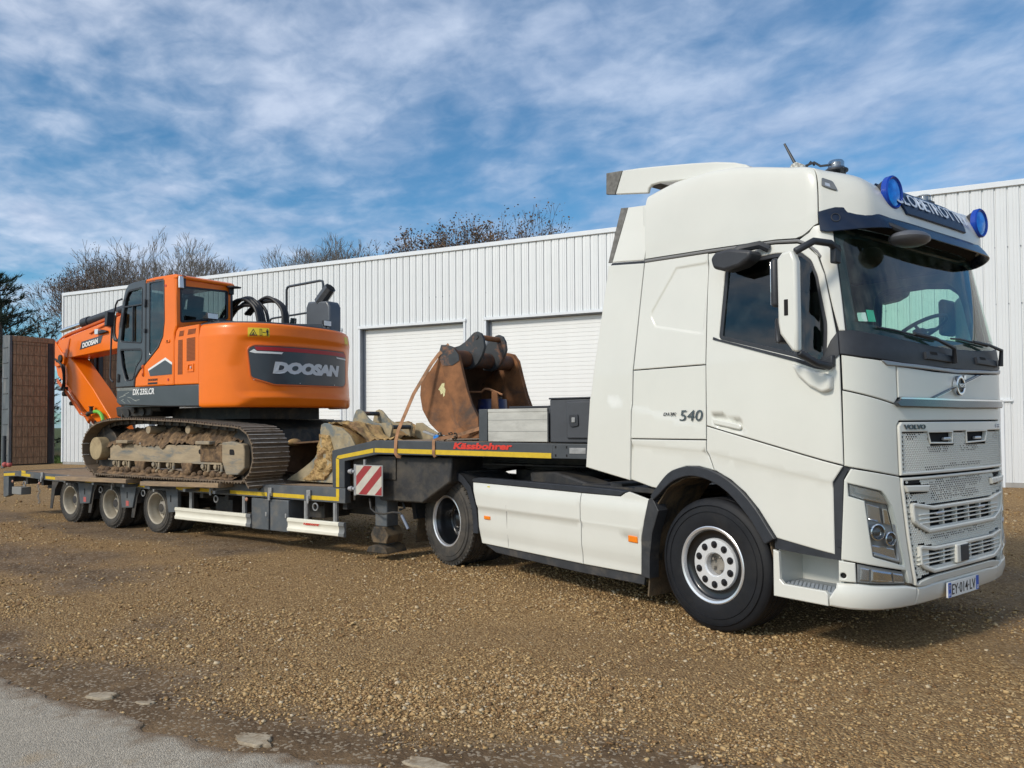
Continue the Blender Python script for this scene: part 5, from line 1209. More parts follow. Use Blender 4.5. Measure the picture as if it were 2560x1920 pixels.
B.build('coupling_ramp',chass,truck)
B=MB(); B.cyl((-.85,.62,1.06),(-.85,.62,1.12),.07,14); B.build('cab_mount',mat('grey_plastic_cap',(.25,.26,.24),.6),truck)
B=MB(); hs=random.Random(3)
for k in range(4):
    y=.95+k*.16; B.tube([(-.95,y,1.35),(-1.25,y+.05,1.20+.02*k),(-1.6,y,1.12),(-2.0,y+.05,1.14),(-2.3,y+.1,1.2)],.016,6)
B.build('air_line',blackpl,truck)
B=MB(); B.prism([(-2.62,1.12),(-2.2,1.14),(-1.55,1.02),(-1.5,.97),(-2.6,.97)],.30,.60); B.build('battery_cover',chass,truck,bevel=.02)
# ================================================================ low loader trailer, local frame: +x forward, right side at y=0, third axle (foremost) at x=0
trailer=thing('low_loader_trailer','dark grey three axle low loader trailer with yellow reflective tape and raised ramps','trailer',(LO[0],LO[1],0),LY)
steel=mat('worn_grey_steel',(.085,.095,.105),.6,.1,var=.2,vscale=5,col2=(.19,.165,.13),patch=(.5,.78),bump=.12,bscale=60)
steeld=mat('dark_grey_painted_steel',(.055,.062,.07),.5,.1,var=.15,vscale=6,col2=(.12,.11,.09),patch=(.58,.8))
deckw=mat('dusty_deck_board',(.30,.22,.14),.9,var=.25,vscale=6,col2=(.19,.13,.085),patch=(.42,.65),bump=.3,bscale=30,stretch=(1,6,6))
yel=mat('yellow_reflective_tape',(.62,.42,.02),.4,var=.12,vscale=12); worn=mat('red_paint_mark',(.45,.10,.09),.7)
def lyr(u,v,o): return Vector((u,-o,v))
def tb(name,boxes,m,parent=None,bevel=.004,**k):
    B=MB()
    for b in boxes: B.box(*b)
    return B.build(name,m,parent or trailer,bevel=bevel,**k)
ZD=.850
# lower deck side beams (right and left), slightly bent at the beavertail
for yy in ((0,.10),(2.45,2.55)):
    B=MB(); B.prism([(4.147,.668),(4.147,.854),(3.93,.858),(2.5,.838),(0,.812),(-3.2,.798),(-4.4,.822),(-5.07,.80),(-5.07,.70),(-4.5,.728),(-3.3,.690),(0,.665),(2.4,.668)],yy[0],yy[1]); B.build('side_beam',steel,trailer,bevel=.006)
    B=MB(); B.prism([(-5.07,.70),(-4.86,.712),(-4.86,.36),(-5.0,.32),(-5.07,.33)],yy[0],yy[1]); B.build('rear_post',steel,trailer,bevel=.006)
B=MB(); B.box(-5.05,-4.95,.1,2.45,.60,.80); B.build('rear_beam',steel,trailer,bevel=.006)
B=MB(); B.box(-4.82,-4.45,.04,.22,.38,.52); B.build('wheel_chock',mat('grey_chock',(.22,.22,.21),.7),trailer,bevel=.01)
# deck boards
nb=14; bw=2.33/nb
for k in range(nb):
    B=MB(); y=.11+k*bw; B.prism([(-4.95,.795),(-4.4,.818),(-3.2,.792),(0,.806),(2.5,.832),(3.9,.850),(3.9,.80),(0,.76),(-4.4,.77),(-4.95,.75)],y+.004,y+bw-.004); B.build('deck_board',deckw,trailer)
# gooseneck and upper platform
for yy in ((0,.10),(2.45,2.55)):
    B=MB(); B.prism([(3.925,.858),(4.139,.858),(4.139,1.19),(4.70,1.285),(7.58,1.282),(7.58,1.435),(4.649,1.452),(3.915,1.320)],yy[0],yy[1]); B.build('gooseneck_beam',steeld,trailer,bevel=.006)
B=MB(); B.prism([(3.93,.86),(4.05,.86),(4.05,1.22),(4.70,1.36),(7.5,1.36),(7.5,1.442),(4.65,1.446),(3.93,1.312)],.10,2.45); B.build('upper_deck',deckw,trailer)
B=MB(); B.prism([(4.15,.70),(4.9,.70),(5.3,1.0),(6.3,1.16),(7.55,1.18),(7.55,1.33),(4.2,1.33)],.70,.82); B.prism([(4.15,.70),(4.9,.70),(5.3,1.0),(6.3,1.16),(7.55,1.18),(7.55,1.33),(4.2,1.33)],1.72,1.84); B.build('gooseneck_rail',chass,trailer,bevel=.008)
tb('coupling_plate',[(5.9,7.5,.5,2.05,1.165,1.185)],chass)
tb('bulkhead',[(4.16,4.20,.12,2.43,.70,1.25)],chass)
tb('side_gusset',[(4.2,4.9,.10,.60,.98,1.26)],chass)
B=MB(); B.prism([(4.55,1.26),(5.75,1.26),(5.72,.98),(5.30,.72),(4.62,.72)],.12,.95); B.build('valve_box',chass,trailer,bevel=.02)
for k,(x,y,z) in enumerate(((7.21,-.001,1.36),(7.28,-.001,1.40))): pass
# tape strips
def tape(P,off=.003): panel('tape_strip',P,lyr,yel,trailer,g=.3,off=off,thick=.0025,edge=0)
for a,b in ((-5.05,-4.60),(-4.34,-4.0),(-3.43,-3.05),(-2.08,-1.65),(-.75,-.28),(.565,1.45),(1.86,2.66),(2.76,3.40),(3.50,4.04)):
    za=float(np.interp(a,[-5.07,-4.5,-3.3,0,2.4,4.1],[.715,.745,.712,.688,.690,.692])); zb_=float(np.interp(b,[-5.07,-4.5,-3.3,0,2.4,4.1],[.715,.745,.712,.688,.690,.692]))
    h=.050; tape([(a,za),(b,zb_),(b,zb_+h),(a,za+h)])
tape([(3.990,.742),(4.045,.742),(4.045,.845),(3.990,.845)]); tape([(-4.34,.80),(-4.18,.79),(-4.18,.835),(-4.34,.84)])
tape([(3.990,.868),(4.045,.868),(4.045,1.210),(3.990,1.225)]); tape([(4.00,1.232),(4.055,1.218),(4.634,1.306),(4.634,1.358),(4.02,1.258)])
tape([(4.655,1.308),(7.145,1.284),(7.145,1.338),(4.655,1.360)])
redtx=mat('red_lettering',(.62,.035,.02),.5); redo=mat('lettering_outline',(.60,.25,.20),.5)
text('side_lettering','Kässbohrer',.80,.073,lyr,5.865,1.363,redtx,trailer,off=.004,thick=.002,shear=.18,offset=.045)
# stake pockets / lashing clips on the beam
clipm=mat('galvanised_clip',(.33,.33,.33),.5,.5,var=.2,vscale=20)
for x,zt in ((-3.55,.82),(-2.62,.80),(-1.2,.77),(-.02+.02,.80),(1.42,.81),(2.71,.80),(3.47,.80)):
    B=MB(); B.box(x,x+.07,-.03,-.002,zt-.10,zt+.01); B.box(x+.015,x+.055,-.045,-.03,zt-.16,zt-.06); B.build('beam_clip',clipm,trailer,bevel=.004)
for x in (-4.2,-1.55,-.3,1.55,3.62):
    B=MB(); 
    torus(B,(x,-.01,.60),(0,1,0),.045,.009,14,5); B.build('lashing_ring',clipm,trailer)
# outrigger planks carrying the tracks beyond the deck
pl=mat('weathered_plank',(.30,.21,.125),.9,var=.25,vscale=5,col2=(.20,.15,.11),patch=(.45,.65),bump=.35,bscale=24,stretch=(1,7,7))
for y0,y1 in ((-.26,-.012),(2.56,2.81)):
    for a,b,za,zb_ in ((-2.55,-.36,.795,.82),(.03,1.95,.80,.845)):
        B=MB(); B.prism([(a,za-.055),(a,za+.012),(b,zb_+.012),(b,zb_-.055)],y0,y1); B.build('outrigger_plank',pl,trailer,bevel=.006)
    for x in (-2.3,-1.4,-.5,.2,1.1,1.8): tb('outrigger_arm',[(x,x+.06,y0+.02,y1,.70,.742)],steel)
# fenders over each wheel and grey brackets
for ax_ in (0,-1.31,-2.62):
    for y0,y1 in ((-.002,.52),(2.03,2.552)):
        P=[(ax_+.52*math.cos(a)*1.06,.40+.46*math.sin(a)) for a in np.linspace(PI*.98,PI*.22,12)]
        P=[(p[0],min(p[1],.79)) for p in P]
        arcshell('wheel_fender',P,y0+.03,y1,.012,dusty,trailer)
        f0=-.004 if y0<1 else 2.53
        B=MB(); B.prism([(ax_-.60,.70),(ax_-.36,.70),(ax_-.50,.55),(ax_-.60,.20),(ax_-.68,.20)],f0+.02,f0+.03) ; B.build('rubber_flap',rubberd,trailer)
for x0,x1,x2,x3 in ((-2.28,-1.80,-1.90,-2.22),(-.97,-.50,-.60,-.92),(.30,.62,.62,.38)):
    for f0 in (-.012,2.50):
        B=MB(); B.prism([(x0,.70),(x1,.70),(x2 if x1<.6 else x1,.36),(x3,.34)],f0,f0+.06); B.build('wheel_bracket',steel,trailer,bevel=.006)
        B=MB(); B.prism([((x0+x1)/2-.03,.60),((x0+x1)/2-.005,.60),((x0+x1)/2-.005,.50),((x0+x1)/2-.03,.50)],f0-.003,f0); B.build('bracket_slot',hole_d,trailer)
        if f0<0 and x1<.6:
            B=MB(); B.box((x0+x1)/2-.05,(x0+x1)/2+.03,f0-.003,f0,.38,.46); B.build('red_paint_mark',worn,trailer)
for ax_ in (0,-1.31,-2.62):
    for y,far in ((.03,0),(2.52,1)): wheel('trailer_wheel',ax_,y,.389,.235,.232,'trailer',far,trailer,rubberd)
    B=MB(); B.cyl((ax_,.1,.38),(ax_,2.45,.38),.065,12); B.build('axle',chass,trailer)
tb('chassis_rail',[(-4.9,4.15,.72,.84,.44,.76),(-4.9,4.15,1.71,1.83,.44,.76)],chass)
tb('chassis_crossmember',[(x,x+.08,.1,2.45,.58,.74) for x in np.arange(-4.4,4.0,.6)],chass)
# side guards
wg=mat('cream_white_guard',(.74,.71,.60),.5,var=.08,vscale=6,col2=(.42,.36,.26),patch=(.62,.85),stretch=(.5,3,3))
def guard(x0,x1,cap):
    g_=[(-.022,.256),(-.034,.266),(-.034,.298),(-.022,.312),(-.018,.344),(-.022,.376),(-.034,.390),(-.034,.422),(-.022,.432),(.01,.432),(.01,.256)]
    B=MB(); B.prism(g_,x0,x1-.07,axis='x'); B.build('side_guard',wg,trailer)
    B=MB(); B.prism([(p[0]-.006,.344+(p[1]-.344)*1.04) for p in g_],x1-.075,x1+.02,axis='x'); B.build('guard_end_cap',mat('grey_guard_cap',(.15,.155,.155),.6),trailer)
    for x in (x0+.28 if cap else x0+.3,x1-.22): tb('guard_bracket',[(x,x+.035,.012,.03,.43,.70),(x+.045,x+.06,.012,.05,.43,.70)],clipm,bevel=.002)
guard(.575,2.33,0); guard(3.10,4.14,1)
text('guard_lettering','Kässbohrer',.30,.040,lambda u,v,o:Vector((u,-.031-o,v)),3.42,.363,redtx,trailer,off=0,thick=.002,shear=.15,offset=.03)
for a,b in ((2.34,2.70),(2.73,3.10)):
    B=MB(); B.box(a,b,-.01,.40,.235,.655); B.build('tool_locker',steel,trailer,bevel=.012)
    tb('locker_latch',[(b-.06,b-.03,-.02,-.01,.42,.48)],clipm)
tb('spare_cradle',[(1.1,1.5,.3,.8,.35,.60)],chass); tb('air_tank_strap',[(3.15,3.5,.25,.7,.42,.62)],chass)
for x,rr_ in ((-4.65,.02),(-3.62,.02),(2.25,.022)):
    B=MB(); B.sphere((x,-.02,.63),.028,10,6,(1,.5,1)); B.build('side_marker_lamp',mat('dull_orange_lamp',(.40,.20,.13),.5),trailer)
# landing leg, crank and warning board
tb('landing_leg',[(4.50,4.70,.16,.36,.40,1.15)],steel,bevel=.01); tb('landing_leg',[(4.50,4.70,2.19,2.39,.40,1.15)],steel,bevel=.01)
tb('landing_leg_inner',[(4.53,4.67,.19,.33,.12,.42)],steel); 
B=MB(); B.prism([(4.42,.085),(4.78,.085),(4.74,.15),(4.66,.18),(4.54,.18),(4.46,.15)],.08,.44); B.build('landing_foot',mudm,trailer,bevel=.012)
B=MB(); B.prism([(4.46,.30),(4.52,.40),(4.68,.40),(4.76,.30),(4.72,.20),(4.5,.20)],.12,.40); B.build('landing_shoe',mudm,trailer,bevel=.01)
B=MB(); B.tube([(4.47,.10,.74),(4.53,.06,.62),(4.62,.05,.575),(4.75,.05,.570),(4.90,.05,.60),(5.02,.04,.60),(5.08,.03,.56)],.012,8); B.build('crank_handle',chass,trailer)
B=MB(); B.cyl((5.06,.03,.575),(5.17,.02,.425),.018,8); B.build('crank_grip',mat('blue_grey_grip',(.16,.19,.25),.5),trailer)
B=MB(); B.tube([(4.80,.3,.78),(4.86,.3,.62),(4.78,.3,.60)],.015,6); B.build('brake_hose',blackpl,trailer)
wbp=bpy.data.objects.new('warning_board',None); link(wbp,trailer)
tb('board_plate',[(4.365,4.815,-.035,-.020,.79,1.155)],mat('board_edge_grey',(.30,.30,.29),.6),wbp,bevel=.004)
whs=mat('dirty_white_stripe',(.50,.47,.40),.6,var=.12,vscale=8); rds=mat('dark_red_stripe',(.30,.028,.03),.5,var=.15,vscale=8)
def clipband(c0,c1):
    """diagonal band between v-u*sl=c0..c1 clipped to the board"""
    x0,x1,z0,z1=4.38,4.80,.80,1.145; sl_=.95; P=[(x0,z0),(x1,z0),(x1,z1),(x0,z1)]
    def cut(P,c,sg):
        o=[]
        for i in range(len(P)):
            a,b=P[i-1],P[i]; fa=(a[1]-z0-(a[0]-x0)*sl_-c)*sg; fb=(b[1]-z0-(b[0]-x0)*sl_-c)*sg
            if (fa>=0)!=(fb>=0): t=fa/(fa-fb); o.append((a[0]+(b[0]-a[0])*t,a[1]+(b[1]-a[1])*t))
            if fb>=0: o.append(b)
        return o
    return cut(cut(P,c0,1),c1,-1)
c=-.42; k=0
while c<.40:
    P=clipband(c,c+.128)
    if len(P)>2: panel('board_stripe',P,lambda u,v,o:Vector((u,-.035-o,v)),rds if k%2==0 else whs,wbp,g=.5,off=.0025,thick=.002,edge=0)
    c+=.128;k+=1
tb('board_bracket',[(4.33,4.365,-.03,.0,.78,1.16)],clipm,wbp,bevel=.002)
for z in (.86,1.07):
    B=MB(); B.cyl((4.30,-.02,z),(4.34,-.02,z),.020,10); B.cyl((4.27,-.02,z),(4.30,-.02,z),.032,12); B.sphere((4.26,-.03,z),.028,10,6); B.build('board_lamp',mat('grey_lamp',(.3,.3,.31),.3,coat=.5),wbp)
B=MB(); B.cyl((4.50,-.01,1.15),(4.50,-.01,1.22),.02,8); B.build('board_stem',clipm,wbp)
# side board and post on the upper platform
B=MB(); B.box(6.345,7.100,.0,.030,1.452,1.795); B.box(6.345,7.100,-.004,.034,1.765,1.800); B.build('aluminium_side_board',mat('scratched_aluminium_board',(.50,.49,.45),.5,.35,var=.12,vscale=4,col2=(.36,.35,.32),patch=(.5,.75),stretch=(1,1,3)),trailer,bevel=.003)
for z in (1.56,1.68): tb('side_board_joint',[(6.35,7.095,-.0025,0,z,z+.004)],mat('joint_grey',(.25,.25,.24),.6),bevel=0)
tb('board_post',[(6.223,6.338,-.004,.10,1.452,1.802)],steeld,bevel=.006)
tb('front_board',[(7.05,7.10,.10,2.45,1.45,1.83)],steeld); tb('front_board_cap',[(6.55,7.12,.10,2.4,1.806,1.828)],blackpl)
tx_=bpy.data.objects.new('storage_box',None); link(tx_,trailer)
tb('box_body',[(7.118,7.60,.02,2.50,1.445,1.888)],mat('dark_grey_plastic_box',(.05,.055,.065),.55,var=.15,vscale=4,bump=.1,bscale=200),tx_,bevel=.012)
tb('box_lid',[(7.33,7.605,-.004,.02,1.49,1.862)],mat('dark_grey_plastic_box',(.05,.055,.065),.55),tx_,bevel=.010)
tb('box_top',[(7.11,7.61,.01,2.51,1.888,1.905)],blackpl,tx_,bevel=.006)
B=MB(); P=rounded([(7.365,1.64),(7.385,1.60),(7.475,1.615),(7.470,1.735),(7.365,1.725)],.02,3); B.prism(P,-.018,-.004); B.build('box_latch',blackpl,tx_,bevel=.004)
B=MB(); B.box(7.40,7.44,-.026,-.018,1.65,1.70); B.build('latch_key',clipm,tx_,bevel=.003)
tb('coupling_end_plate',[(7.155,7.16,-.003,0,1.29,1.43)],steel); tb('end_light',[(7.36,7.55,-.006,0,1.335,1.395)],clipm)
for x in (7.19,7.32):
    for z in (1.315,1.40): tb('end_slot',[(x,x+.015,-.003,0,z-.012,z+.012)],hole_d,bevel=0)
# spiral air lines between the units
B=MB()
pts=[]
for k in range(90): t=k/89; a=t*2*PI*11; pts.append((6.85+t*.35,.95+.05*math.cos(a)+.1*t,1.10+.05*math.sin(a)+.05*math.sin(t*PI)))
B.tube(pts,.008,5); B.build('spiral_air_line',blackpl,trailer)
B=MB(); B.cyl((6.55,1.27,.98),(6.55,1.27,1.17),.05,12); B.build('kingpin',chass,trailer)
# ---- ramps
rampw=mat('muddy_ramp_wood',(.36,.235,.14),.92,var=.3,vscale=10,col2=(.22,.14,.085),patch=(.45,.62),bump=.4,bscale=40,stretch=(6,6,1))
rmesh=mat('rusty_ramp_mesh',(.20,.13,.08),.85,var=.3,vscale=20)
galv=mat('galvanised_ramp_side',(.11,.125,.135),.6,.2,var=.3,vscale=4,col2=(.28,.26,.24),patch=(.5,.75),stretch=(3,3,.6))
def ramp(y0,flip=False):
    r_=bpy.data.objects.new('loading_ramp',None); link(r_,trailer); r_.location=(-4.90,y0,.86)
    if flip: r_.scale=(1,-1,1)
    H=2.53
    B=MB(); B.prism([(-.16,0),(.15,.06),(.16,H-.02),(-.13,H)],0,.05); B.build('ramp_side',galv,r_,bevel=.006)
    B=MB(); B.prism([(-.10,.06),(.09,.06),(.09,H-.02),(-.10,H)],.80,.85); B.build('ramp_side',galv,r_,bevel=.006)
    B=MB(); B.box(.07,.155,.70,.795,.06,H-.05); B.build('ramp_rubber_strip',blackpl,r_,bevel=.01)
    B=MB(); B.box(.10,.158,.052,.795,H-.12,H-.02); B.build('ramp_end_plate',rampw,r_,bevel=.006)
    nb_=6; w=.62/nb_
    for k in range(nb_): 
        B=MB(); B.box(.10,.148,.07+k*w+.0015,.07+(k+1)*w-.0015,.08,H-.125); B.build('ramp_plank',rampw,r_)
    B=MB()
    for k in range(12): z=.20+k*.195; B.box(.148,.156,.07,.69,z,z+.012)
    for k in range(6): y=.12+k*.105; B.box(.148,.154,y,y+.010,.09,H-.13)
    B.build('ramp_mesh',rmesh,r_,smooth=False,kind='stuff')
    B=MB(); B.box(-.05,.06,.05,.80,.05,H-.05); B.build('ramp_back',steeld,r_)
    for k in range(8): B=MB(); B.box(-.10,.10,-.012,0,.25+k*.29,.262+k*.29); B.build('ramp_rib',steel,r_)
    B=MB(); B.cyl((.03,-.03,.10),(.03,-.03,.62),.028,10); B.build('ramp_cylinder',steeld,r_)
    B=MB(); B.sphere((.05,-.02,.08),.05,10,6); B.sphere((.12,.03,.08),.05,10,6); B.build('ramp_hinge',worn,r_)
ramp(-.05); ramp(2.42,True)
# chain and hose under the beavertail
B=MB()
for k in range(16): torus(B,(-3.72+.03*math.sin(k),.02,.70-k*.028),(k%2,1-k%2,0.01),.018,.005,8,4)
B.build('hanging_chain',clipm,trailer,kind='stuff')
# ================================================================ excavator on the low deck (drawn in trailer coordinates, stored relative to its own base)
EO=Vector((.44,1.26,.86)); cL,sL=math.cos(LY),math.sin(LY)
def Lw(x,y,z=0): return (LO[0]+x*cL-y*sL,LO[1]+x*sL+y*cL,z)
exc=thing('excavator','bright orange crawler excavator with muddy tracks and folded boom on the low deck','excavator',Lw(EO.x,EO.y,EO.z),LY)
def EB(B,name,m,parent=None,**k):
    B.v=[(v[0]-EO.x,v[1]-EO.y,v[2]-EO.z) for v in B.v]; return B.build(name,m,parent or exc,**k)
def em(f): return lambda u,v,o:Vector(f(u,v,o))-EO
def ebx(name,boxes,m,parent=None,bevel=.006,**k):
    B=MB()
    for b in boxes: B.box(*b)
    return EB(B,name,m,parent,bevel=bevel,**k)
orange=mat('orange_machine_paint',(.86,.175,.005),.34,var=.05,vscale=2,coat=.08,spec=.35)
orsh=mat('orange_duller_paint',(.62,.12,.012),.4,var=.1,vscale=5)
charc=mat('charcoal_machine_paint',(.045,.050,.058),.38,var=.12,vscale=4,coat=.25)
mud=mat('dried_brown_mud',(.20,.125,.065),.95,var=.5,vscale=14,col2=(.075,.048,.03),patch=(.42,.62),bump=.8,bscale=22)
mudl=mat('pale_mud_on_steel',(.33,.26,.17),.9,var=.25,vscale=5,col2=(.14,.155,.155),patch=(.5,.66),bump=.35,bscale=30,stretch=(.5,1,2))
trk=mat('worn_track_steel',(.16,.12,.085),.8,.1,var=.35,vscale=9,col2=(.17,.12,.075),patch=(.45,.65),bump=.4,bscale=35)
trkb=mat('polished_grouser_edge',(.55,.49,.41),.5,.2,var=.25,vscale=15,col2=(.2,.15,.1),patch=(.5,.7))
grease=mat('greasy_dark_steel',(.03,.028,.026),.6,.2,var=.4,vscale=9,col2=(.11,.08,.05),patch=(.5,.72),bump=.3,bscale=30)
# ---- track loops
loop=[(-1.38,.885),(-1.1,.872),(2.2,.872),(2.42,.90),(2.55,.985),(2.63,1.12),(2.645,1.27),(2.60,1.43),(2.48,1.555),(2.28,1.625),(1.7,1.668),(1.05,1.715),(.4,1.738),(-.32,1.762),(-.9,1.752),(-1.25,1.708),(-1.50,1.62),(-1.68,1.47),(-1.745,1.30),(-1.70,1.12),(-1.58,.97)]
def catmull(P,n=8,closed=True):
    o=[];N_=len(P)
    for i in range(N_ if closed else N_-1):
        p0,p1,p2,p3=[Vector(P[(i+k)%N_] if closed else P[min(max(i+k,0),N_-1)]) for k in (-1,0,1,2)]
        for j in range(n):
            t=j/n; o.append(.5*((2*p1)+(p2-p0)*t+(2*p0-5*p1+4*p2-p3)*t*t+(3*p1-p0-3*p2+p3)*t**3))
    if not closed: o.append(Vector(P[-1]))
    return o
LP=catmull(loop); LPc=LP+[LP[0]]; cum=[0]
for a,b in zip(LPc,LPc[1:]): cum.append(cum[-1]+(b-a).length)
nsh=int(round(cum[-1]/.190)); sp_=cum[-1]/nsh
def onloop(s):
    s%=cum[-1]; i=max(0,min(len(cum)-2,int(np.searchsorted(cum,s))-1)); t=(s-cum[i])/(cum[i+1]-cum[i]); return LPc[i].lerp(LPc[i+1],t)
q=MB(); w=.60
prof_=[(-.092,-.004),(-.086,-.004),(-.080,.020),(-.070,.020),(-.062,-.002),(-.018,-.002),(-.012,.016),(-.002,.016),(.006,-.002),(.052,-.002),(.060,.014),(.070,.014),(.078,-.006),(.090,-.008),(.090,-.020),(-.092,-.020)]
q.prism([(a,-b) for a,b in prof_],-w/2,w/2)      # local x along the track, -z outwards
shoe_me=q.mesh('track_shoe'); shoe_me.materials.append(trk); shoe_me.materials.append(trkb)
for p_ in shoe_me.polygons:
    c=p_.center
    if p_.normal.z<-.7 and c.z<-.010: p_.material_index=1
qk=MB()
for yy in (-.085,.085): qk.box(-.088,.088,yy-.02,yy+.02,.018,.085); qk.cyl((.06,yy-.035,.055),(.06,yy+.035,.055),.032,8)
link_me=qk.mesh('track_link'); link_me.materials.append(grease)
for ty in (.08,2.44):
    tr_=bpy.data.objects.new('track',None); link(tr_,exc)
    for k in range(nsh):
        s=k*sp_; p=onloop(s); a=onloop(s-.05); b=onloop(s+.05); d=(b-a).normalized()
        ang=math.atan2(-d.y,d.x)     # rotation about y so that local x follows the track
        o=bpy.data.objects.new('track_shoe',shoe_me); link(o,tr_); o.location=(p.x-EO.x,ty-EO.y,p.y-EO.z); o.rotation_euler=(0,ang,0)
        o2=bpy.data.objects.new('track_link',link_me); link(o2,tr_); o2.location=o.location; o2.rotation_euler=o.rotation_euler
def lumpy(name,prof,y0,y1,m,amp,seed,par=None,ny=18,sub=.028):
    """mud heaped along x: prof = top line (x,z); falls to zb at the outer side"""
    B=MB(); r_=np.random.default_rng(seed); xs=np.arange(prof[0][0],prof[-1][0],sub); ys=np.linspace(y0,y1,ny)
    zt=np.interp(xs,[p[0] for p in prof],[p[1] for p in prof]); zb=np.interp(xs,[p[0] for p in prof],[p[2] for p in prof])
    for i,x in enumerate(xs):
        for j,y in enumerate(ys):
            t=j/(ny-1); k=min(1,t*2.2)**.8; n_=float(fbm(np.array([x*1.0]),np.array([y*1.0+z_off(seed)]),5.5,seed,4)[0])-.5; n2=float(fbm(np.array([x]),np.array([y+3.]),19,seed+9,3)[0])-.5
            B.v.append((x+n2*.03,y+n_*.05*(1-t),zb[i]+(zt[i]-zb[i])*k+n_*amp+n2*amp*.55))
    for i in range(len(xs)-1):
        for j in range(ny-1): B.f.append((i*ny+j,(i+1)*ny+j,(i+1)*ny+j+1,i*ny+j+1))
    return EB(B,name,m,par,fix=False,angle=24)
def z_off(s): return s*.37
for side,(F0,S) in enumerate(((-.08,1),(2.60,-1))):
    Y=lambda d:F0+S*d
    def bx(x0,x1,d0,d1,z0,z1): a,b=sorted((Y(d0),Y(d1))); return (x0,x1,a,b,z0,z1)
    B=MB(); a,b=sorted((Y(0),Y(.28))); B.prism([(-1.145,1.122),(1.78,1.108),(1.80,1.40),(1.3,1.36),(-1.02,1.362),(-1.145,1.33)],a,b); EB(B,'track_frame',mudl,bevel=.012)
    B=MB(); B.prism([(-1.16,1.108),(1.80,1.094),(1.80,1.118),(-1.16,1.130)],a-.02 if S>0 else a,b if S>0 else b+.02); EB(B,'frame_flange',mudl)
    # sprocket guard plate
    B=MB(); a2,b2=sorted((Y(-.05),Y(.05))); B.prism([(1.85,1.41),(2.06,1.425),(2.315,1.385),(2.345,1.30),(2.345,1.06),(2.20,.965),(1.94,.958),(1.85,1.15)],a2,b2); EB(B,'sprocket_guard',mudl,bevel=.015)
    B=MB(); f0=Y(-.053); B.prism(rounded([(2.03,1.24),(2.14,1.24),(2.12,1.315),(2.03,1.315)],.02,3),f0-.002,f0+.004); EB(B,'guard_hole',hole_d)
    B=MB(); f0=Y(-.003); B.prism(circ((1.28,1.27),.036,14),f0-.002,f0+.004); EB(B,'guard_hole',hole_d)
    B=MB(); B.cyl((2.2,Y(.05),1.27),(2.2,Y(.36),1.27),.32,22); EB(B,'sprocket',grease,bevel=.01)
    B=MB(); B.cyl((-1.40,Y(-.10),1.285),(-1.40,Y(.10),1.285),.185,30); EB(B,'idler_cap',mat('ochre_dried_mud',(.36,.28,.16),.9,var=.2,vscale=8,col2=(.22,.15,.08),patch=(.5,.7),bump=.5,bscale=20),bevel=.012)
    B=MB(); B.cyl((-1.34,Y(.05),1.285),(-1.34,Y(.36),1.285),.34,24); EB(B,'idler',grease,bevel=.01)
    for x in (-.024,.999):
        B=MB(); B.cyl((x,Y(-.02),1.585),(x,Y(.25),1.585),.062,14); EB(B,'carrier_roller',mudl,bevel=.008)
    for x in (-.99,-.70,.12,.50,1.36,1.66):
        B=MB(); B.cyl((x,Y(-.0),1.055),(x,Y(.3),1.055),.058,12); B.cyl((x,Y(-.03),1.06),(x,Y(.0),1.06),.036,10); EB(B,'track_roller',mudl,bevel=.006)
        B=MB(); B.tube([(x+.13,Y(.0),1.09),(x+.15,Y(-.02),1.0),(x+.10,Y(-.02),.965),(x+.02,Y(0),.955)],.022,8); EB(B,'roller_hook',mudl)
    for x in (-.25,.98):
        B=MB(); a3,b3=sorted((Y(-.03),Y(.2))); B.prism([(x-.15,1.11),(x+.15,1.11),(x+.10,.945),(x-.09,.94)],a3,b3); EB(B,'track_guide',mud,bevel=.02)
    for x in (-.80,1.30):
        ebx('mud_step',[bx(x,x+.33,-.10,.05,1.375,1.425)],mudl,bevel=.012)
    ebx('mud_pack',[bx(1.28,1.83,-.01,.10,1.12,1.38)],mud,bevel=.02)
    y0,y1=(Y(-.015),Y(.34))
    lumpy('mud_heap',[(-1.25,1.42,1.33),(-.93,1.60,1.36),(-.6,1.55,1.36),(-.3,1.63,1.35),(-.1,1.56,1.35),(.25,1.61,1.36),(.57,1.55,1.36),(1.1,1.55,1.36),(1.40,1.64,1.38),(1.84,1.60,1.40),(2.2,1.46,1.38)],y0,y1,mud,.17,3+side)
    lumpy('mud_heap',[(-1.5,1.02,.90),(-1.1,.98,.895),(-.5,.965,.895),(.2,.965,.895),(1.0,.97,.895),(1.7,.965,.895),(2.15,.94,.895)],Y(-.10),Y(.25),mud,.05,13+side)
    r_=random.Random(side)
    for k in range(24):
        x=-1.30+k*.145; B=MB(); B.sphere((x+r_.uniform(-.03,.03),Y(-.02),.95+r_.uniform(-.02,.02)),r_.uniform(.04,.065),9,6,(1.2,.8,.9)); EB(B,'mud_clod',mud)
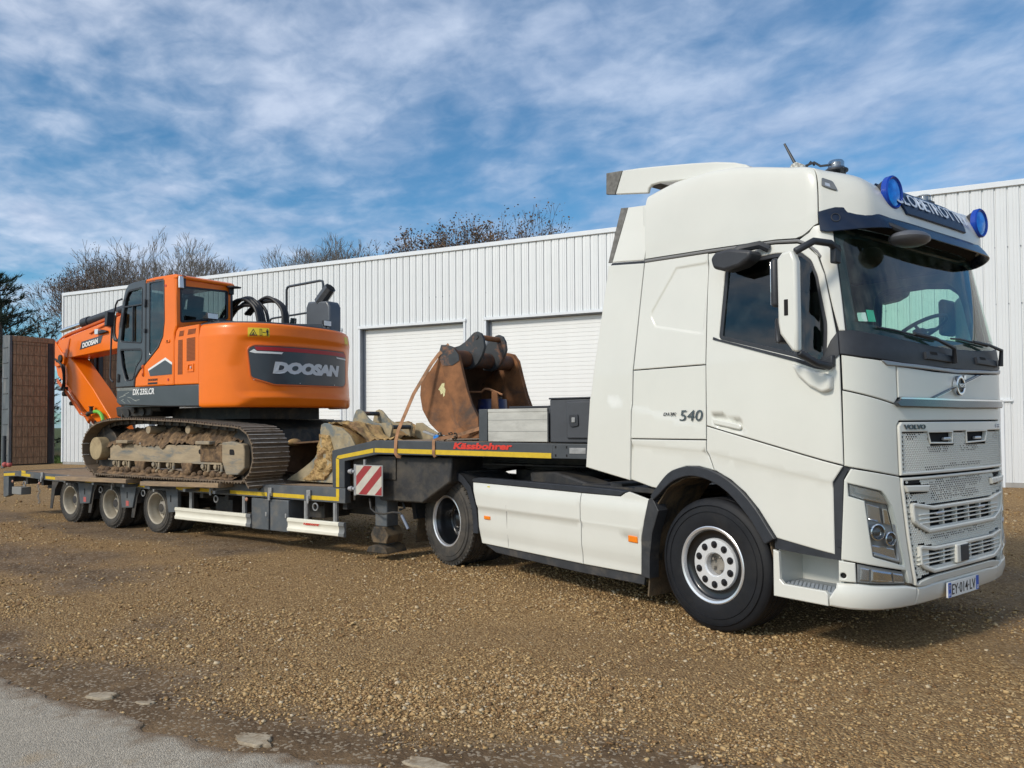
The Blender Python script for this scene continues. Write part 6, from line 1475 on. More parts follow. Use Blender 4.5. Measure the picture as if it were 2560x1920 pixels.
# carbody, slew ring
B=MB(); B.prism([(-1.0,1.12),(1.8,1.12),(1.65,1.60),(1.4,1.72),(-.5,1.72),(-.85,1.60)],.42,2.10); EB(B,'carbody',grease,bevel=.03)
B=MB(); B.cyl((.44,1.26,1.50),(.44,1.26,1.93),.72,40); B.cyl((.44,1.26,1.55),(.44,1.26,1.72),.80,40); EB(B,'slew_ring',grease)
ebx('centre_frame',[(-.5,1.5,.60,1.95,1.74,1.93)],grease)
B=MB(); B.prism([(-1.55,1.80),(-1.20,1.78),(-.55,1.80),(-.50,1.97),(-1.6,1.97)],.25,.75); EB(B,'boom_foot_valve',grease,bevel=.03)
for a_,b_,c_ in (((-1.2,.22,1.85),(-1.2,.5,1.85),.08),((-.75,.22,1.87),(-.75,.5,1.87),.065),((-.55,.3,1.92),(-.30,.3,1.92),.045),((-.98,.2,1.90),(-.98,.4,1.90),.05)):
    B=MB(); B.cyl(a_,b_,c_,12); EB(B,'swivel_fitting',grease)
B=MB(); B.tube([(-1.45,.3,1.9),(-1.3,.2,1.75),(-1.1,.25,1.80)],.02,6); EB(B,'swivel_hose',grease)
# ---- lower side skirt of the upper structure
B=MB(); B.prism([(-1.105,2.265),(1.125,2.250),(1.130,1.925),(.2,1.94),(-1.02,1.985),(-1.105,2.03)],0,.06); EB(B,'side_skirt_plate',charc,bevel=.015)
B=MB(); B.prism([(-1.10,2.26),(-1.10,2.03),(-1.04,1.99),(-.98,1.99),(-.98,2.26)],.06,2.5); EB(B,'front_skirt_plate',charc,bevel=.01)
B=MB(); B.prism([(-1.105,2.265),(1.125,2.250),(1.130,1.925),(-1.02,1.985),(-1.105,2.03)],2.46,2.52); EB(B,'side_skirt_plate',charc,bevel=.015)
ebx('upper_frame',[(-1.0,1.12,.06,2.46,1.945,2.20),(1.12,1.85,.55,1.97,1.945,2.20)],charc)
scr=mat('scraped_paint_marks',(.38,.40,.36),.6,var=.3,vscale=20)
lyo=em(lambda u,v,o:(u,-o,v))
rg_=random.Random(4)
for k in range(11):
    u=-1.06+rg_.random()*.55; z=2.03+rg_.random()*.18; L_=.05+rg_.random()*.16; a=-.9+rg_.random()*1.5
    dx,dz=math.cos(a)*L_,math.sin(a)*L_*.6; panel('scrape_mark',[(u,z),(u+dx,z+dz),(u+dx*.97,z+dz+.007),(u,z+.006)],lyo,scr,exc,g=.5,off=.0012,thick=.001,edge=0)
panel('scraped_edge_band',[(-1.10,2.215),(-.45,2.205),(-.43,2.255),(-1.10,2.262)],lyo,mat('dusty_scuffed_band',(.17,.18,.17),.6,var=.35,vscale=12),exc,g=.5,off=.001,thick=.001,edge=0)
lw=mat('white_decal',(.78,.78,.76),.5); red2=mat('dark_red_decal',(.38,.012,.02),.4)
text('model_lettering','DX 235LCR',.60,.095,lyo,-.62,2.135,lw,exc,off=.002,thick=.002,shear=.12,offset=.022,spacing=.95)
# ---- orange body side: engine doors
body=[(.50,2.262),(1.118,2.255),(1.118,3.128),(1.0,3.125),(.60,3.115),(.545,3.07),(.50,2.9)]
panel('engine_door',body,lyo,orange,exc,g=.12,thick=.04,edge=.012)
panel('hinge_panel',[(.27,2.262),(.492,2.262),(.492,2.60),(.38,2.68),(.27,2.52)],lyo,orange,exc,g=.2,off=.004,thick=.03,edge=.008)
grl=mat('perforated_orange_grille',(.36,.085,.012),.6)
def slotgrid(name,P):
    P=P if area(P)>0 else P[::-1]; par=bpy.data.objects.new(name,None); link(par,exc)
    panel('vent_recess',P,lyo,grl,par,g=.3,off=.003,thick=.003,edge=0)
    B=MB(); xs=[p[0] for p in P]; zs=[p[1] for p in P]; z=min(zs)+.012; r=0
    while z<max(zs):
        x=min(xs)+.012+(.011 if r%2 else 0)
        while x<max(xs):
            if inpoly(x,z,P) and segdist(x,z,P)>.006: B.prism(circ((x,z),.0062,6),-.0045,-.0035)
            x+=.022
        z+=.019; r+=1
    EB(B,'vent_hole',hole_d,par,smooth=False,kind='stuff')
slotgrid('vent_grille',[(.62,2.98),(.735,2.985),(.755,3.065),(.645,3.060)]); slotgrid('vent_grille',[(.84,2.99),(1.03,2.998),(1.05,3.075),(.86,3.07)])
slotgrid('vent_grille',[(.595,2.41),(.715,2.41),(.715,2.93),(.605,2.93)]); slotgrid('vent_grille',[(.82,2.60),(1.03,2.60),(1.03,2.945),(.82,2.94)])
panel('door_latch',rounded([(.83,2.44),(1.0,2.44),(1.0,2.56),(.86,2.56)],.012,2),lyo,orange,exc,[rounded([(.855,2.46),(.975,2.46),(.975,2.54),(.875,2.54)],.01,2)],g=.2,off=.012,thick=.01,edge=.003)
panel('latch_key',circ((.935,2.505),.016,8),lyo,alu,exc,g=.2,off=.014,thick=.01,edge=0)
# ---- cab
orp=[(.232,3.895),(.50,3.895),(.545,3.60),(.560,3.15),(.50,3.02),(.492,2.262),(-.565,2.262),(-.545,2.40),(-.43,2.515),(-.14,2.695),(.085,2.845),(.205,3.01),(.245,3.25)]
panel('cab_side_panel',orp,lyo,orange,exc,g=.10,off=.006,thick=.05,edge=.018)
dsh=[(-1.100,2.268),(-1.085,2.62),(-1.062,3.0),(-.985,3.36),(-.900,3.66),(-.835,3.82),(-.74,3.885),(-.62,3.91),(-.255,3.915),(-.255,2.62),(-.435,2.512),(-.55,2.40),(-.572,2.268)]
w1=rounded([(-.735,3.80),(-.335,3.815),(-.345,2.945),(-.965,3.005),(-.880,3.46),(-.815,3.70)],.05,4)
w2=rounded([(-.975,2.875),(-.345,2.845),(-.345,2.70),(-.50,2.585),(-.585,2.38),(-.80,2.365),(-.905,2.58)],.05,4)
panel('cab_door',dsh,lyo,charc,exc,[w1,w2],g=.10,off=.018,thick=.05,edge=.014)
panel('rear_quarter_frame',[(-.250,3.915),(.228,3.905),(.240,3.25),(.200,3.015),(.082,2.852),(-.140,2.702),(-.250,2.625)],lyo,charc,exc,[rounded([(-.165,3.865),(.205,3.862),(.222,3.25),(.185,3.03),(.07,2.88),(-.14,2.745),(-.165,2.80)],.03,3)],g=.10,off=.004,thick=.04,edge=.006)
cabg=glassmat('excavator_window_glass',(.36,.43,.42),1.60,.07)
for P in (w1,w2,rounded([(-.18,3.88),(.215,3.875),(.232,3.25),(.195,3.02),(.075,2.865),(-.15,2.73),(-.18,2.79)],.03,3)):
    P=P if area(P)>0 else P[::-1]; panel('cab_window',inset(P,-.01),lyo,cabg,exc,g=.3,off=-.008,thick=.004,edge=0)
B=MB(); B.box(-.90,-.34,-.022,.0,3.545,3.565); B.box(-.62,-.60,-.022,.0,2.97,3.55); EB(B,'window_bar',blackpl)
for P in (w1,w2):
    P=P if area(P)>0 else P[::-1]; panel('window_seal',inset(P,-.004),lyo,blackpl,exc,[inset(P,.014)],g=.2,off=.021,thick=.01,edge=.002)
B=MB(); B.box(-.275,-.235,-.035,-.01,3.50,3.62); B.box(-.275,-.235,-.035,-.01,3.10,3.16); EB(B,'door_hinge',blackpl,bevel=.004)
B=MB(); B.prism(rounded([(-1.03,2.35),(-.985,2.35),(-.965,2.47),(-1.02,2.49)],.01,2),-.03,-.018); EB(B,'door_pull',hole_d)
# cab far side, front, rear, roof
B=MB(); B.prism([(-1.09,2.27),(-1.06,3.0),(-.90,3.66),(-.80,3.84),(-.62,3.90),(-.5,3.90),(-.5,3.80),(-.72,3.78),(-.98,3.0),(-1.0,2.27)],.94,.99); B.box(.40,.55,.94,.99,2.27,3.90); B.box(-1.0,.5,.94,.99,2.27,2.85); EB(B,'cab_far_side',charc,bevel=.01)
B=MB(); 
for a_,b_ in (((-1.09,2.27),(-1.06,3.0)),((-1.06,3.0),(-.90,3.66)),((-.90,3.66),(-.74,3.885))):
    for y0,y1 in ((.0,.06),(.93,.99)): B.prism([a_,b_,(b_[0]+.06,b_[1]-.01),(a_[0]+.06,a_[1])],y0,y1)
EB(B,'cab_front_pillar',charc,bevel=.008)
panel('cab_front_window',[(.05,2.35),(.94,2.35),(.94,3.84),(.05,3.84)],em(lambda u,v,o:(float(np.interp(v,[2.3,3.0,3.66,3.86],[-1.08,-1.05,-.89,-.77]))-o,u,v)),cabg,exc,g=.2,thick=.004,edge=0)
rearm=em(lambda u,v,o:(.548+o,u,v))
rwo=[(.0,3.165),(.985,3.30),(.985,3.86),(.0,3.88)]
rwi=rounded([(.075,3.21),(.895,3.345),(.895,3.79),(.068,3.755)],.035,4)
panel('cab_rear_panel',[(.006,3.10),(.99,3.10),(.99,3.90),(.006,3.89)],rearm,orange,exc,[rwi],g=.12,thick=.04,edge=.01)
panel('rear_window_seal',inset(rwi,-.008),rearm,blackpl,exc,[inset(rwi,.022)],g=.12,off=.006,thick=.02,edge=.003)
panel('rear_window',rwi,rearm,cabg,exc,g=.2,off=-.006,thick=.004,edge=0)
B=MB(); B.prism([(-.74,3.885),(-.60,3.92),(.0,3.945),(.52,3.935),(.585,3.905),(.575,3.865),(-.70,3.865)],-.004,1.0); EB(B,'cab_roof',orange,bevel=.022,seg=3)
B=MB(); B.prism([(-.835,3.82),(-.74,3.90),(-.60,3.925),(-.25,3.93),(-.25,3.90),(-.70,3.87),(-.80,3.80)],-.016,.03); EB(B,'roof_edge_frame',charc,bevel=.006)
ebx('roof_hatch_handle',[(.20,.32,.30,.34,3.945,3.96)],blackpl)
ebx('cab_floor_panel',[(-1.02,.5,.04,.95,2.26,2.32)],charc)
# interior seat, console
B=MB(); B.prism([(-.30,2.62),(.12,2.62),(.30,3.45),(.16,3.48),(-.02,2.82),(-.30,2.80)],.30,.74); EB(B,'operator_seat',seatm,bevel=.04)
B=MB(); B.prism([(.17,3.46),(.29,3.44),(.32,3.68),(.22,3.70)],.40,.64); EB(B,'seat_headrest',seatm,bevel=.03)
ebx('seat_box',[(-.25,.3,.28,.76,2.32,2.62),(-.55,.1,.12,.26,2.32,2.86),(-.55,.1,.78,.92,2.32,2.86)],blackpl,bevel=.02)
# work lamps
def worklamp(x,y,z,w=.16,post=.08):
    ebx('work_lamp',[(x,x+.05,y-w/2,y+w/2,z,z+.095)],blackpl,bevel=.008)
    ebx('lamp_face',[(x+.05,x+.056,y-w/2+.008,y+w/2-.008,z+.008,z+.087)],mat('led_lamp_face',(.70,.72,.74),.3,.3),bevel=.003)
    B=MB(); B.cyl((x+.02,y,z-post),(x+.02,y,z),.012,6); EB(B,'lamp_post',blackpl)
worklamp(.80,.42,3.265,.19); worklamp(1.90,1.72,3.20,.16)
B=MB(); B.prism([(.575,3.72),(.62,3.72),(.60,3.90),(.565,3.90)],.015,.085); EB(B,'light_bar',mat('led_lamp_face',(.70,.72,.74),.3,.3),bevel=.006)
B=MB(); B.prism([(.56,3.72),(.578,3.72),(.578,3.92),(.56,3.92)],.08,.14); EB(B,'light_bar_bracket',blackpl)
B=MB(); B.prism([(.56,3.84),(.72,3.83),(.74,3.855),(.56,3.875)],.86,1.02); B.prism([(.56,3.74),(.60,3.74),(.60,3.84),(.56,3.84)],.90,.98); EB(B,'lamp_visor',blackpl,bevel=.008)
# ---- counterweight
CN_,CX1,CXR,CHW=2.4,1.15,2.185,1.27
_ct=PI/2*(.5-.5*np.cos(PI*np.linspace(0,1,4000))); _cx=CX1+(CXR-CX1)*np.sin(_ct)**(2/CN_); _cy=1.26-CHW*np.cos(_ct)**(2/CN_); _cs=np.r_[0,np.cumsum(np.hypot(np.diff(_cx),np.diff(_cy)))]; CU=float(_cs[-1])
def cwxy(u):
    far=u>CU; uu=2*CU-u if far else u
    if uu<=0: x,y=CX1+uu,1.26-CHW
    else: x,y=float(np.interp(uu,_cs,_cx)),float(np.interp(uu,_cs,_cy))
    return x,(2.52-y if far else y)
def cwm(u,z,o=0):
    a=cwxy(u+.01);b=cwxy(u-.01);x,y=cwxy(u); n=Vector((a[1]-b[1],-(a[0]-b[0]),0)); n=n.normalized() if n.length>1e-9 else Vector((1,0,0))
    return Vector((x,y,z))+n*o-EO
def rel_cw(u,z):
    uu=2*CU-u if u>CU else u; o=0
    if z>2.93: o-=(z-2.93)*.16
    if z>3.08: o-=((z-3.08)/.05)**2*.04
    k=min(1,max(0,(uu-(.62+(z-1.9)*1.2))/.26)) if z<2.06 else 0; k=k*k*(3-2*k)
    if z<2.06: o-=(2.06-z)*.42*k
    if z<1.95: o-=((1.95-z)/.05)**2*.03
    t=min(1,max(0,(uu-.50)/.35)); 
    if 2.06<z<2.93: q=min(1,max(0,(uu-.48-abs(z-2.5)*.35)/.26)); o-=.028*q*q*(3-2*q)*min(1,(2.93-z)/.06)*min(1,(z-2.06)/.06)
    return o
panel('counterweight',[(-.022,1.925),(.04,1.905),(2*CU-.04,1.905),(2*CU+.022,1.925),(2*CU+.022,3.128),(-.022,3.128)],cwm,orange,exc,relief=rel_cw,g=.042,thick=.05,edge=.010)
B=MB(); n=60; us_=np.linspace(-.02,2*CU+.02,n)
top_=[cwm(u,3.098,-.045) for u in us_]; bot_=[cwm(u,1.93,-.06) for u in us_]; B.v=[tuple(v) for v in top_+bot_]; B.f=[tuple(range(n)),tuple(range(2*n-1,n-1,-1))]; B.build('counterweight_core',charc,exc,smooth=False)
pq=rounded([(.815,2.745),(.895,2.795),(2.60,2.800),(2.665,2.74),(2.66,2.300),(2.58,2.245),(1.20,2.235),(.865,2.335)],.04,4)
panel('name_plaque',pq,cwm,charc,exc,g=.06,off=-.012,thick=.02,edge=.006)
panel('plaque_rim',inset(pq,-.018),cwm,orsh,exc,[inset(pq,.002)],g=.08,off=-.010,thick=.02,edge=.004)
panel('plaque_stripe',[(.905,2.778),(.935,2.725),(1.34,2.722),(2.30,2.722),(2.655,2.718),(2.655,2.755),(2.58,2.780)],cwm,red2,exc,g=.06,off=-.008,thick=.004,edge=0)
panel('plaque_stripe',[(.838,2.700),(.900,2.742),(.945,2.712),(1.325,2.708),(1.300,2.680),(.915,2.682)],cwm,lw,exc,g=.06,off=-.006,thick=.004,edge=0)
panel('plaque_stripe',[(2.345,2.705),(2.372,2.682),(2.655,2.672),(2.655,2.694),(2.42,2.702)],cwm,lw,exc,g=.06,off=-.006,thick=.004,edge=0)
text('plaque_lettering','DOOSAN',1.26,.178,cwm,1.165,2.392,mat('silver_decal',(.60,.61,.63),.45,.1),exc,off=-.009,thick=.004,shear=.16,offset=.075,spacing=.95)
for u_ in (.90,1.6,2.3):
    panel('plaque_bolt',circ((u_,2.30 if u_<1 else 2.262),.007,6),cwm,alu,exc,g=.2,off=-.004,thick=.006,edge=0)
ylw=mat('yellow_warning_decal',(.75,.55,.02),.45); 
for u0_,u1_ in ((.815,1.117),(2.62,2.78)):
    wd=bpy.data.objects.new('warning_decal',None); link(wd,exc); w_=u1_-u0_
    panel('decal_sheet',rounded([(u0_,2.915),(u1_,2.918),(u1_,3.052),(u0_,3.050)],.008,2),cwm,ylw,wd,g=.06,off=.002,thick=.003,edge=0,relief=rel_cw)
    if w_>.2:
        T=[(u0_+.02,2.935),(u0_+.13,2.935),(u0_+.075,3.035)]
        panel('decal_triangle',T,cwm,ink,wd,[inset(T,.008)],g=.2,off=.005,thick=.002,edge=0,relief=rel_cw)
        panel('decal_symbol',[(u0_+.050,2.950),(u0_+.10,2.950),(u0_+.10,2.958),(u0_+.080,2.962),(u0_+.085,2.985),(u0_+.070,2.985),(u0_+.066,2.962),(u0_+.050,2.958)],cwm,ink,wd,g=.2,off=.005,thick=.002,edge=0,relief=rel_cw)
        panel('decal_symbol',[(u0_+.165,2.935),(u0_+.195,2.935),(u0_+.195,3.035),(u0_+.165,3.035)],cwm,ink,wd,[[(u0_+.170,2.940),(u0_+.190,2.940),(u0_+.190,3.030),(u0_+.170,3.030)]],g=.2,off=.005,thick=.002,edge=0,relief=rel_cw)
        x_=u0_+.225; z_=2.985; panel('decal_symbol',[(x_-.022,z_),(x_-.012,z_+.010),(x_-.012,z_+.003),(x_+.012,z_+.003),(x_+.012,z_+.010),(x_+.022,z_),(x_+.012,z_-.010),(x_+.012,z_-.003),(x_-.012,z_-.003),(x_-.012,z_-.010)],cwm,ink,wd,g=.2,off=.005,thick=.002,edge=0,relief=rel_cw)
        x_=u0_+.272; panel('decal_symbol',[(x_-.016,2.985),(x_-.016,3.018),(x_+.016,3.018),(x_+.016,2.985),(x_+.010,2.985),(x_+.010,2.935),(x_+.002,2.935),(x_+.002,2.97),(x_-.002,2.97),(x_-.002,2.935),(x_-.010,2.935),(x_-.010,2.985)],cwm,ink,wd,g=.2,off=.005,thick=.002,edge=0,relief=rel_cw)
        panel('decal_symbol',circ((x_,3.030),.008,8),cwm,ink,wd,g=.2,off=.005,thick=.002,edge=0,relief=rel_cw)
# chevron badge on the side
panel('side_badge',[(-.19,2.525),(.28,2.805-.12),(.455,2.60),(.455,2.425),(-.13,2.418)],lyo,lw,exc,g=.3,off=.008,thick=.003,edge=0)
panel('side_badge',[(-.165,2.500),(.275,2.645),(.455,2.565),(.455,2.422),(-.125,2.416)],lyo,charc,exc,g=.3,off=.011,thick=.003,edge=0)
text('side_lettering','DOOSAN',.26,.038,lyo,-.185,2.338,ink,exc,off=.008,thick=.002,shear=.15,offset=.035)
panel('side_label',[(-.19,2.288),(.07,2.288),(.07,2.318),(-.19,2.318)],lyo,ink,exc,g=.3,off=.008,thick=.002,edge=0)
B=MB(); B.box(-.335,-.30,-.02,-.004,2.42,2.60); B.cyl((-.318,-.022,2.43),(-.318,-.022,2.47),.014,8); B.cyl((-.318,-.022,2.55),(-.318,-.022,2.59),.014,8); EB(B,'side_hinge',orsh,bevel=.003)
B=MB(); B.prism(rounded([(.29,2.905),(.40,2.905),(.40,2.955),(.29,2.955)],.02,3),-.02,-.004); EB(B,'side_handle',orange,bevel=.006)
B=MB(); B.prism(circ((.345,2.93),.018,8),-.022,-.019); EB(B,'handle_hole',hole_d)
B=MB(); B.cyl((.36,-.015,2.345),(.36,.0,2.345),.02,8); B.cyl((.285,-.012,3.78),(.285,0,3.78),.02,8); EB(B,'rubber_stop',redl)
# ---- engine deck, silencer box, exhaust, hoses, handrails
B=MB(); n=40; us_=np.linspace(.0,2*CU,n); ring_=[cwxy(u) for u in us_]
ptop=[(.56,.12)]+[(1.26*0+ (x*.93+.05),(1.26+(y-1.26)*.90)) for x,y in ring_]+[(.56,2.40)]
B.prism([p for p in ptop],3.09,3.155,axis='z'); EB(B,'engine_deck',charc,bevel=.01)
ebx('deck_edge_guard',[(.56,1.0,.42,.52,3.15,3.235),(.56,.72,.52,2.3,3.15,3.30)],charc)
B=MB(); B.prism([(.95,.50),(2.02,1.55),(1.98,1.60),(.92,.56)],3.15,3.215,axis='z'); EB(B,'deck_edge_guard',charc,bevel=.006)
B=MB(); P=[(1.30,3.10),(1.30,3.57),(1.35,3.665),(1.80,3.64),(1.86,3.55),(1.86,3.05)]; B.prism(P,1.84,2.10); EB(B,'silencer_box',mat('grey_machine_paint',(.085,.095,.11),.4,var=.1,coat=.2),bevel=.03,seg=3)
B=MB(); pts=[(1.55,1.92,3.64),(1.66,1.92,3.74),(1.80,1.92,3.86)]; B.tube(pts,.09,8,rad=[.10,.10,.095]); EB(B,'exhaust_pipe',charc,smooth=False)
B=MB(); B.cyl((1.79,1.92,3.852),(1.806,1.92,3.866),.075,8); EB(B,'exhaust_mouth',hole_d)
B=MB(); B.tube([(.73,1.92,3.13),(.73,1.92,3.93),(.755,1.92,3.975),(.80,1.92,3.985),(1.56,1.92,4.0),(1.615,1.92,3.985),(1.63,1.92,3.93),(1.63,1.92,3.66)],.021,8); EB(B,'handrail',charc)
B=MB(); B.tube([(.30,1.92,3.15),(.30,1.92,3.44),(.33,1.92,3.475),(.40,1.92,3.48),(1.25,1.92,3.50)],.017,8); B.tube([(.62,1.92,3.15),(.62,1.92,3.46)],.017,8); B.sphere((.70,1.90,3.47),.04,8,6); EB(B,'handrail',charc)
B=MB(); B.prism([(.86,3.28),(1.02,3.30),(1.03,3.42),(.90,3.44)],1.86,1.885); EB(B,'rear_mirror',charc,bevel=.006)
B=MB(); B.prism([(.875,3.295),(1.01,3.313),(1.018,3.41),(.91,3.425)],1.852,1.858); EB(B,'mirror_glass',chrome)
hs=mat('ribbed_hydraulic_hose',(.014,.014,.016),.5,bump=.3,bscale=120)
for k,(y,dx,h) in enumerate(((1.10,.0,3.66),(1.16,.03,3.68),(1.22,.0,3.70),(1.30,-.02,3.66),(1.20,.12,3.60),(1.12,.10,3.57))):
    B=MB(); B.tube([(Vector((p.x,y,p.y))) for p in catmull([(-.10+dx,3.2),(.16+dx,3.50),(.45+dx,h),(.72+dx*.5,h+.0),(.95,3.52),(1.04,3.30),(1.06,3.10)],6,False)],.027,8); EB(B,'hydraulic_hose',hs)
for k,(y,h) in enumerate(((1.42,3.70),(1.50,3.68),(1.46,3.64))):
    B=MB(); B.tube([Vector((p.x,y,p.y)) for p in catmull([(.30,3.50),(.55,3.64),(.85,h+.03),(1.10,3.62),(1.24,3.45),(1.27,3.12)],6,False)],.028,8); EB(B,'hydraulic_hose',hs)
B=MB(); B.prism([(1.62,3.135),(1.70,3.18),(1.86,3.185),(1.93,3.14)],.98,1.14); EB(B,'camera_cover',orange,bevel=.012)
# ---- boom, arm
bp_=[(-5.23,3.105),(-5.24,3.30),(-5.19,3.395),(-4.78,3.445),(-4.15,3.53),(-3.25,3.65),(-2.75,3.735),(-2.35,3.76),(-1.95,3.68),(-1.3,3.32),(-.45,2.72),(-.28,2.55),(-.25,2.38),(-.38,2.25),(-.60,2.24),(-1.3,2.58),(-1.9,2.90),(-2.4,3.04),(-2.99,3.095),(-3.86,3.06),(-4.78,3.015)]
B=MB(); B.prism(bp_,1.05,1.47); EB(B,'boom',orange,bevel=.014)
B=MB(); B.prism([(-5.36,2.88),(-5.30,3.12),(-5.22,3.18),(-4.88,3.10),(-4.60,2.905),(-3.912,2.381),(-3.155,1.712),(-2.93,1.40),(-3.00,1.25),(-3.22,1.25),(-3.685,1.687),(-4.215,1.982),(-4.828,2.425),(-5.283,2.682)],1.075,1.43); EB(B,'arm',orange,bevel=.014)
for y0,y1 in ((1.03,1.075),(1.43,1.475)):
    B=MB(); B.prism([(-5.62,3.30),(-5.40,3.42),(-5.22,3.30),(-4.90,3.03),(-4.95,2.90),(-5.25,2.85),(-5.5,3.0)],y0,y1); EB(B,'arm_bracket',orange,bevel=.01)
B=MB(); B.cyl((-5.05,1.0,3.02),(-5.05,1.5,3.02),.07,16); B.cyl((-5.5,1.02,3.34),(-5.5,1.48,3.34),.05,14); EB(B,'boom_pin',grease)
B=MB(); B.prism([(-5.1,3.10),(-4.80,3.02),(-4.82,3.06),(-4.72,3.40),(-4.76,3.40),(-4.87,3.12),(-5.1,3.16)],1.035,1.052); EB(B,'boom_gusset',orsh,bevel=.004)
# arm cylinder on top of the boom
B=MB(); B.cyl((-4.62,1.28,3.72),(-2.55,1.28,3.93),.088,20); B.cyl((-4.64,1.28,3.718),(-4.40,1.28,3.742),.105,20); EB(B,'arm_cylinder',blackpl)
B=MB(); B.cyl((-5.52,1.28,3.63),(-4.6,1.28,3.722),.045,14); EB(B,'arm_cylinder_rod',chrome)
for y in (.99,1.53):
    B=MB(); B.cyl((-.95,y,2.1),(-2.35,y,3.05),.075,16); EB(B,'boom_cylinder',blackpl); B=MB(); B.cyl((-2.3,y,3.02),(-2.75,y,3.32),.04,12); EB(B,'boom_cylinder_rod',chrome)
B=MB(); B.cyl((-5.25,1.25,2.55),(-4.3,1.25,1.75),.07,14); EB(B,'bucket_cylinder',orange); B=MB(); B.cyl((-4.35,1.25,1.79),(-3.95,1.25,1.46),.035,10); EB(B,'bucket_cylinder_rod',chrome)
B=MB(); B.prism([(-3.55,1.62),(-3.1,1.30),(-3.2,1.15),(-3.5,1.2),(-3.75,1.50)],1.12,1.38); EB(B,'quick_coupler',grease,bevel=.02)
# pipes along boom and arm
for k,(dz,y) in enumerate(((.035,1.08),(.075,1.12),(.06,1.17))):
    B=MB(); B.tube([Vector((p.x,y,p.y)) for p in catmull([(-5.35,3.30+dz),(-5.05,3.42+dz),(-4.3,3.525+dz),(-3.5,3.635+dz),(-3.10,3.70+dz)],5,False)],.018,6); EB(B,'boom_pipe',orsh)
B=MB(); B.tube([(-3.95,1.03,3.44),(-3.6,1.03,3.53),(-3.40,1.03,3.57),(-3.25,1.03,3.52),(-3.15,1.02,3.53)],.014,6); EB(B,'boom_pipe',orsh)
for d_ in (0,.05): 
    B=MB(); B.tube([(-5.2,1.03,2.60-d_),(-4.86,1.03,2.38-d_),(-4.27,1.03,1.93-d_),(-4.10,1.02,1.895-d_),(-3.98,1.02,1.90-d_)],.015,6); EB(B,'arm_pipe',orsh)
for k in range(2):
    B=MB(); B.tube([Vector((p.x,1.0+k*.04,p.y)) for p in catmull([(-5.25,3.02-k*.05),(-4.98,2.88),(-4.88-k*.04,2.62),(-4.95,2.40),(-5.1,2.40)],5,False)],.020,6); EB(B,'arm_hose',hs)
B=MB(); B.cyl((-4.9,1.0,2.30),(-4.9,1.08,2.30),.05,8); B.box(-5.0,-4.86,1.0,1.08,2.36,2.44); B.cyl((-4.62,1.0,2.10),(-4.62,1.08,2.10),.04,8); EB(B,'pipe_fitting',grease)
B=MB(); B.cyl((-3.92,.99,1.90),(-3.66,.99,1.92),.032,10); B.cyl((-3.80,.99,1.90),(-3.80,.99,2.02),.035,10); B.cyl((-3.80,.99,2.015),(-3.80,.99,2.03),.05,10); B.sphere((-3.92,.99,1.88),.045,8,6); EB(B,'valve_fitting',grease)
B=MB(); B.tube([Vector((p.x,.98,p.y)) for p in catmull([(-3.66,1.925),(-3.52,1.92),(-3.40,1.85),(-3.33,1.72),(-3.32,1.60)],5,False)],.034,8); EB(B,'green_hose',mat('lime_green_hose',(.16,.50,.06),.5,var=.15,vscale=20))
dgy=em(lambda u,v,o:(u,1.05-o,v))
panel('boom_badge',[(-4.357,3.150),(-4.285,3.305),(-3.495,3.385),(-3.575,3.235)],dgy,charc,exc,g=.3,off=.003,thick=.003,edge=0)
text('badge_lettering','DOOSAN',.60,.098,dgy,-4.245,3.178,lw,exc,off=.007,thick=.002,shear=.2,offset=.05,rot=.105)
B=MB(); B.prism([(-3.62,3.44),(-3.45,3.48),(-3.30,3.45),(-3.28,3.42),(-3.60,3.40)],.99,1.05); EB(B,'boom_lamp',blackpl,bevel=.01)
B=MB(); B.box(-3.68,-3.56,.98,1.05,3.40,3.50); EB(B,'boom_lamp_face',mat('led_lamp_face',(.70,.72,.74),.3,.3),bevel=.006)
# hoses and guard rail in front of the cab
for k,dx in enumerate((0,.10)):
    B=MB(); B.tube([Vector((p.x,.93,p.y)) for p in catmull([(-2.92+dx,3.69),(-2.96+dx,3.60),(-2.93+dx*.6,3.36),(-2.86+dx*.5,3.24),(-2.74,3.23),(-2.66,3.36),(-2.62,3.52)],5,False)],.022,7); EB(B,'boom_hose',hs)
    B=MB(); B.cyl((-2.93+dx,.93,3.66),(-2.92+dx,.93,3.76),.018,8); EB(B,'hose_ferrule',chrome)
B=MB(); B.tube([(-1.10,-.06,2.36),(-1.17,-.06,2.40),(-1.19,-.06,2.46),(-1.15,-.06,3.20),(-1.03,-.06,3.60),(-.98,-.06,3.66),(-.86,-.05,3.68)],.014,8); EB(B,'entry_handrail',blackpl)
B=MB(); B.prism([(-1.16,3.25),(-1.08,3.26),(-1.06,3.48),(-1.14,3.50)],-.18,-.06); EB(B,'cab_mirror',blackpl,bevel=.01)

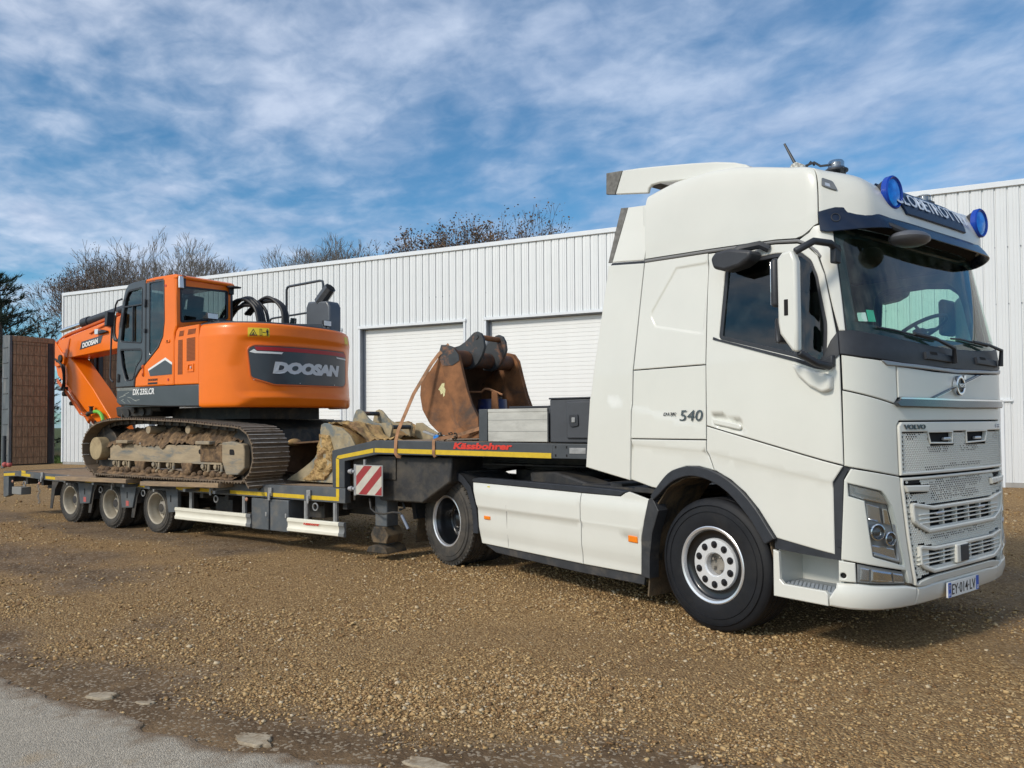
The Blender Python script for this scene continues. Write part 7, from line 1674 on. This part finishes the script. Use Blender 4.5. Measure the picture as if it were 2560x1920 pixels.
# ================================================================ buckets and lashing gear
rust=mat('rusty_bucket_steel',(.225,.095,.036),.75,.05,var=.5,vscale=4.5,col2=(.055,.045,.038),noise2=2.0,patch=(.50,.66),bump=.25,bscale=40)
rustd=mat('dark_scraped_paint',(.035,.04,.045),.55,.1,var=.3,vscale=6,col2=(.22,.10,.05),noise2=4,patch=(.56,.66),bump=.2,bscale=40)
rusti=mat('dark_rusty_inside',(.085,.045,.025),.85,var=.4,vscale=5)
BO2=Vector((5.45,.98,1.452))
big=thing('digging_bucket','large rusty excavator bucket strapped upright on the trailer gooseneck','bucket',Lw(*BO2),LY)
def part(B,name,m,par,O,**k):
    B.v=[(v[0]-O.x,v[1]-O.y,v[2]-O.z) for v in B.v]; return B.build(name,m,par,**k)
side=[(5.379,2.503),(5.425,2.567),(5.507,2.562),(5.603,2.537),(5.674,2.449),(5.731,2.251),(5.80,2.017),(5.857,1.877),(5.953,1.72),(5.972,1.556),(5.955,1.478),(5.60,1.470),(5.379,1.524),(5.219,1.651),(5.107,1.815),(5.07,1.99),(5.09,2.191),(5.223,2.282),(5.35,2.42)]
for y0,y1 in ((.35,.385),(1.565,1.60)):
    B=MB(); B.prism(side,y0,y1); part(B,'side_plate',rust,big,BO2,bevel=.006)
B=MB(); edge_=[(5.384,2.45),(5.43,2.575),(5.51,2.57),(5.61,2.545),(5.685,2.45),(5.74,2.25),(5.81,2.017),(5.868,1.877),(5.962,1.72),(5.978,1.556),(5.86,1.50),(5.70,1.62),(5.62,1.75),(5.553,1.977),(5.468,2.215)]
B.prism(edge_,.325,.352); part(B,'edge_plate',rust,big,BO2,bevel=.006)
B=MB(); B.prism([(p[0],p[1]) for p in edge_],1.598,1.625); part(B,'edge_plate',rust,big,BO2,bevel=.006)
B=MB(); B.prism([(5.384,2.45),(5.43,2.58),(5.51,2.575),(5.61,2.55),(5.69,2.45),(5.70,2.38),(5.60,2.33),(5.45,2.33)],.318,.325); part(B,'painted_corner',rustd,big,BO2)
shell=[(5.35,2.42),(5.223,2.282),(5.09,2.191),(5.07,1.99),(5.107,1.815),(5.219,1.651),(5.379,1.524),(5.60,1.470),(5.955,1.478)]
arc=[]
for a,b in zip(shell,shell[1:]): arc.append(a)
arc.append(shell[-1])
B=MB(); ins=[]
n=len(arc)
for i in range(n):
    a=Vector(arc[max(i-1,0)]);b=Vector(arc[min(i+1,n-1)]);d=(b-a).normalized(); ins.append((arc[i][0]-d.y*.025,arc[i][1]+d.x*.025))
B.prism(arc+ins[::-1],.385,1.565); part(B,'bucket_shell',rusti,big,BO2,angle=60)
B=MB(); B.cyl((5.53,.36,2.43),(5.53,1.60,2.43),.098,26); part(B,'torsion_tube',mat('rusty_tube',(.15,.065,.032),.7,.1,var=.35,vscale=5,col2=(.04,.04,.042),noise2=2.5,patch=(.5,.6)),big,BO2)
ear=[(5.314,2.50),(5.33,2.585),(5.42,2.60),(5.512,2.645),(5.60,2.715),(5.64,2.745),(5.69,2.755),(5.745,2.73),(5.785,2.66),(5.80,2.56),(5.764,2.466),(5.70,2.37),(5.632,2.32),(5.55,2.30),(5.45,2.32)]
for y in (.68,1.13):
    B=MB(); B.prism(ear,y,y+.045); part(B,'hitch_ear',rustd,big,BO2,bevel=.006)
    B=MB(); B.cyl((5.685,y-.012,2.69),(5.685,y+.057,2.69),.028,12); part(B,'ear_boss',rustd,big,BO2)
B=MB(); B.cyl((5.685,.725,2.69),(5.685,1.13,2.69),.033,14); part(B,'hitch_pin',rust,big,BO2)
B=MB(); B.box(5.955,6.02,.40,1.56,1.470,1.495); part(B,'cutting_edge',rust,big,BO2,bevel=.006)
pk=mat('pale_yellow_paint_patch',(.60,.56,.30),.6,var=.3,vscale=30)
lpb=lambda u,v,o:Vector((u,.35-o,v))-BO2
panel('paint_patch',[(5.415,2.125),(5.455,2.13),(5.45,2.08),(5.47,2.05),(5.455,1.98),(5.435,1.965),(5.43,2.01),(5.40,1.995),(5.385,2.04),(5.36,2.055),(5.385,2.085)],lpb,pk,big,g=.2,off=.0015,thick=.001,edge=0)
# blue drum and rusty bar inside
dO=Vector((5.72,.95,1.50)); drum=thing('drum','dark blue drum standing inside the large rusty bucket','drum',Lw(*dO),LY)
B=MB(); B.lathe([(0,0),(.19,0),(.195,.02),(.185,.12),(.195,.14),(.185,.16),(.185,.28),(.195,.30),(.185,.32),(.175,.44),(0,.45)],(0,0,0),(0,0,1),26,closed=False); part(B,'drum_body',mat('dark_blue_drum',(.012,.022,.09),.4,var=.4,vscale=6,col2=(.06,.05,.045),patch=(.5,.65)),drum,Vector((0,0,0)),angle=50)
B=MB(); B.cyl((.05,.05,.45),(.05,.05,.47),.05,12); part(B,'drum_cap',rustd,drum,Vector((0,0,0)))
bO=Vector((5.88,.80,1.50)); B=MB(); B.prism([(-.06,0),(.06,0),(.02,.52),(-.05,.53)],-.03,.03); o=B.build('steel_wedge',rust,None,bevel=.008); o.location=Lw(*bO); o.rotation_euler=(0,0,LY+.5); tag(o,'rusty tapered steel bar standing in front of the blue drum','bar')
bO=Vector((5.70,.82,2.00)); B=MB(); B.tube([(-.26,.0,.035),(-.05,.0,.03),(.0,.0,.065),(.06,.0,.062),(.26,.0,-.01)],.014,6,rad=[.012,.014,.016,.016,.012]); o=B.build('flat_strap',mat('faded_orange_strap',(.34,.16,.075),.8,var=.25,vscale=15),None); o.location=Lw(*bO); o.rotation_euler=(0,0,LY); tag(o,'bent rusty strip lying across the top of the blue drum','strip')
# ---- muddy grading bucket
ochre=mat('ochre_caked_clay',(.40,.265,.11),.95,var=.3,vscale=6,col2=(.24,.14,.065),noise2=4,patch=(.48,.62),bump=.8,bscale=18)
pale=mat('clay_smeared_steel',(.33,.27,.17),.85,.0,var=.25,vscale=7,col2=(.15,.17,.17),noise2=4,patch=(.50,.62),bump=.3,bscale=30)
MO=Vector((3.1,1.2,.85)); gb=thing('grading_bucket','wide clay covered grading bucket leaning on the gooseneck step','bucket',Lw(*MO),LY)
sp2=[(2.515,.873),(2.62,.935),(2.737,.985),(2.88,1.06),(3.016,1.139),(3.10,1.20),(3.145,1.265),(3.19,1.36),(3.205,1.47),(3.208,1.574),(3.228,1.646),(3.28,1.668),(3.345,1.666),(3.45,1.63),(3.62,1.60),(3.78,1.50),(3.88,1.36),(3.90,1.10),(3.84,.92),(3.6,.862)]
for y0,y1 in ((.44,.47),(2.05,2.08)):
    B=MB(); B.prism(sp2,y0,y1); part(B,'side_plate',pale,gb,MO,bevel=.006)
sh2=[(2.515,.873),(3.0,.862),(3.6,.868),(3.84,.92),(3.90,1.10),(3.88,1.36),(3.78,1.50),(3.62,1.60),(3.45,1.635),(3.35,1.655)]
n=len(sh2); ins=[]
for i in range(n):
    a=Vector(sh2[max(i-1,0)]);b=Vector(sh2[min(i+1,n-1)]);d=(b-a).normalized(); ins.append((sh2[i][0]-d.y*.025,sh2[i][1]+d.x*.025))
B=MB(); B.prism(sh2+ins[::-1],.47,2.05); part(B,'bucket_shell',ochre,gb,MO,angle=60)
ear2=[(3.10,1.60),(3.19,1.66),(3.225,1.78),(3.264,1.845),(3.31,1.862),(3.36,1.85),(3.413,1.81),(3.487,1.737),(3.56,1.69),(3.65,1.662),(3.75,1.66),(3.848,1.668),(3.93,1.652),(3.955,1.60),(3.92,1.47),(3.80,1.45),(3.6,1.55)]
for y in (1.05,1.45):
    B=MB(); B.prism(ear2,y,y+.035); part(B,'hitch_ear',pale,gb,MO,bevel=.005)
B=MB(); B.prism([(3.88,1.66),(3.99,1.665),(4.12,1.59),(4.42,1.452),(4.0,1.42),(3.85,1.48)],1.62,1.655); part(B,'hitch_brace',pale,gb,MO,bevel=.005)
B=MB(); B.cyl((3.31,1.085,1.80),(3.31,1.45,1.80),.030,12); part(B,'hitch_pin',rustd,gb,MO); B=MB(); B.cyl((3.92,1.085,1.605),(3.92,1.45,1.605),.030,12); part(B,'hitch_pin',rustd,gb,MO)
def clay(pts,name,amp,seed,y0,y1,par,O,m):
    B=MB(); ny=30; L_=[]; 
    for (a,b) in zip(pts,pts[1:]):
        k=max(1,int(math.hypot(b[0]-a[0],b[1]-a[1])/.022))
        for i in range(k): L_.append((a[0]+(b[0]-a[0])*i/k,a[1]+(b[1]-a[1])*i/k))
    L_.append(pts[-1]); ys=np.linspace(y0,y1,ny)
    for i,(x,z) in enumerate(L_):
        for y in ys:
            n_=float(fbm(np.array([x*1.+z]),np.array([y+seed*.3]),8,seed,5)[0])-.40; B.v.append((x+n_*amp*.3,y,z+n_*amp))
    for i in range(len(L_)-1):
        for j in range(ny-1): B.f.append((i*ny+j,(i+1)*ny+j,(i+1)*ny+j+1,i*ny+j+1))
    return part(B,name,m,par,O,fix=False,angle=24)
clay([(3.28,1.64),(3.5,1.635),(3.7,1.59),(3.88,1.49),(4.0,1.43),(4.20,1.42)],'caked_clay',.17,21,.47,1.02,gb,MO,ochre)
clay([(3.28,1.64),(3.5,1.63),(3.7,1.58),(3.9,1.45)],'caked_clay',.15,23,1.09,2.03,gb,MO,ochre)
# clay stuck to the outside of the side plate
B=MB(); r_=random.Random(9); 
P=[(3.20,1.52),(3.40,1.50),(3.48,1.30),(3.46,1.05),(3.30,.90),(3.00,.885),(2.90,.90),(3.10,1.05),(3.12,1.18),(3.17,1.38)]
def relc(u,v): return (float(fbm(np.array([u]),np.array([v]),14,44,4)[0])-.40)*.12
panel('caked_clay',P,lambda u,v,o:Vector((u,.44-o,v))-MO,ochre,gb,g=.016,thick=.01,edge=.01,relief=relc,off=.006,angle=80)
# ---- narrow brown bucket
TO=Vector((2.45,1.1,.85)); tb2=thing('trenching_bucket','small brown rusty trenching bucket on its side between track and grading bucket','bucket',Lw(*TO),LY)
B=MB(); B.box(2.06,2.86,.80,.825,.93,.95); B.box(2.06,2.86,.80,1.45,.925,.95); part(B,'bottom_plate',rusti,tb2,TO)
B=MB(); B.box(2.06,2.085,.80,1.45,.93,1.37); part(B,'end_plate',mat('brown_mud_rust',(.15,.085,.045),.85,var=.35,vscale=6,bump=.3,bscale=30),tb2,TO,bevel=.004)
B=MB(); B.box(2.06,2.86,1.43,1.455,.93,1.37); part(B,'back_plate',mat('brown_mud_rust',(.15,.085,.045),.85),tb2,TO)
B=MB(); B.prism([(2.06,1.355),(2.86,1.40),(2.86,1.425),(2.06,1.38)],.78,1.45); part(B,'top_plate',mat('brown_mud_rust',(.15,.085,.045),.85),tb2,TO,bevel=.004)
B=MB(); B.sphere((2.20,.85,1.39),.10,12,8,(1,1,.55)); part(B,'mud_clod',ochre,tb2,TO)
# ---- ratchet straps
stm_=mat('worn_orange_strap',(.36,.185,.095),.85,var=.25,vscale=12,col2=(.14,.085,.05),noise2=6,patch=(.5,.68))
def strap(name,label,pts,w=.024,grp='orange ratchet straps holding the large bucket'):
    O=Vector(pts[0]); B=MB(); n=len(pts); V=[]
    for i,p in enumerate(pts):
        p=Vector(p); d=(Vector(pts[min(i+1,n-1)])-Vector(pts[max(i-1,0)])).normalized(); s=d.cross(Vector((0,1,0)));
        s=s.normalized() if s.length>.2 else Vector((1,0,0)); V+=[p-s*w,p+s*w]
    for q_ in V: B.v.append(tuple(q_))
    k=len(V)
    for q_ in V: B.v.append((q_[0],q_[1]+.004,q_[2]))
    for i in range(n-1):
        a=2*i; B.f+=[(a,a+1,a+3,a+2),(k+a,k+a+2,k+a+3,k+a+1),(a,a+2,k+a+2,k+a),(a+1,k+a+1,k+a+3,a+3)]
    B.v=[(v[0]-O.x,v[1]-O.y,v[2]-O.z) for v in B.v]
    o=B.build(name,stm_,None); o.location=Lw(*O); o.rotation_euler=(0,0,LY); tag(o,label,'strap',grp); return o
strap('ratchet_strap','long orange strap slanting from the bucket top down around the gooseneck edge',[(5.53,.34,2.58),(5.40,.31,2.47),(5.33,.26,2.36),(5.17,.12,2.00),(5.02,.02,1.58),(5.005,-.008,1.46),(5.00,-.012,1.30),(5.02,.0,1.27),(5.05,.03,1.265)])
strap('ratchet_strap','short orange strap from the bucket foot over the gooseneck edge by the blue ratchet',[(6.02,.33,1.60),(5.80,.28,1.535),(5.68,.22,1.50),(5.60,.10,1.48),(5.585,.0,1.465),(5.585,-.012,1.44),(5.585,-.014,1.30),(5.60,.0,1.27)],.020)
rO=Vector((5.47,.18,1.46)); ra=thing('ratchet','steel ratchet with blue handle lying on the gooseneck beside the bucket','ratchet',Lw(*rO),LY+.3)
B=MB(); B.box(-.03,.05,-.03,.03,.0,.06); B.build('ratchet_handle',mat('bright_blue_plastic',(.02,.22,.65),.4),ra,bevel=.008)
B=MB(); B.prism([(-.17,.09),(-.15,.11),(.0,.06),(.0,.03)],-.03,.03); B.build('ratchet_frame',clipm,ra,bevel=.004)
cO=Vector((5.58,.22,1.455)); B=MB(); r_=random.Random(6)
for k in range(34):
    a=k*.19; c=Vector((.11*math.cos(a)*(1-k*.012)+.02,.06*math.sin(a*1.3),.03+.012*(k%3)+.02*math.sin(k))); torus(B,c,(r_.uniform(-1,1),r_.uniform(-1,1),r_.uniform(.2,1)),.020,.006,8,5)
o=B.build('lashing_chain',grease,None); o.location=Lw(*cO); o.rotation_euler=(0,0,LY); tag(o,'small heap of dark lashing chain at the foot of the large bucket','chain')
